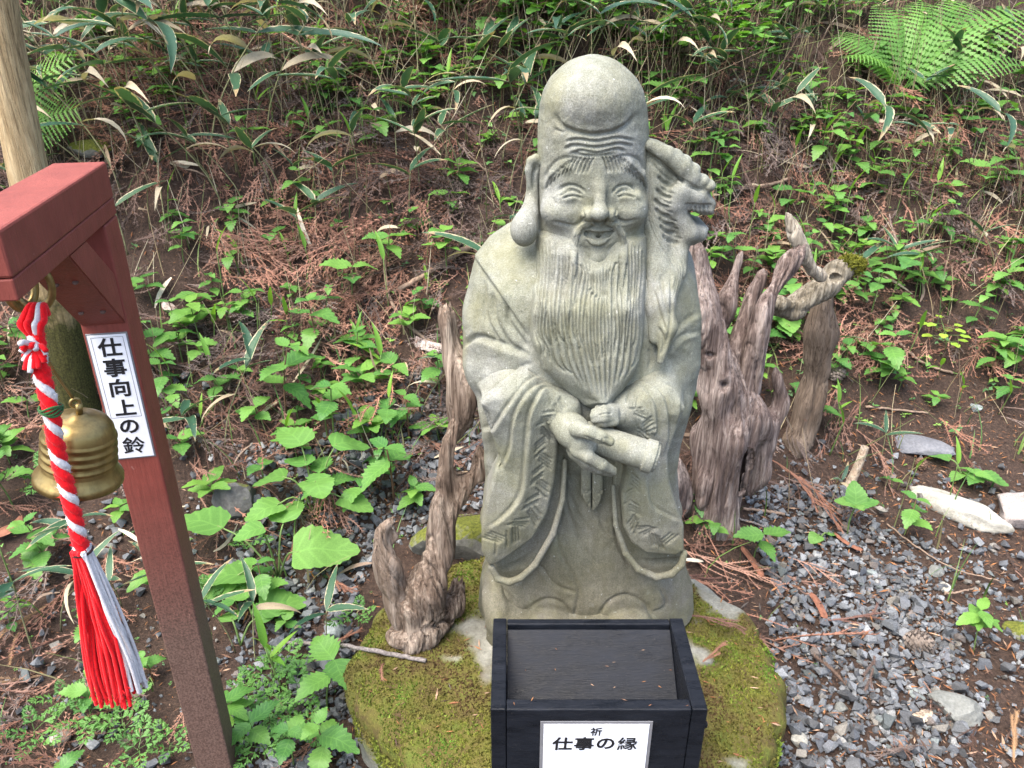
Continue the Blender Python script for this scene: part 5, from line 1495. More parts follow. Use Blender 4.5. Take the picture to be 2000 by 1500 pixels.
R_DARK = rock_mat('dark_rock', (.055, .055, .055), (.13, .13, .125), 12, moss=.12)
R_LICH = rock_mat('lichen_rock', (.13, .15, .15), (.26, .29, .28), 10)
def stone(name, label, px, py, dims, yaw, mat, seed, tilt=(0, 0), sink=.3, cuts=9, smooth=False, sub=3, rough=.06):
    g = on_ground(px, py)
    V, F = rock_mesh(dims, seed, cuts=cuts, sub=sub, rough=rough)
    o = ob(name, mk_mesh(name, V, F, mat, smooth), None, (g[0], g[1], g[2] + dims[2] * (.5 - sink)), (tilt[0], tilt[1], R(yaw)))
    tag(o, label, 'stone'); return o
stone('stone_slab', 'long pale whitish stone slab lying on the soil right of the gravel', 1872, 1002, (.30, .10, .085), -42, R_WHITE, 3, smooth=True, sub=4, rough=.09)
stone('granite_stone', 'pinkish speckled granite stone cut off by the photo edge', 1998, 1005, (.24, .20, .10), 20, R_GRAN, 5, sink=.45, smooth=True, sub=4, rough=.08)
stone('slate_slab', 'flat dark slate half buried behind the broken stick', 1785, 876, (.24, .13, .055), -14, R_SLATE, 7, sink=.35)
stone('grey_block', 'squarish dull grey-green stone block among the gravel', 1862, 1390, (.115, .095, .06), -25, R_GREY, 9, cuts=14)
stone('mossy_stone', 'small rough mossy stone at the edge of the path', 1995, 1235, (.09, .08, .05), 0, R_MOSS, 11)
stone('mossy_rock', 'mossy rock between driftwood and the statue robe', 905, 1062, (.30, .17, .17), 10, R_MOSS, 13, sink=.35)
stone('dark_rock', 'dark wet rock with mossy flank right of the red post', 463, 985, (.13, .11, .12), 30, R_DARK, 15)
stone('lichen_rock', 'blue-grey lichen rock under the fern behind the red beam', 185, 300, (.20, .12, .07), -10, R_MOSS, 17)
stone('grey_stone', 'rough grey stone in the weeds behind the rope tassel', 208, 1078, (.055, .05, .04), 0, R_GREY, 19)
stone('pale_stone', 'small pale stone lying below the tassel', 120, 1440, (.05, .045, .035), 0, R_WHITE, 21)
stone('light_stone', 'light grey stone beside the twig in front of the moss', 655, 1235, (.07, .06, .045), 0, R_LICH, 27)
stone('bluish_stone', 'small bluish-white stone on the soil above the slate', 1905, 800, (.045, .04, .035), 0, R_LICH, 29)
for i, (x, y, s_, lab) in enumerate(((1700, 1120, .038, 'grey pebble in the gravel near the bark strip'), (1828, 1118, .050, 'larger grey pebble at the gravel edge by the soil'), (1845, 1150, .040, 'pale grey pebble just below the larger one'), (1845, 1285, .040, 'blue-grey pebble beside the gravel cone'),
                                     (1790, 1360, .042, 'whitish pebble touching the grey block'), (1640, 1385, .042, 'oval bluish pebble in the lower gravel'), (1560, 1450, .045, 'dark grey pebble by the mossy stone foot'), (1905, 1390, .042, 'pale pebble right of the grey block'))):
    stone('pebble', lab, x, y, (s_, s_ * .8, s_ * .6), i * 40, (R_LICH, R_GREY, R_WHITE, R_SLATE)[i % 4], 60 + i)['group'] = 'larger pebbles'

# pine cones
CONE_G = simple_mat('cone_grey', (.20, .165, .14), .85, .2, 120, .4); CONE_B = simple_mat('cone_brown', (.13, .08, .055), .85, .2, 120, .4)
def cone(label, px, py, size, mat, seed):
    g = on_ground(px, py)
    root = thing('pine_cone', label, 'pine cone', (g[0], g[1], g[2] + size * .42), (R(70), R(20 * seed), R(50 * seed)), 'pine cones on the ground')
    parts = []; n = 64
    for k in range(n):
        t = (k + .5) / n; a = k * 2.39996; zz = (t - .5) * size * 1.05; r_ = size * .46 * math.sin(math.pi * min(1, t * .85 + .12)) ** .8
        c = np.array([math.cos(a), math.sin(a), 0]); up = np.array([0, 0, 1.0]); s_ = np.cross(up, c); w = size * .12
        q = np.array([c * r_ * .35 + up * zz, c * r_ + s_ * w + up * (zz + size * .05), c * (r_ * 1.14) + up * (zz + size * .13), c * r_ - s_ * w + up * (zz + size * .05), c * r_ * .9 + up * (zz - size * .03)])
        parts.append((q, np.array([[0, 1, 2], [0, 2, 3], [4, 2, 1], [4, 3, 2], [0, 4, 1], [0, 3, 4]])))
    V, F = join(parts); ob('scales', mk_mesh('scales', V, F, mat, False), root)
    V, F = tube([(0, 0, -size * .45), (0, 0, 0), (0, 0, size * .45)], [size * .10, size * .30, size * .08], 8); ob('core', mk_mesh('core', V, F, mat), root)
cone('grey open pine cone lying on the gravel', 1788, 1268, .068, CONE_G, 1)
cone('grey pine cone on the litter beside the upright log', 1632, 742, .062, CONE_G, 2)
cone('small dark pine cone on the soil by the pale slab', 1797, 915, .045, CONE_B, 3)

# sticks, bark and loose sprays lying about
BARK = simple_mat('bark_red', (.19, .085, .055), .9, .15, 60, .5, .5); PALEW = wood_mat('split_wood', (.30, .21, .15), (.48, .38, .28), (.62, .54, .44), (30, 30, 30))
TWIG = simple_mat('twig', (.21, .15, .11), .85, .2, 90, .45, .5); TWIGD = simple_mat('twig_lichen', (.17, .15, .14), .9, .15, 160, .7, .6)
def stick(name, label, pts, r0, r1, mat, lift=.012, cat='twig', n=24, wob=.004):
    P = np.array([on_ground(x, y) + [0, 0, lift if not isinstance(l, tuple) else 0] if l is None else np.array(l) for x, y, l in [(p[0], p[1], p[2] if len(p) > 2 else None) for p in pts]])
    Q = catmull(P, n); Q += (rng.random((n, 3)) - .5) * wob
    V, F = tube(Q, np.linspace(r0, r1, n) * (1 + .15 * (rng.random(n) - .5)), 8)
    o = ob(name, mk_mesh(name, V - Q[0], F, mat), None, tuple(Q[0])); tag(o, label, cat); return o
bt = lambda x, y, dz=.008: tuple(at_z(x, y, float(base_top(*at_z(x, y, .21)[:2])) + dz))
stick('twig', 'lichen-spotted twig lying across the moss edge', [(560, 1262, None), (640, 1252, tuple(at_z(640, 1258, .10))), (715, 1266, bt(715, 1268)), (775, 1280, bt(775, 1280)), (832, 1292, bt(832, 1291))], .005, .0055, TWIGD)
stick('branch', 'long tan branch lying uphill left of the statue shoulder', [(770, 588), (830, 555), (880, 522), (930, 492)], .010, .013, TWIG, .035, 'branch')
stick('branch', 'thin bent grey branch running down to the driftwood tip', [(752, 515), (756, 575), (780, 630), (820, 668), (856, 690)], .006, .007, TWIG, .030, 'branch')
stick('branch', 'thin reddish branch on the bank right of the dragon jaw', [(1385, 386), (1450, 380), (1500, 374), (1545, 360)], .008, .007, TWIG, .03, 'branch')
stick('twig', 'long pale twig across the gravel toward the soil', [(1730, 1032), (1790, 1080), (1860, 1120), (1950, 1145)], .0025, .002, TWIG, .02)
stick('twig', 'curved brown twig lying along the gravel edge', [(1840, 1168), (1870, 1166), (1900, 1158)], .004, .002, TWIG, .018)
stick('twig', 'dark twig lying on gravel beside the stump foot', [(1450, 1000), (1490, 1005), (1530, 1012)], .005, .005, TWIG, .015)
stick('twig', 'pale twig lying on gravel in front of the stump', [(1440, 1020), (1470, 1028), (1500, 1040)], .004, .003, TWIGD, .015)
stick('twig', 'thin twig on the soil left of the upper slate', [(1690, 800), (1750, 806), (1810, 812)], .005, .004, TWIG, .012)
stick('twig', 'fallen reddish twig on the bank above the slate', [(1750, 672), (1800, 715), (1860, 735)], .006, .005, TWIG, .015)
stick('twig', 'long thin twig lying on the bank left of the statue head', [(790, 200), (850, 255), (900, 305), (950, 355)], .004, .003, TWIG, .04)
def slat_piece(name, label, pts, w, th, mat, cat='bark', lift=.02, zs=None):
    P = np.array([on_ground(*p) + [0, 0, lift] for p in pts]) if zs is None else np.array(zs)
    Q = catmull(P, 10); r = np.random.default_rng(len(label))
    T = Q[-1] - Q[0]; S = np.cross(T, [0, 0, 1.0]); S /= np.linalg.norm(S)
    ww = w / 2 * (1 + .3 * (r.random(10) - .5)); ww[0] *= .6; ww[-1] *= .45
    U = np.array([0, 0, 1.0])
    V = np.concatenate([np.stack([Q[i] + S * ww[i], Q[i] + S * ww[i] * .2 + U * th, Q[i] - S * ww[i], Q[i] - U * th * .3]) for i in range(10)])
    i = np.arange(9)[:, None] * 4; j = np.arange(4)[None]
    F = np.stack([i + j, i + (j + 1) % 4, i + 4 + (j + 1) % 4, i + 4 + j], -1).reshape(-1, 4)
    F = np.vstack([F, [[3, 2, 1, 0]], [[36, 37, 38, 39]]])
    o = ob(name, mk_mesh(name, V - Q[0], F, mat, False), None, tuple(Q[0])); tag(o, label, cat)
PINKW = wood_mat('pink_splinter', (.26, .19, .16), (.42, .33, .29), (.55, .47, .43), (30, 30, 30))
slat_piece('wood_splinter', 'pinkish-grey wood splinter on the litter right of the red post', [(325, 612), (352, 635), (388, 655)], .045, .010, PINKW, 'splinter', .04)
slat_piece('bark_strip', 'reddish bark strip beside the mossy stone on gravel', [(1448, 1082), (1468, 1108), (1488, 1140)], .022, .006, BARK, 'bark', .025)
slat_piece('bark_strip', 'dry brown bark flake in the middle of the gravel', [(1582, 1172), (1596, 1192), (1610, 1222)], .020, .006, BARK, 'bark', .025)
slat_piece('wood_chip', 'tan wood chip left of the grey block', [(1782, 1418), (1815, 1402)], .030, .008, PALEW, 'splinter', .02)
slat_piece('bark_sheet', 'dark curled bark sheet at the left photo edge', [(-10, 1062), (30, 1045), (50, 1025)], .05, .012, BARK, 'bark', .03)
slat_piece('wood_chunk', 'broken reddish wood chunk behind the driftwood tip', [(815, 690), (840, 700), (868, 706)], .05, .03, PINKW, 'splinter', .04)
slat_piece('bark_strip', 'small brown bark strip between gravel and young plant', [(1628, 1052), (1655, 1072), (1682, 1085)], .018, .006, BARK, 'bark', .02)
# broken stick propped up
g0 = on_ground(1655, 955); g1 = at_y(1690, 872, g0[1] + .02)
Q = catmull([g0, (g0 + g1) / 2 + [.003, 0, 0], g1], 14); V, F = tube(Q, np.linspace(.017, .013, 14), 9, prof=1 + .12 * (rng.random((14, 9)) - .5))
tag(ob('broken_stick', mk_mesh('broken_stick', V - g0, F, PALEW), None, tuple(g0)), 'pale broken stick leaning out of the soil right of the stump', 'stick')
# loose cedar sprays that read one by one
def loose_spray(label, px, py, yaw, L, nb, seed, colr, z=None, tilt=(0, 0, 0), n=1):
    V, F = spray(nb, L, seed, spacing=.0042, spread=.28 if n == 1 else .35, needle=.010)
    g = on_ground(px, py) if z is None else np.array(z)
    M3 = lay_on(g[:1], g[1:2], np.array([R(yaw)]), np.array([tilt]), np.array([1.0]))[0] if z is None else np.array(Euler((R(tilt[0]), R(tilt[1]), R(yaw))).to_matrix())
    V = V @ M3.T
    o = ob('cedar_spray', mk_mesh('cedar_spray', V, F, SPRAYM, False, color=np.repeat(np.array([colr]), len(V), 0)), None, (g[0], g[1], g[2] + (.02 if z is None else .006)))
    tag(o, label, 'cedar spray', 'fallen cedar sprays lying singly')
RB = (.20, .10, .068); DB = (.13, .07, .055); TB = (.27, .165, .09)
loose_spray('brown cedar spray lying on the moss just right of the robe hem', 1300, 1130, -22, .13, 4, 11, DB, bt(1310, 1128))
loose_spray('brown cedar spray lying on the moss right of the box', 1345, 1208, -30, .13, 5, 12, DB, bt(1350, 1206))
loose_spray('small brown cedar sprig on the moss nearest the box edge', 1372, 1300, 12, .07, 3, 13, RB, bt(1372, 1296))
loose_spray('tiny brown sprig on the moss in front of the driftwood', 748, 1300, -95, .06, 1, 14, RB, bt(750, 1300))
loose_spray('hanging brown cedar spray draped beside the stump base', 1500, 905, -50, .26, 9, 15, RB, None, (0, .3, 0))
loose_spray('second brown cedar spray drooping toward the young plant', 1560, 940, -65, .24, 8, 16, RB, None, (0, .2, 0))
loose_spray('brown cedar sprays lying flat in the gravel middle', 1610, 1222, -8, .17, 4, 17, DB)
loose_spray('dark cedar twig lying below the gravel cone', 1705, 1290, -115, .14, 2, 18, (.11, .075, .062))
loose_spray('cedar twig on gravel pointing to the mossy stone', 1650, 1350, 130, .10, 3, 19, (.12, .080, .06))
loose_spray('tan cedar spray at the lower right corner', 1975, 1500, 65, .15, 3, 20, TB)
loose_spray('broad tan cedar spray lying behind the rope tassel', 120, 1180, -125, .32, 7, 21, TB)
loose_spray('tan cedar spray left of the tassel tip', 85, 1330, -150, .26, 6, 22, (.20, .13, .08))
loose_spray('reddish cedar spray on gravel beneath the broad leaves', 560, 1110, 70, .14, 6, 23, RB)
loose_spray('reddish cedar spray on gravel left of the knotted stub', 640, 1130, -60, .13, 6, 24, RB)
loose_spray('single reddish cedar spray below the lichen twig', 640, 1275, 15, .10, 3, 25, RB)
# ------------------------------------------------------------------ plants
def leaf_mat(name, c0, c1, trans=.35, rough=.45, vein=True, margin=None, nv=7):
    M = Mat(name, rough, .35)
    oi = M.n('ShaderNodeObjectInfo'); uvn = M.n('ShaderNodeUVMap'); sp = M.n('ShaderNodeSeparateXYZ'); M.link(uvn.outputs[0], sp.inputs[0])
    u, v = sp.outputs[0], sp.outputs[1]
    c = M.ramp(oi.outputs['Random'], [(0, c0), (1, c1)])
    av = M.math('ABSOLUTE', M.math('SUBTRACT', v, .5))
    nz = M.noise(M.coord('Object'), 45, 4)
    c = M.mix(.55, c, M.ramp(nz, [(.3, (.72, .72, .72)), (.7, (1.25, 1.25, 1.25))]), 'MULTIPLY')
    nrm = None
    if vein:
        ph = M.math('MULTIPLY', M.math('SUBTRACT', u, M.math('MULTIPLY', av, .55)), nv * 6.283)
        w = M.math('SINE', ph); w = M.math('POWER', M.math('MULTIPLY', M.math('ADD', w, 1.0), .5), 6.0)
        rib = M.ramp(av, [(0, (1, 1, 1)), (.035, (0, 0, 0))])
        vv = M.math('MAXIMUM', M.math('MULTIPLY', w, .7), rib)
        c = M.mix(M.math('MULTIPLY', vv, .30), c, tuple(min(1, x * 1.7) for x in c1))
        nrm = M.bump(vv, -.6, .004)
    if margin:
        va = M.n('ShaderNodeVectorMath', operation='ADD'); M.link(M.coord('Object'), va.inputs[0]); cx = M.n('ShaderNodeCombineXYZ'); rr = M.math('MULTIPLY', oi.outputs['Random'], 37.0); M.link(rr, cx.inputs[0]); M.link(rr, cx.inputs[1]); M.link(cx.outputs[0], va.inputs[1]); vo = va.outputs[0]
        wob = M.math('ADD', av, M.math('MULTIPLY', M.math('SUBTRACT', M.noise(vo, 9, 6), .5), .42))
        wob = M.math('ADD', wob, M.math('MULTIPLY', M.math('SUBTRACT', oi.outputs['Random'], .55), .10))
        edge = M.ramp(wob, [(.425, (0, 0, 0)), (.465, (1, 1, 1))])
        dead = M.ramp(M.math('ADD', M.math('MULTIPLY', u, .5), M.noise(vo, 3, 4)), [(.93, (0, 0, 0)), (1.0, (1, 1, 1))])
        margin_c = M.mix(M.noise(vo, 5, 3), (.34, .27, .15), margin)
        c = M.mix(dead, c, (.30, .22, .12))
        c = M.mix(edge, c, margin_c)
        st = M.math('SINE', M.math('MULTIPLY', v, 75.0))
        nrm = M.bump(st, .25, .0015)
    M.done(c, nrm)
    tr = M.n('ShaderNodeBsdfTranslucent'); M.link(M.mix(1.0, c, (1.0, 1.05, .5), 'MULTIPLY'), tr.inputs['Color'])
    mx = M.n('ShaderNodeMixShader'); mx.inputs[0].default_value = trans
    out = [n for n in M.t.nodes if n.type == 'OUTPUT_MATERIAL'][0]
    M.link(M.b.outputs[0], mx.inputs[1]); M.link(tr.outputs[0], mx.inputs[2]); M.link(mx.outputs[0], out.inputs['Surface'])
    return M.m
NETTLE = leaf_mat('nettle_leaf', (.060, .175, .045), (.150, .310, .065), .42)
BROAD = leaf_mat('broad_leaf', (.095, .235, .055), (.150, .300, .070), .42, nv=5)
SASA = leaf_mat('bamboo_grass_leaf', (.026, .070, .042), (.050, .112, .055), .22, .38, False, (.50, .47, .33))
SASA_DRY = leaf_mat('dry_bamboo_leaf', (.32, .26, .17), (.46, .41, .31), .25, .7, False)
SHOOT = leaf_mat('young_shoot', (.11, .26, .035), (.19, .36, .045), .4, .4, False)
FERNM = leaf_mat('fern_leaf', (.12, .28, .055), (.17, .35, .07), .45, .5, False)
PARS = leaf_mat('chervil_leaf', (.075, .19, .045), (.13, .28, .065), .35, .5, False)
LIME = leaf_mat('lime_leaf', (.24, .40, .05), (.32, .46, .06), .4, .45, True)
SHRUBM = leaf_mat('shrub_leaf', (.075, .19, .035), (.14, .30, .045), .4, .45, True, nv=3)
STEM = simple_mat('plant_stem', (.10, .16, .045), .6, .3, 60, .4); STEMR = simple_mat('reddish_stem', (.13, .075, .045), .6, .3, 60, .4); CULM = simple_mat('culm', (.17, .17, .085), .6, .3, 60, .5); TWB = simple_mat('shrub_twig', (.10, .07, .05), .85, .2, 80, .5)

def toothed_leaf(name, W_, n, tooth, mat, droop=.25, fold=.18, heart=0.0, tipw=1.0, seed=0, prof=None):
    """leaf of length 1 along +x"""
    r = np.random.default_rng(seed); V, UV, F = [], [], []
    def wid(t): return (prof(t) if prof else (np.sin(np.pi * t ** .72) ** .9)) * W_ / 2
    def z(x, y): return fold * abs(y) - droop * x * x + .03 * math.sin(x * 9 + seed)
    mid = []
    for i in range(n + 1):
        x = i / n; mid.append(len(V)); V.append((x, 0, z(x, 0))); UV.append((x, .5))
    for sg in (1, -1):
        ed = []
        for i in range(n + 1):
            x = i / n; y = wid(x) * (1 - .0 * tooth); xx = x - heart * (1 - x) ** 4 * (y > 0)
            ed.append(len(V)); V.append((xx, sg * y, z(x, y))); UV.append((x, .5 + sg * .5))
        for i in range(n):
            x = (i + .72) / n; y = wid((i + .45) / n) * (1 + tooth * r.uniform(.7, 1.2)); q = len(V)
            V.append((x - heart * (1 - x) ** 4, sg * y, z(x, y) + .01)); UV.append((x, .5 + sg * .5))
            a = [mid[i], ed[i], q], [mid[i], q, mid[i + 1]], [mid[i + 1], q, ed[i + 1]]
            for f in a: F.append(f if sg < 0 else f[::-1])
    V = np.array(V, float); V[:, 2] += 0
    return mk_mesh(name, V, np.array(F), mat, True, uv=np.array(UV))
def strap_leaf(name, W_, mat, droop=.5, seed=0, n=7, twist=.0, curl=0.0):
    V, UV, F = [], [], []
    r = np.random.default_rng(seed)
    a = 0.0; x = 0.0; zz = 0.0
    for i in range(n + 1):
        t = i / n
        w = W_ / 2 * (np.sin(np.pi * min(1, t ** .62 * .97 + .03)) ** .75 if t < 1 else 0.0); w = max(w, .002)
        sd = curl * t * t
        tw = twist * t
        for k, q in enumerate((-1, -.55, 0, .55, 1)):
            yy = q * w
            V.append((x, yy * math.cos(tw) + sd, zz + abs(q) * w * .35 + yy * math.sin(tw))); UV.append((t, .5 + q * .5))
        a -= droop * (1.6 / n) * (.4 + 1.2 * t); x += math.cos(a) / n; zz += math.sin(a) / n
    for i in range(n):
        for k in range(4): F.append((i * 5 + k, i * 5 + k + 1, i * 5 + k + 6, i * 5 + k + 5))
    return mk_mesh(name, np.array(V, float), np.array(F), mat, True, uv=np.array(UV))
NLEAF = [toothed_leaf('leaf', .60, 8, .30, NETTLE, d, .20, 0, 1, s) for s, d in ((1, .18), (2, .34), (3, .50))]
BLEAF = [toothed_leaf('leaf', .86, 8, .09, BROAD, d, .12, .10, 1, s, lambda t: np.sin(np.pi * t ** .58) ** .72) for s, d in ((4, .15), (5, .32))]
SLEAF = [strap_leaf('leaf', .165, SASA, d, s, curl=c) for s, d, c in ((1, .12, .0), (2, .35, .1), (3, .75, -.08), (4, .22, -.15))]
DLEAF = [strap_leaf('leaf', .13, SASA_DRY, d, s, twist=1.0) for s, d in ((1, .5), (2, 1.0))]
YLEAF = [strap_leaf('leaf', .17, SHOOT, d, s, curl=c) for s, d, c in ((1, .10, 0), (2, .30, .1), (3, .5, -.1))]
LLEAF = [toothed_leaf('leaf', .80, 5, .0, LIME, .12, .10, .03, 1, 7, lambda t: np.sin(np.pi * t ** .8) ** .6)]
SHLEAF = [toothed_leaf('leaf', .85, 5, .22, SHRUBM, .2, .12, .05, 1, 8, lambda t: np.sin(np.pi * t ** .75) ** .6)]
def chervil_leaf():
    parts_v, parts_f = [], []
    def lobe(c, ang, L):
        p = len(parts_v); ca, sa = math.cos(ang), math.sin(ang)
        for x, y in ((0, 0), (.45, .20), (.75, .42), (.8, .12), (1.05, .0), (.8, -.14), (.75, -.42), (.45, -.20)):
            parts_v.append((c[0] + L * (x * ca - y * sa), c[1] + L * (x * sa + y * ca), .03 * math.sin(9 * x + ang) - .22 * (c[0] + L * x) ** 2))
        parts_f.extend([(p, p + 1, p + 3), (p + 1, p + 2, p + 3), (p, p + 3, p + 5), (p + 3, p + 4, p + 5), (p, p + 5, p + 7), (p + 5, p + 6, p + 7)])
    for x, s in ((.30, .26), (.55, .24), (.76, .19)):
        for sg in (1, -1):
            lobe((x, 0), sg * .95, s); lobe((x + s * .32, sg * s * .5), sg * .4, s * .75); lobe((x + s * .25, sg * s * .55), sg * 1.5, s * .6)
    lobe((.80, 0), 0, .24)
    p = len(parts_v); parts_v.extend([(0, .008, 0), (0, -.008, 0), (.85, 0, -.16)]); parts_f.append((p, p + 1, p + 2))
    V = np.array(parts_v); return mk_mesh('leaf', V, np.array(parts_f), PARS, False, uv=V[:, :2] * .5 + .5)
CLEAF = chervil_leaf()

PLANTS = []                        # (root, kind phrase, px, py) for labelling at the end
def stem_mesh(P, r0, r1, mat, n=8, seg=5):
    Q = catmull(P, n); V, F = tube(Q, np.linspace(r0, r1, n), seg if seg % 2 == 0 else seg + 1); return mk_mesh('stem', V, F, mat)
def put_leaf(root, me, p, yaw, pitch, roll, L, name='leaf'):
    return ob(name, me, root, tuple(p), (roll, -pitch, yaw), L)
def proto_nettle(seed, h, pairs, L0):
    r = random.Random(seed); spec = []
    lean = (r.uniform(-.2, .2), r.uniform(-.2, .2)); a0 = r.uniform(0, 3.14)
    P = [np.array([lean[0] * h * t * t, lean[1] * h * t * t, h * t]) for t in (0, .35, .7, 1)]
    st = stem_mesh(P, .0024, .0014, STEMR if seed % 2 else STEM)
    for k in range(pairs):
        t = 1 - k * .27; p = np.array([lean[0] * h * t * t, lean[1] * h * t * t, h * t])
        L = L0 * (.62 if k == 0 and pairs > 2 else 1.0 if k < 2 else .85)
        for sg in (0, math.pi):
            if k > 1 and r.random() < .3: continue
            spec.append((r.randrange(3), p, a0 + k * 1.57 + sg + r.uniform(-.25, .25), r.uniform(-.15, .35) if k else r.uniform(.1, .5), r.uniform(-.2, .2), L * r.uniform(.8, 1.12)))
    return st, spec
def grow(name, group, st, spec, leaves, loc, yaw, s, kind, leafname='leaf', stemname='stem'):
    root = thing(name, 'x', 'plant', tuple(loc), (0, 0, yaw), group)
    s = s * 1.3; root.scale = (s, s, s)
    ob(stemname, st, root)
    for i, p, a, b, c, L in spec: put_leaf(root, leaves[i % len(leaves)], p, a, b, c, L, leafname)
    u, v = to_px(np.array(loc) + [0, 0, .03]); PLANTS.append((root, kind, float(u), float(v)))
    return root
NP = [proto_nettle(100 + i, h, pr, L) for i, (h, pr, L) in enumerate(((.10, 2, .075), (.13, 3, .080), (.16, 3, .078), (.08, 2, .065), (.12, 2, .085), (.18, 3, .085), (.07, 1, .06), (.11, 3, .07)))]
# nettles one can pick out, by where their foot stands in the photograph
NET = [(690, 600, 1.15), (560, 815, 1.0), (655, 875, 1.1), (350, 860, 1.05), (760, 530, .9), (770, 980, 1.15), (705, 1000, 1.2), (508, 850, .9), (765, 770, .9), (310, 740, .8), (590, 780, .8), (745, 310, 1.1), (655, 1000, 1.0), (830, 640, .7), (455, 470, .9), (400, 720, .8),
       (480, 640, .7), (620, 690, .8), (860, 800, 1.1), (800, 860, 1.1), (745, 870, .9), (330, 800, .9), (520, 960, .9), (365, 900, .8), (440, 800, .8), (700, 740, .8), (640, 640, .7), (570, 690, .7), (30, 1000, 1.1), (20, 780, 1.0), (60, 830, .9), (40, 690, .9),
       (100, 1120, .9), (90, 1100, .7), (30, 1250, .8), (170, 1230, .7), (640, 1390, 1.25), (520, 1180, 1.15), (470, 1205, 1.0), (560, 1240, .8), (500, 1460, 1.1), (640, 1500, 1.2), (575, 1500, 1.0), (230, 1330, .8), (210, 1270, .8), (300, 1330, .8), (200, 1400, .8),
       (1290, 200, 1.0), (1300, 250, 1.1), (1340, 240, .9), (1380, 380, 1.1), (1410, 350, .9), (1250, 330, .8), (1360, 480, .9), (1420, 500, .9), (1500, 480, .8), (1560, 300, .8), (1600, 330, .9), (1640, 300, .9), (1690, 270, 1.0), (1740, 262, 1.0), (1710, 320, .9), (1660, 360, .9),
       (1580, 400, .8), (1620, 430, .9), (1700, 400, .8), (1760, 380, .8), (1850, 330, .9), (1900, 300, .9), (1950, 250, .9), (1960, 320, .9), (1850, 410, 1.0), (1910, 400, 1.1), (1960, 380, .9), (1560, 540, .9), (1620, 530, .9), (1690, 560, .8), (1510, 570, 1.0), (1490, 620, 1.1), (1540, 620, 1.2),
       (1520, 680, 1.1), (1480, 700, 1.0), (1700, 620, 1.0), (1660, 600, .9), (1740, 590, 1.0), (1720, 740, 1.05), (1690, 720, .9), (1570, 800, .8), (1950, 590, .9), (1990, 560, 1.0), (1890, 660, .9), (1930, 750, 1.0), (1980, 740, 1.0), (1960, 800, .8), (1820, 560, .8), (1770, 480, .8),
       (1680, 480, .8), (1830, 480, .8), (1430, 560, .9), (1460, 560, .8), (1470, 1100, .75), (1770, 1050, .9), (1740, 960, .5), (1900, 960, .6), (900, 60, 1.1), (960, 90, 1.0), (1010, 60, 1.1), (870, 110, 1.0), (1040, 140, .9), (980, 210, .9), (1020, 250, .9), (930, 170, .9), (840, 160, .9),
       (720, 60, .9), (660, 170, .9), (780, 90, 1.0), (820, 30, 1.0), (560, 130, .8), (620, 210, .8), (700, 240, .8), (640, 300, .8), (1130, 60, 1.0), (1210, 70, 1.0), (1180, 30, 1.0), (1090, 90, 1.0), (1420, 150, .9), (1500, 140, .9), (1560, 190, .9), (1460, 230, .8), (1600, 230, .8), (1400, 300, .8),
       (1480, 290, .8), (1530, 440, .8), (1770, 130, .8), (1880, 190, .8), (1980, 120, .8), (1580, 60, .9), (300, 300, .8), (500, 330, .8), (580, 280, .8), (880, 440, .7), (820, 480, .7), (760, 430, .7), (660, 470, .7), (540, 500, .7), (600, 420, .7), (360, 520, .7), (420, 590, .7), (300, 600, .7), (350, 660, .7)]
xy = on_ground_many([n[0] for n in NET], [n[1] for n in NET])
for i, (n, p) in enumerate(zip(NET, xy)):
    if on_base(p[0], p[1], .04): continue
    st, sp = NP[i * 5 % 8]; n = (n[0], n[1], n[2] * (.68 if n[1] > 1150 else 1.0))
    grow('nettle', 'nettles with toothed leaves', st, sp, NLEAF, p, rng.random() * 6.28, n[2] * float(rng.uniform(.9, 1.15)), 'toothed-leaf nettle')
# filler nettles and seedlings on the bank
def scatter(n, dens, seed, ylo=1.2, yhi=4.7, mind=.06):
    r = np.random.default_rng(seed); out = []
    x = r.uniform(-2.6, 2.9, n * 8); y = r.uniform(ylo, yhi, n * 8); z = H(x, y)
    u, v = to_px(np.stack([x, y, z], -1))
    ok = (u > -60) & (u < 2060) & (v > -60) & (v < 1540) & (r.random(n * 8) < dens(u, v, x, y)) & ~on_base(x, y, .05)
    for q in np.nonzero(ok)[0]:
        if all((x[q] - a[0]) ** 2 + (y[q] - a[1]) ** 2 > mind ** 2 for a in out): out.append(np.array([x[q], y[q], z[q]]))
        if len(out) >= n: break
    return out
def d_net(u, v, x, y):
    d = np.where(u > 1300, .55, .22); d = np.where(v < 200, .5, d); d = np.where((v > 780) & (u > 1400), .0, d); d = np.where((v > 900) & (u < 700), .12, d)
    d = np.where((u > 420) & (u < 900) & (v > 280) & (v < 600), .12, d)
    return d
for i, p in enumerate(scatter(125, d_net, 3)):
    st, sp = NP[(3, 6, 7, 0, 3, 6)[i % 6]]
    grow('nettle', 'nettles with toothed leaves', st, sp, NLEAF, p, rng.random() * 6.28, float(rng.uniform(.55, .9)), 'toothed-leaf nettle')
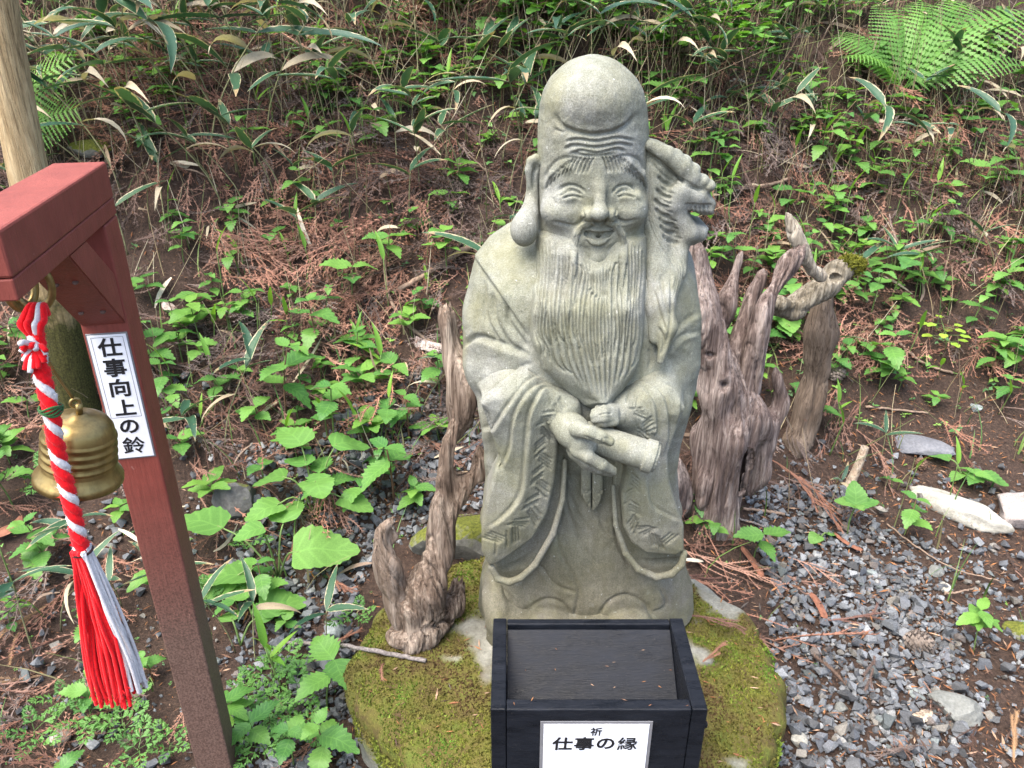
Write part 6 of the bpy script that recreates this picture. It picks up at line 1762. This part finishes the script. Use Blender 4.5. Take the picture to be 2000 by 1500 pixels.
# small-leaved herbs standing among the litter
def proto_herb(seed):
    r = random.Random(seed); h = r.uniform(.05, .13); lean = (r.uniform(-.25, .25), r.uniform(-.25, .15)); f = lambda t: np.array([lean[0] * h * t, lean[1] * h * t, h * t]); sp = []
    st = stem_mesh([f(0), f(.5), f(1)], .0016, .0010, STEM)
    for k in range(r.randint(5, 8)):
        t = 1 - .12 * (k // 2); sp.append((0, f(t), k * 2.4 + r.uniform(-.3, .3), r.uniform(-.1, .45), r.uniform(-.2, .2), r.uniform(.040, .066)))
    return st, sp
HLEAF = [toothed_leaf('leaf', .52, 5, .08, leaf_mat('herb_leaf', (.075, .20, .045), (.17, .33, .06), .42), .2, .15, 0, 1, 9)]
HP = [proto_herb(400 + i) for i in range(7)]
def d_herb(u, v, x, y):
    d = np.where(v < 300, .95, .30); d = np.where((u > 1350) & (v < 800), .5, d); d = np.where((v > 830) & (u > 1400), .012, d); d = np.where((v > 900) & (u < 700), .10, d); d = np.where((u > 420) & (u < 950) & (v > 260) & (v < 600), .10, d)
    return d
for i, p in enumerate(scatter(295, d_herb, 23, 1.3, 4.6, .045)):
    st, sp = HP[i % 7]; grow('herb', 'small-leaved herbs on the bank', st, sp, HLEAF, p, rng.random() * 6.28, float(rng.uniform(.7, 1.25)), 'small-leaved herb')
# broad heart-leaved plants
def broad(label, px, py, seed, h, leaves, L0):
    r = random.Random(seed); p0 = on_ground(px, py)
    root = thing('broadleaf_plant', label, 'plant', tuple(p0), (0, 0, 0), 'broad-leaved plants'); 
    for k, (dx, dy, dz, L) in enumerate(leaves):
        tip = np.array([dx, dy, dz]) * h
        V, F = tube(catmull([(0, 0, 0), tip * .5 + np.array([0, 0, .25 * h]), tip], 8), np.linspace(.0035, .0022, 8), 6); ob('stem', mk_mesh('stem', V, F, STEM), root)
        yaw = math.atan2(dy, dx) + r.uniform(-.4, .4)
        put_leaf(root, BLEAF[k % 2], tip - .12 * L * np.array([math.cos(yaw), math.sin(yaw), 0]), yaw, r.uniform(-.1, .25), r.uniform(-.2, .2), L)
broad('broad heart-leaved plant with the largest leaves right of the post', 545, 1130, 5, .16, [(-1.1, .3, 1.0, .17), (.5, -.1, .7, .19), (-.5, -.3, .35, .15), (.1, .5, 1.0, .12), (-.15, -.1, 1.25, .09), (-.75, -.4, .3, .11)], .16)
broad('broad heart-leaved plant with taller stems behind the large one', 620, 1010, 6, .20, [(-.2, .3, 1.2, .13), (.35, .35, 1.15, .13), (.1, -.2, .8, .12), (-.5, .1, .7, .11), (-.5, -.3, .45, .12), (.5, -.2, .5, .11), (-.1, .1, .95, .10)], .13)
broad('broad-leaved plant half under the first, near the post foot', 500, 1225, 7, .10, [(.3, .2, .6, .13), (-.4, .5, .7, .12), (.6, .3, .5, .09)], .13)
broad('round-leaved plant behind the stump limbs', 1520, 640, 8, .14, [(.4, -.2, .8, .13), (-.3, .1, .9, .12), (.7, .4, .6, .10), (0, -.5, .5, .11)], .12)
broad('broad-leaved seedling on gravel below the stump', 1600, 1055, 9, .05, [(-.3, -.3, .6, .055), (.5, .1, .5, .05)], .06)
broad('spreading leafy plant beside the pale slab', 1880, 935, 10, .08, [(-.6, .5, .8, .085), (.1, -.2, .5, .07), (.6, -.5, .5, .09), (-.3, -.2, .4, .06)], .08)
broad('yellowish heart-leaved plant at the lower left of the post', 470, 1260, 12, .09, [(.5, .6, .6, .09), (-.3, .4, .7, .08)], .08)
# young plant with three leaves by the broken stick
p0 = on_ground(1655, 1045); root = thing('young_plant', 'slender young plant with three leaves in front of the broken stick', 'plant', tuple(p0), (0, 0, 0))
V, F = tube(catmull([(0, 0, 0), (-.004, 0, .06), (.006, 0, .12)], 8), np.linspace(.003, .002, 8), 6); ob('stem', mk_mesh('stem', V, F, STEM), root)
for a, L in ((.1, .075), (3.0, .07), (1.5, .08), (-1.4, .04)): put_leaf(root, BLEAF[0], (.006, 0, .12), a, .25 if abs(a - 1.5) > .2 else .9, 0, L)
# lime seedling
p0 = on_ground(1845, 690); root = thing('lime_seedling', 'yellow-green seedling with small round leaves on the right bank', 'plant', tuple(p0), (0, 0, 0))
r = random.Random(3)
V, F = tube(catmull([(0, 0, 0), (-.02, -.02, .07), (-.04, 0, .13)], 8), np.linspace(.002, .0012, 8), 6); ob('stem', mk_mesh('stem', V, F, STEM), root)
for k in range(13):
    t = .35 + .65 * k / 12; a = k * 2.4; put_leaf(root, LLEAF[0], (-.04 * t + .055 * math.cos(a), .055 * math.sin(a), .13 * t + .01), a, .05, 0, .042)
    V, F = tube([(-.04 * t, 0, .13 * t), (-.04 * t + .055 * math.cos(a), .055 * math.sin(a), .13 * t + .01)], .0009, 4); ob('stem', mk_mesh('stem', V, F, STEM), root)

# variegated dwarf bamboo
def proto_sasa(seed, h, nl, L0, dry=0):
    r = random.Random(seed); lean = (r.uniform(-.5, .5), r.uniform(-.4, .1)); a0 = r.uniform(0, 6.28)
    f = lambda t: np.array([lean[0] * h * t ** 1.6, lean[1] * h * t ** 1.6, h * t * (1 - .1 * t)])
    st = stem_mesh([f(t) for t in (0, .3, .6, .85, 1)], .0022, .0013, CULM); sp = []
    for k in range(nl):
        t = 1 - .10 * (k // 2) - (.18 if k > 3 else 0)
        sp.append((r.randrange(4), f(t), a0 + k * 2.1 + r.uniform(-.5, .5), r.uniform(-.1, .75), r.uniform(-.4, .4), L0 * r.uniform(.85, 1.35), k >= nl - dry))
    return st, sp
SPR = [proto_sasa(200 + i, h, nl, L, d) for i, (h, nl, L, d) in enumerate(((.30, 5, .17, 1), (.38, 6, .19, 1), (.24, 4, .15, 0), (.20, 3, .16, 1), (.42, 5, .20, 2), (.16, 3, .13, 0), (.30, 4, .18, 0), (.26, 5, .14, 2)))]
def sasa(p, i, s, yaw=None):
    st, sp = SPR[i % 8]
    root = thing('bamboo_grass', 'x', 'bamboo grass', tuple(p), (0, 0, rng.random() * 6.28 if yaw is None else yaw), 'bamboo grass with pale leaf edges'); s = s * 1.25; root.scale = (s, s, s)
    ob('culm', st, root)
    for k, pp, a, b, c, L, dry in sp: put_leaf(root, (DLEAF[k % 2] if dry else SLEAF[k]), pp, a, b, c, L)
    u, v = to_px(np.array(p) + [0, 0, .12]); PLANTS.append((root, 'bamboo grass', float(u), float(v)))
SAS = [(410, 330, 1, 1.25), (470, 350, 4, 1.2), (520, 300, 1, 1.1), (240, 380, 0, 1.2), (160, 330, 4, 1.1), (300, 330, 1, 1.0), (370, 250, 6, 1.2), (440, 420, 0, 1.15), (230, 420, 6, 1.0), (560, 240, 1, 1.0), (330, 480, 0, .9), (250, 500, 5, 1.1), (420, 230, 4, 1.1), (640, 260, 4, 1.0), (600, 170, 1, 1.0),
       (200, 260, 4, 1.0), (260, 230, 1, 1.1), (480, 170, 4, 1.0), (350, 180, 4, 1.0), (540, 400, 3, 1.0), (860, 260, 0, 1.0), (880, 330, 6, .9), (770, 250, 1, .9), (820, 200, 4, .9), (980, 330, 0, 1.0), (1020, 330, 6, 1.1), (700, 120, 1, 1.0), (900, 120, 4, .9), (1000, 120, 1, .9), (760, 140, 4, .9), (660, 420, 5, 1.0), (590, 510, 5, 1.0),
       (800, 430, 5, 1.0), (620, 480, 5, .9), (440, 880, 0, .8), (415, 900, 6, .75), (820, 830, 0, .7), (460, 1275, 2, .7), (500, 1300, 3, .7), (640, 1265, 5, .7), (240, 1190, 3, .7), (160, 1150, 2, .75), (120, 1235, 3, .8), (70, 1290, 2, .8), (340, 1190, 5, .8), (1430, 200, 0, 1.0), (1470, 260, 6, 1.0), (1390, 240, 4, .9), (1520, 180, 2, .9), (1340, 330, 5, 1.0), (1500, 290, 3, 1.0),
       (1690, 330, 3, .9), (1800, 250, 2, .8), (1740, 560, 5, .9), (1670, 580, 5, .9), (1800, 590, 2, .75), (1940, 540, 3, .8), (1620, 720, 5, .7), (1720, 900, 5, .6), (1620, 990, 3, .4), (1250, 140, 1, 1.0), (1150, 100, 4, 1.0), (1080, 160, 1, .9), (1330, 130, 4, .9), (560, 60, 1, 1.0), (440, 90, 4, 1.0), (300, 110, 1, 1.0), (180, 120, 4, 1.0), (90, 100, 4, 1.0)]
xy = on_ground_many([n[0] for n in SAS], [n[1] for n in SAS])
for (a, b, i, s), p in zip(SAS, xy): sasa(p, i, s)
def d_sasa(u, v, x, y):
    d = np.where(v < 420, .45, .05); d = np.where((u > 1600), d * .4, d); return d
for i, p in enumerate(scatter(120, d_sasa, 9, 2.2, 4.6, .09)): sasa(p, i * 3, float(rng.uniform(.65, 1.05)))
# young upright shoots
def proto_shoot(seed):
    r = random.Random(seed); h = r.uniform(.05, .13); lean = (r.uniform(-.3, .3), r.uniform(-.2, .2))
    f = lambda t: np.array([lean[0] * h * t, lean[1] * h * t, h * t])
    st = stem_mesh([f(0), f(.5), f(1)], .0016, .0012, STEM)
    sp = [(r.randrange(3), f(1), r.uniform(0, 6.28), r.uniform(.9, 1.35), r.uniform(-.4, .4), r.uniform(.065, .10))]
    if r.random() < .55: sp.append((r.randrange(3), f(.8), r.uniform(0, 6.28), r.uniform(.3, .9), 0, r.uniform(.05, .08)))
    return st, sp
YP = [proto_shoot(300 + i) for i in range(6)]
SHO = [(560, 680), (505, 665), (430, 800), (330, 790), (340, 770), (745, 750), (590, 490), (610, 540), (760, 610), (840, 590), (530, 640), (700, 690), (330, 460), (230, 620), (440, 600), (480, 520), (560, 880), (640, 860), (715, 880), (1550, 240), (1490, 250), (1600, 290), (1660, 330), (1700, 350), (1750, 420), (1500, 450), (1460, 480), (1860, 250),
       (1900, 220), (1990, 370), (1610, 390), (1540, 340), (1640, 470), (1800, 460), (1390, 430), (1300, 300), (1640, 850), (1620, 890), (290, 100), (320, 130), (150, 130), (510, 240), (650, 230), (690, 320), (880, 240), (1010, 60), (1060, 200), (540, 1340), (560, 1370), (240, 1290), (40, 1180), (90, 1210)]
xy = on_ground_many([n[0] for n in SHO], [n[1] for n in SHO])
for i, p in enumerate(xy):
    st, sp = YP[i % 6]; grow('grass_shoot', 'bright young shoots', st, sp, YLEAF, p, rng.random() * 6.28, float(rng.uniform(.9, 1.35)), 'bright green young shoot')
for i, p in enumerate(scatter(60, lambda u, v, x, y: np.where(v < 900, .3, .08), 13, 1.9, 4.6)):
    st, sp = YP[i % 6]; grow('grass_shoot', 'bright young shoots', st, sp, YLEAF, p, rng.random() * 6.28, float(rng.uniform(.7, 1.2)), 'bright green young shoot')
# chervil-like feathery plants, low left
def proto_chervil(seed):
    r = random.Random(seed); st = stem_mesh([np.zeros(3), np.array([.004, 0, .03]), np.array([0, .004, .05])], .002, .0012, STEM); sp = []
    for k in range(5):
        a = k * 1.25 + r.uniform(-.3, .3); sp.append((0, np.array([0, 0, .035 + .004 * k]), a, r.uniform(.2, .7), r.uniform(-.2, .2), r.uniform(.055, .085)))
    return st, sp
CHP = [proto_chervil(i) for i in range(4)]
CHE = [(535, 1350), (490, 1380), (585, 1390), (530, 1420), (130, 1390), (180, 1435), (250, 1450), (280, 1490), (340, 1480), (80, 1460), (460, 1480), (520, 1490), (410, 1190), (440, 1170), (700, 1230), (560, 1310), (250, 1390), (600, 1440), (490, 1080), (100, 960), (1480, 1480)]
xy = on_ground_many([n[0] for n in CHE], [n[1] for n in CHE])
for i, p in enumerate(xy):
    if on_base(p[0], p[1], .0): continue
    st, sp = CHP[i % 4]; grow('chervil', 'feathery low plants', st, sp, [CLEAF], p, rng.random() * 6.28, float(rng.uniform(.6, .95)), 'feathery low plant')
# ferns
def frond_mesh(L, seed, npair=22, wmax=.30, droop=.6):
    r = np.random.default_rng(seed); V, F, UV = [], [], []
    t = np.linspace(0, 1, 30); a = .55 - droop * 1.5 * t ** 1.3
    x = np.concatenate([[0], np.cumsum(np.cos(a[:-1]) / 29)]); z = np.concatenate([[0], np.cumsum(np.sin(a[:-1]) / 29)])
    P = np.stack([x, .03 * np.sin(t * 3 + seed), z], -1) * L
    tv, tf = tube(P, np.linspace(.0028, .0008, 30), 4, cap=False)
    parts = [(tv, np.concatenate([tf[:, [0, 1, 2]], tf[:, [0, 2, 3]]]))]
    for k in range(npair):
        q = .14 + .85 * k / npair; p = np.array([np.interp(q, t, P[:, i]) for i in range(3)]); l = L * wmax * (math.sin(math.pi * min(1, (q - .06) ** .75)) ** .8 + .04)
        aa = np.interp(q, t, a); T = np.array([math.cos(aa), 0, math.sin(aa)])
        for sg in (1, -1):
            d = np.array([0, sg, 0]) * .93 + T * .36 + np.array([0, 0, -.16]); d /= np.linalg.norm(d)
            nn = 9; vv = []; ff = []
            for i in range(nn + 1):
                s = i / nn; w = l * .035 * (1 - s) ** .7 + .0005
                c = p + d * l * s + np.array([0, 0, -.12 * l * s * s])
                vv += [c, c + T * w, c - T * w]
                if i < nn:
                    b = 3 * i; e = p + d * l * (s + .75 / nn)
                    m1 = len(vv) ; 
            base = len(vv)
            for i in range(nn):
                s = (i + .75) / nn; w = l * .085 * (1 - i / nn) ** .6 + .001; c = p + d * l * s + np.array([0, 0, -.12 * l * s * s])
                vv += [c + T * w, c - T * w]
                b = 3 * i; q1 = base + 2 * i
                ff += [(b, b + 1, q1), (b, q1, b + 3), (b, q1 + 1, b + 2), (b, b + 3, q1 + 1)]
            parts.append((np.array(vv), np.array(ff)))
    Vv, Ff = join(parts)
    return mk_mesh('frond', Vv, Ff, FERNM, False, uv=np.clip(Vv[:, :2] / L, 0, 1))
def fern(label, px, py, fronds):
    p0 = on_ground(px, py); root = thing('fern', label, 'fern', tuple(p0), (0, 0, 0), 'ferns')
    for k, (yaw, pitch, L, dr, *rl) in enumerate(fronds): ob('frond', frond_mesh(L, k + px, 19, .27, dr), root, (0, 0, .0), (R(rl[0]) if rl else 0, -R(pitch), R(yaw)))
fern('large bright fern spreading over the upper right bank', 1750, 185, [(100, 50, .50, .7), (34, 40, .66, .85, 20), (8, 26, .74, .75, 25), (165, 40, .46, 1.0, -20), (200, 30, .42, 1.0, -10), (-12, 16, .55, .8, 25), (62, 46, .56, .75, 10), (135, 40, .46, .9, -10)])
fern('small fern with two fronds beside the tan trunk', 20, 290, [(4, 38, .52, .62, 45), (-8, 16, .46, .55, 50), (-20, 50, .34, .8, 40)])
fern('tiny fern on the bank below the bamboo grass', 740, 245, [(-60, 10, .16, .6), (-110, 12, .15, .6), (-20, 15, .14, .6)])
# leafy shrub with a thicket of bare twigs, behind the head
def build_shrub(label, px, py, seed, ntw, nlf):
    p0 = on_ground(px, py); root = thing('shrub', label, 'shrub', tuple(p0), (0, 0, 0), 'leafy shrubs on the bank')
    r = random.Random(seed); parts = []; tips = []
    for k in range(ntw):
        b = np.array([r.uniform(-.30, .28), r.uniform(-.12, .2), -.05]); h = r.uniform(.2, .5)
        e = b + np.array([r.uniform(-.15, .18), r.uniform(-.15, .1), h]); m = (b + e) / 2 + np.array([r.uniform(-.05, .05), r.uniform(-.05, .05), 0])
        V, F = tube(catmull([b, m, e], 8), np.linspace(r.uniform(.002, .005), .0012, 8), 5 + 1); parts.append((V, F)); tips += [e, (m + e) / 2]
        for q in range(2):
            s = m + (e - m) * r.uniform(0, .8); e2 = s + np.array([r.uniform(-.12, .12), r.uniform(-.12, .08), r.uniform(.02, .14)])
            V, F = tube(catmull([s, (s + e2) / 2 + [0, 0, .01], e2], 6), np.linspace(.0018, .0008, 6), 4); parts.append((V, F)); tips.append(e2)
    V, F = join(parts); ob('twigs', mk_mesh('twigs', V, F, TWB), root)
    for k in range(nlf):
        p = r.choice(tips)
        if p[2] < .16 and r.random() < .6: continue
        put_leaf(root, SHLEAF[0], p + np.array([r.uniform(-.02, .02), r.uniform(-.02, .02), r.uniform(-.02, .02)]), r.uniform(0, 6.28), r.uniform(-.3, .35), r.uniform(-.3, .3), r.uniform(.04, .070))
build_shrub('twiggy leafy shrub above the dragon head on the bank', 1360, 165, 8, 46, 260)
build_shrub('bright leafy bush at the bank top directly behind the stone head', 1120, 95, 9, 24, 200)
build_shrub('bright leafy bush at the bank top left of the stone head', 900, 80, 10, 20, 170)
build_shrub('bright leafy bush between the twiggy shrub and large fern', 1570, 85, 11, 20, 150)
# thin green grass blades: nobody could count them
def build_grass():
    r = np.random.default_rng(17); n = 8500
    x = r.uniform(-3.8, 4.4, n); y = r.uniform(1.1, 4.9, n); u, v = to_px(np.stack([x, y, H(x, y)], -1))
    cl = vnoise(x * 3.3, y * 3.3, 81)
    keep = (r.random(n) < np.where(v < 350, 1.0, np.where(v < 900, .55, .18)) * np.clip(cl * 2 - .4, 0.05, 1)) & ~on_base(x, y, .05) & ~(in_poly(u, v, GR_RIGHT))
    x, y = x[keep], y[keep]; Vs, Fs, Cs, off = [], [], [], 0
    for a, b in zip(x, y):
        h = r.uniform(.06, .22); w = r.uniform(.0012, .0035); yaw = r.uniform(0, 6.28); ln = r.uniform(.1, .9)
        t = np.linspace(0, 1, 5); d = np.array([math.cos(yaw), math.sin(yaw)]); s = np.array([-d[1], d[0], 0])
        P = np.stack([a + d[0] * h * ln * t ** 2, b + d[1] * h * ln * t ** 2, float(H(a, b)) + h * (t - .25 * ln * t ** 2)], -1)
        ww = w * (1 - t ** 1.5)[:, None] + .0003
        V = np.stack([P + s * ww, P - s * ww], 1).reshape(-1, 3); F = np.array([[2 * i, 2 * i + 1, 2 * i + 3, 2 * i + 2] for i in range(4)])
        Vs.append(V); Fs.append(F + off); off += 10
        Cs.append(np.repeat(np.array([[.10, .17, .04], [.07, .15, .04], [.15, .20, .06], [.22, .20, .10]])[r.integers(0, 4)][None] * r.uniform(.7, 1.2), 10, 0))
    M = Mat('grass_blades', .6, .3)
    o = ob('grass', mk_mesh('grass', np.concatenate(Vs), np.concatenate(Fs), M.done(attr_color(M)), True, color=np.concatenate(Cs)))
    tag(o, 'thin green grass blades on the bank', 'grass', None, 'stuff')
build_grass()
# tiny ground seedlings: two to four round leaves, too many and small to tell apart
def build_seedlings():
    r = np.random.default_rng(19); n = 20000
    x = r.uniform(-3.8, 4.4, n); y = r.uniform(.9, 4.9, n); u, v = to_px(np.stack([x, y, H(x, y)], -1)); cl = vnoise(x * 2.6 + 4, y * 2.6, 91)
    d = np.where(v < 260, .95, np.where(u > 1350, .50, .34)) * np.clip(cl * 2.2 - .5, .05, 1); d = np.where((v > 850) & (u > 1400), .03, d); d = np.where((v > 850) & (u < 750), .14, d)
    keep = (r.random(n) < d) & ~on_base(x, y, .02) ; x, y = x[keep], y[keep]; n = len(x)
    V = []; F = []
    for k in range(4):
        a = (0, 1.9, 3.3, 4.7)[k]; q = (1, .75, .9, .55)[k]; c, s = math.cos(a) * q, math.sin(a) * q; b = len(V)
        for X, Y, Z in ((.08, 0, 0), (.5, .36, .12), (1, .06, -.22 + .2 * k), (.45, -.34, .02), (.5, 0, .05)): V.append((X * c - Y * s, X * s + Y * c, Z + 1.0 - .12 * k))
        F += [(b, b + 4, b + 1), (b + 1, b + 4, b + 2), (b + 2, b + 4, b + 3), (b + 3, b + 4, b)]
    b = len(V); V += [(-.03, 0, 0), (.03, 0, 0), (0, 0, 1.0)]; F.append((b, b + 1, b + 2))
    V = np.array(V, float); F = np.array(F)
    VV, FF = instanced(V, F, rot_zyx(r.random(n) * 6.28, r.normal(0, .25, n), r.normal(0, .25, n), r.uniform(.008, .030, n) * np.clip((y - 1.2) / 1.6, .35, 1)), np.stack([x, y, H(x, y) + .004], -1))
    c = np.array([[.075, .18, .045], [.11, .23, .05], [.06, .14, .05], [.14, .26, .05]])[r.integers(0, 4, n)] * r.uniform(.7, 1.2, (n, 1))
    M = Mat('seedlings', .5, .3)
    o = ob('seedlings', mk_mesh('seedlings', VV, FF, M.done(attr_color(M)), False, color=np.repeat(c, len(V), 0)))
    tag(o, 'tiny green seedlings scattered as ground cover', 'seedlings', None, 'stuff')
build_seedlings()

# ------------------------------------------------------------------ labels that single out each plant by its neighbours
def zone(u, v):
    if v < 230:
        return 'high on the bank above the red beam' if u < 420 else 'at the bank top left of the stone head' if u < 1000 else 'at the bank top behind the stone head' if u < 1300 else 'on the upper bank beside the twiggy shrub' if u < 1580 else 'on the upper bank around the large fern'
    if v < 430:
        return 'on the bank just above the red beam' if u < 300 else 'on the litter bank above the pink splinter' if u < 640 else 'on the litter bank left of the stone face' if u < 1080 else 'on the bank beside the dragon head' if u < 1480 else 'on the middle bank below the large fern' if u < 1760 else 'on the middle bank near the right edge'
    if v < 660:
        return 'beside the tan trunk behind the bell' if u < 230 else 'on the litter right of the beam end' if u < 560 else 'on the litter left of the stone shoulder' if u < 1000 else 'among the stump limbs' if u < 1640 else 'on the low bank right of the mossy branch'
    if v < 930:
        return 'behind the brass bell' if u < 230 else 'beside the lettered red post' if u < 480 else 'on the litter left of the driftwood' if u < 960 else 'close behind the stump trunk' if u < 1640 else 'on the soil around the slate'
    if v < 1200:
        return 'behind the rope tassel' if u < 330 else 'near the broad-leaved plants by the post' if u < 720 else 'beside the stump foot' if u < 1600 else 'on the soil by the pale slab'
    return 'in front of the red post at lower left' if u < 330 else 'between the red post and mossy stone' if u < 1000 else 'on the gravel right of the mossy stone'
ORD = ['first', 'second', 'third', 'fourth', 'fifth', 'sixth', 'seventh', 'eighth', 'ninth', 'tenth', 'eleventh', 'twelfth', 'thirteenth', 'fourteenth', 'fifteenth', 'sixteenth', 'seventeenth', 'eighteenth', 'nineteenth', 'twentieth']
def ordinal(i): return ORD[i] if i < 20 else str(i + 1) + ('st' if i % 10 == 0 else 'nd' if i % 10 == 1 else 'rd' if i % 10 == 2 else 'th')
buckets = {}
for rt, kind, u, v in PLANTS: buckets.setdefault((kind, zone(u, v)), []).append((u, rt))
for (kind, z), lst in buckets.items():
    lst.sort(key=lambda q: q[0])
    for i, (u, rt) in enumerate(lst):
        rt['label'] = f'{kind} {z}' + ('' if len(lst) == 1 else f', {ordinal(i)} from left')
print('plants', len(PLANTS), 'objects', len(bpy.data.objects))
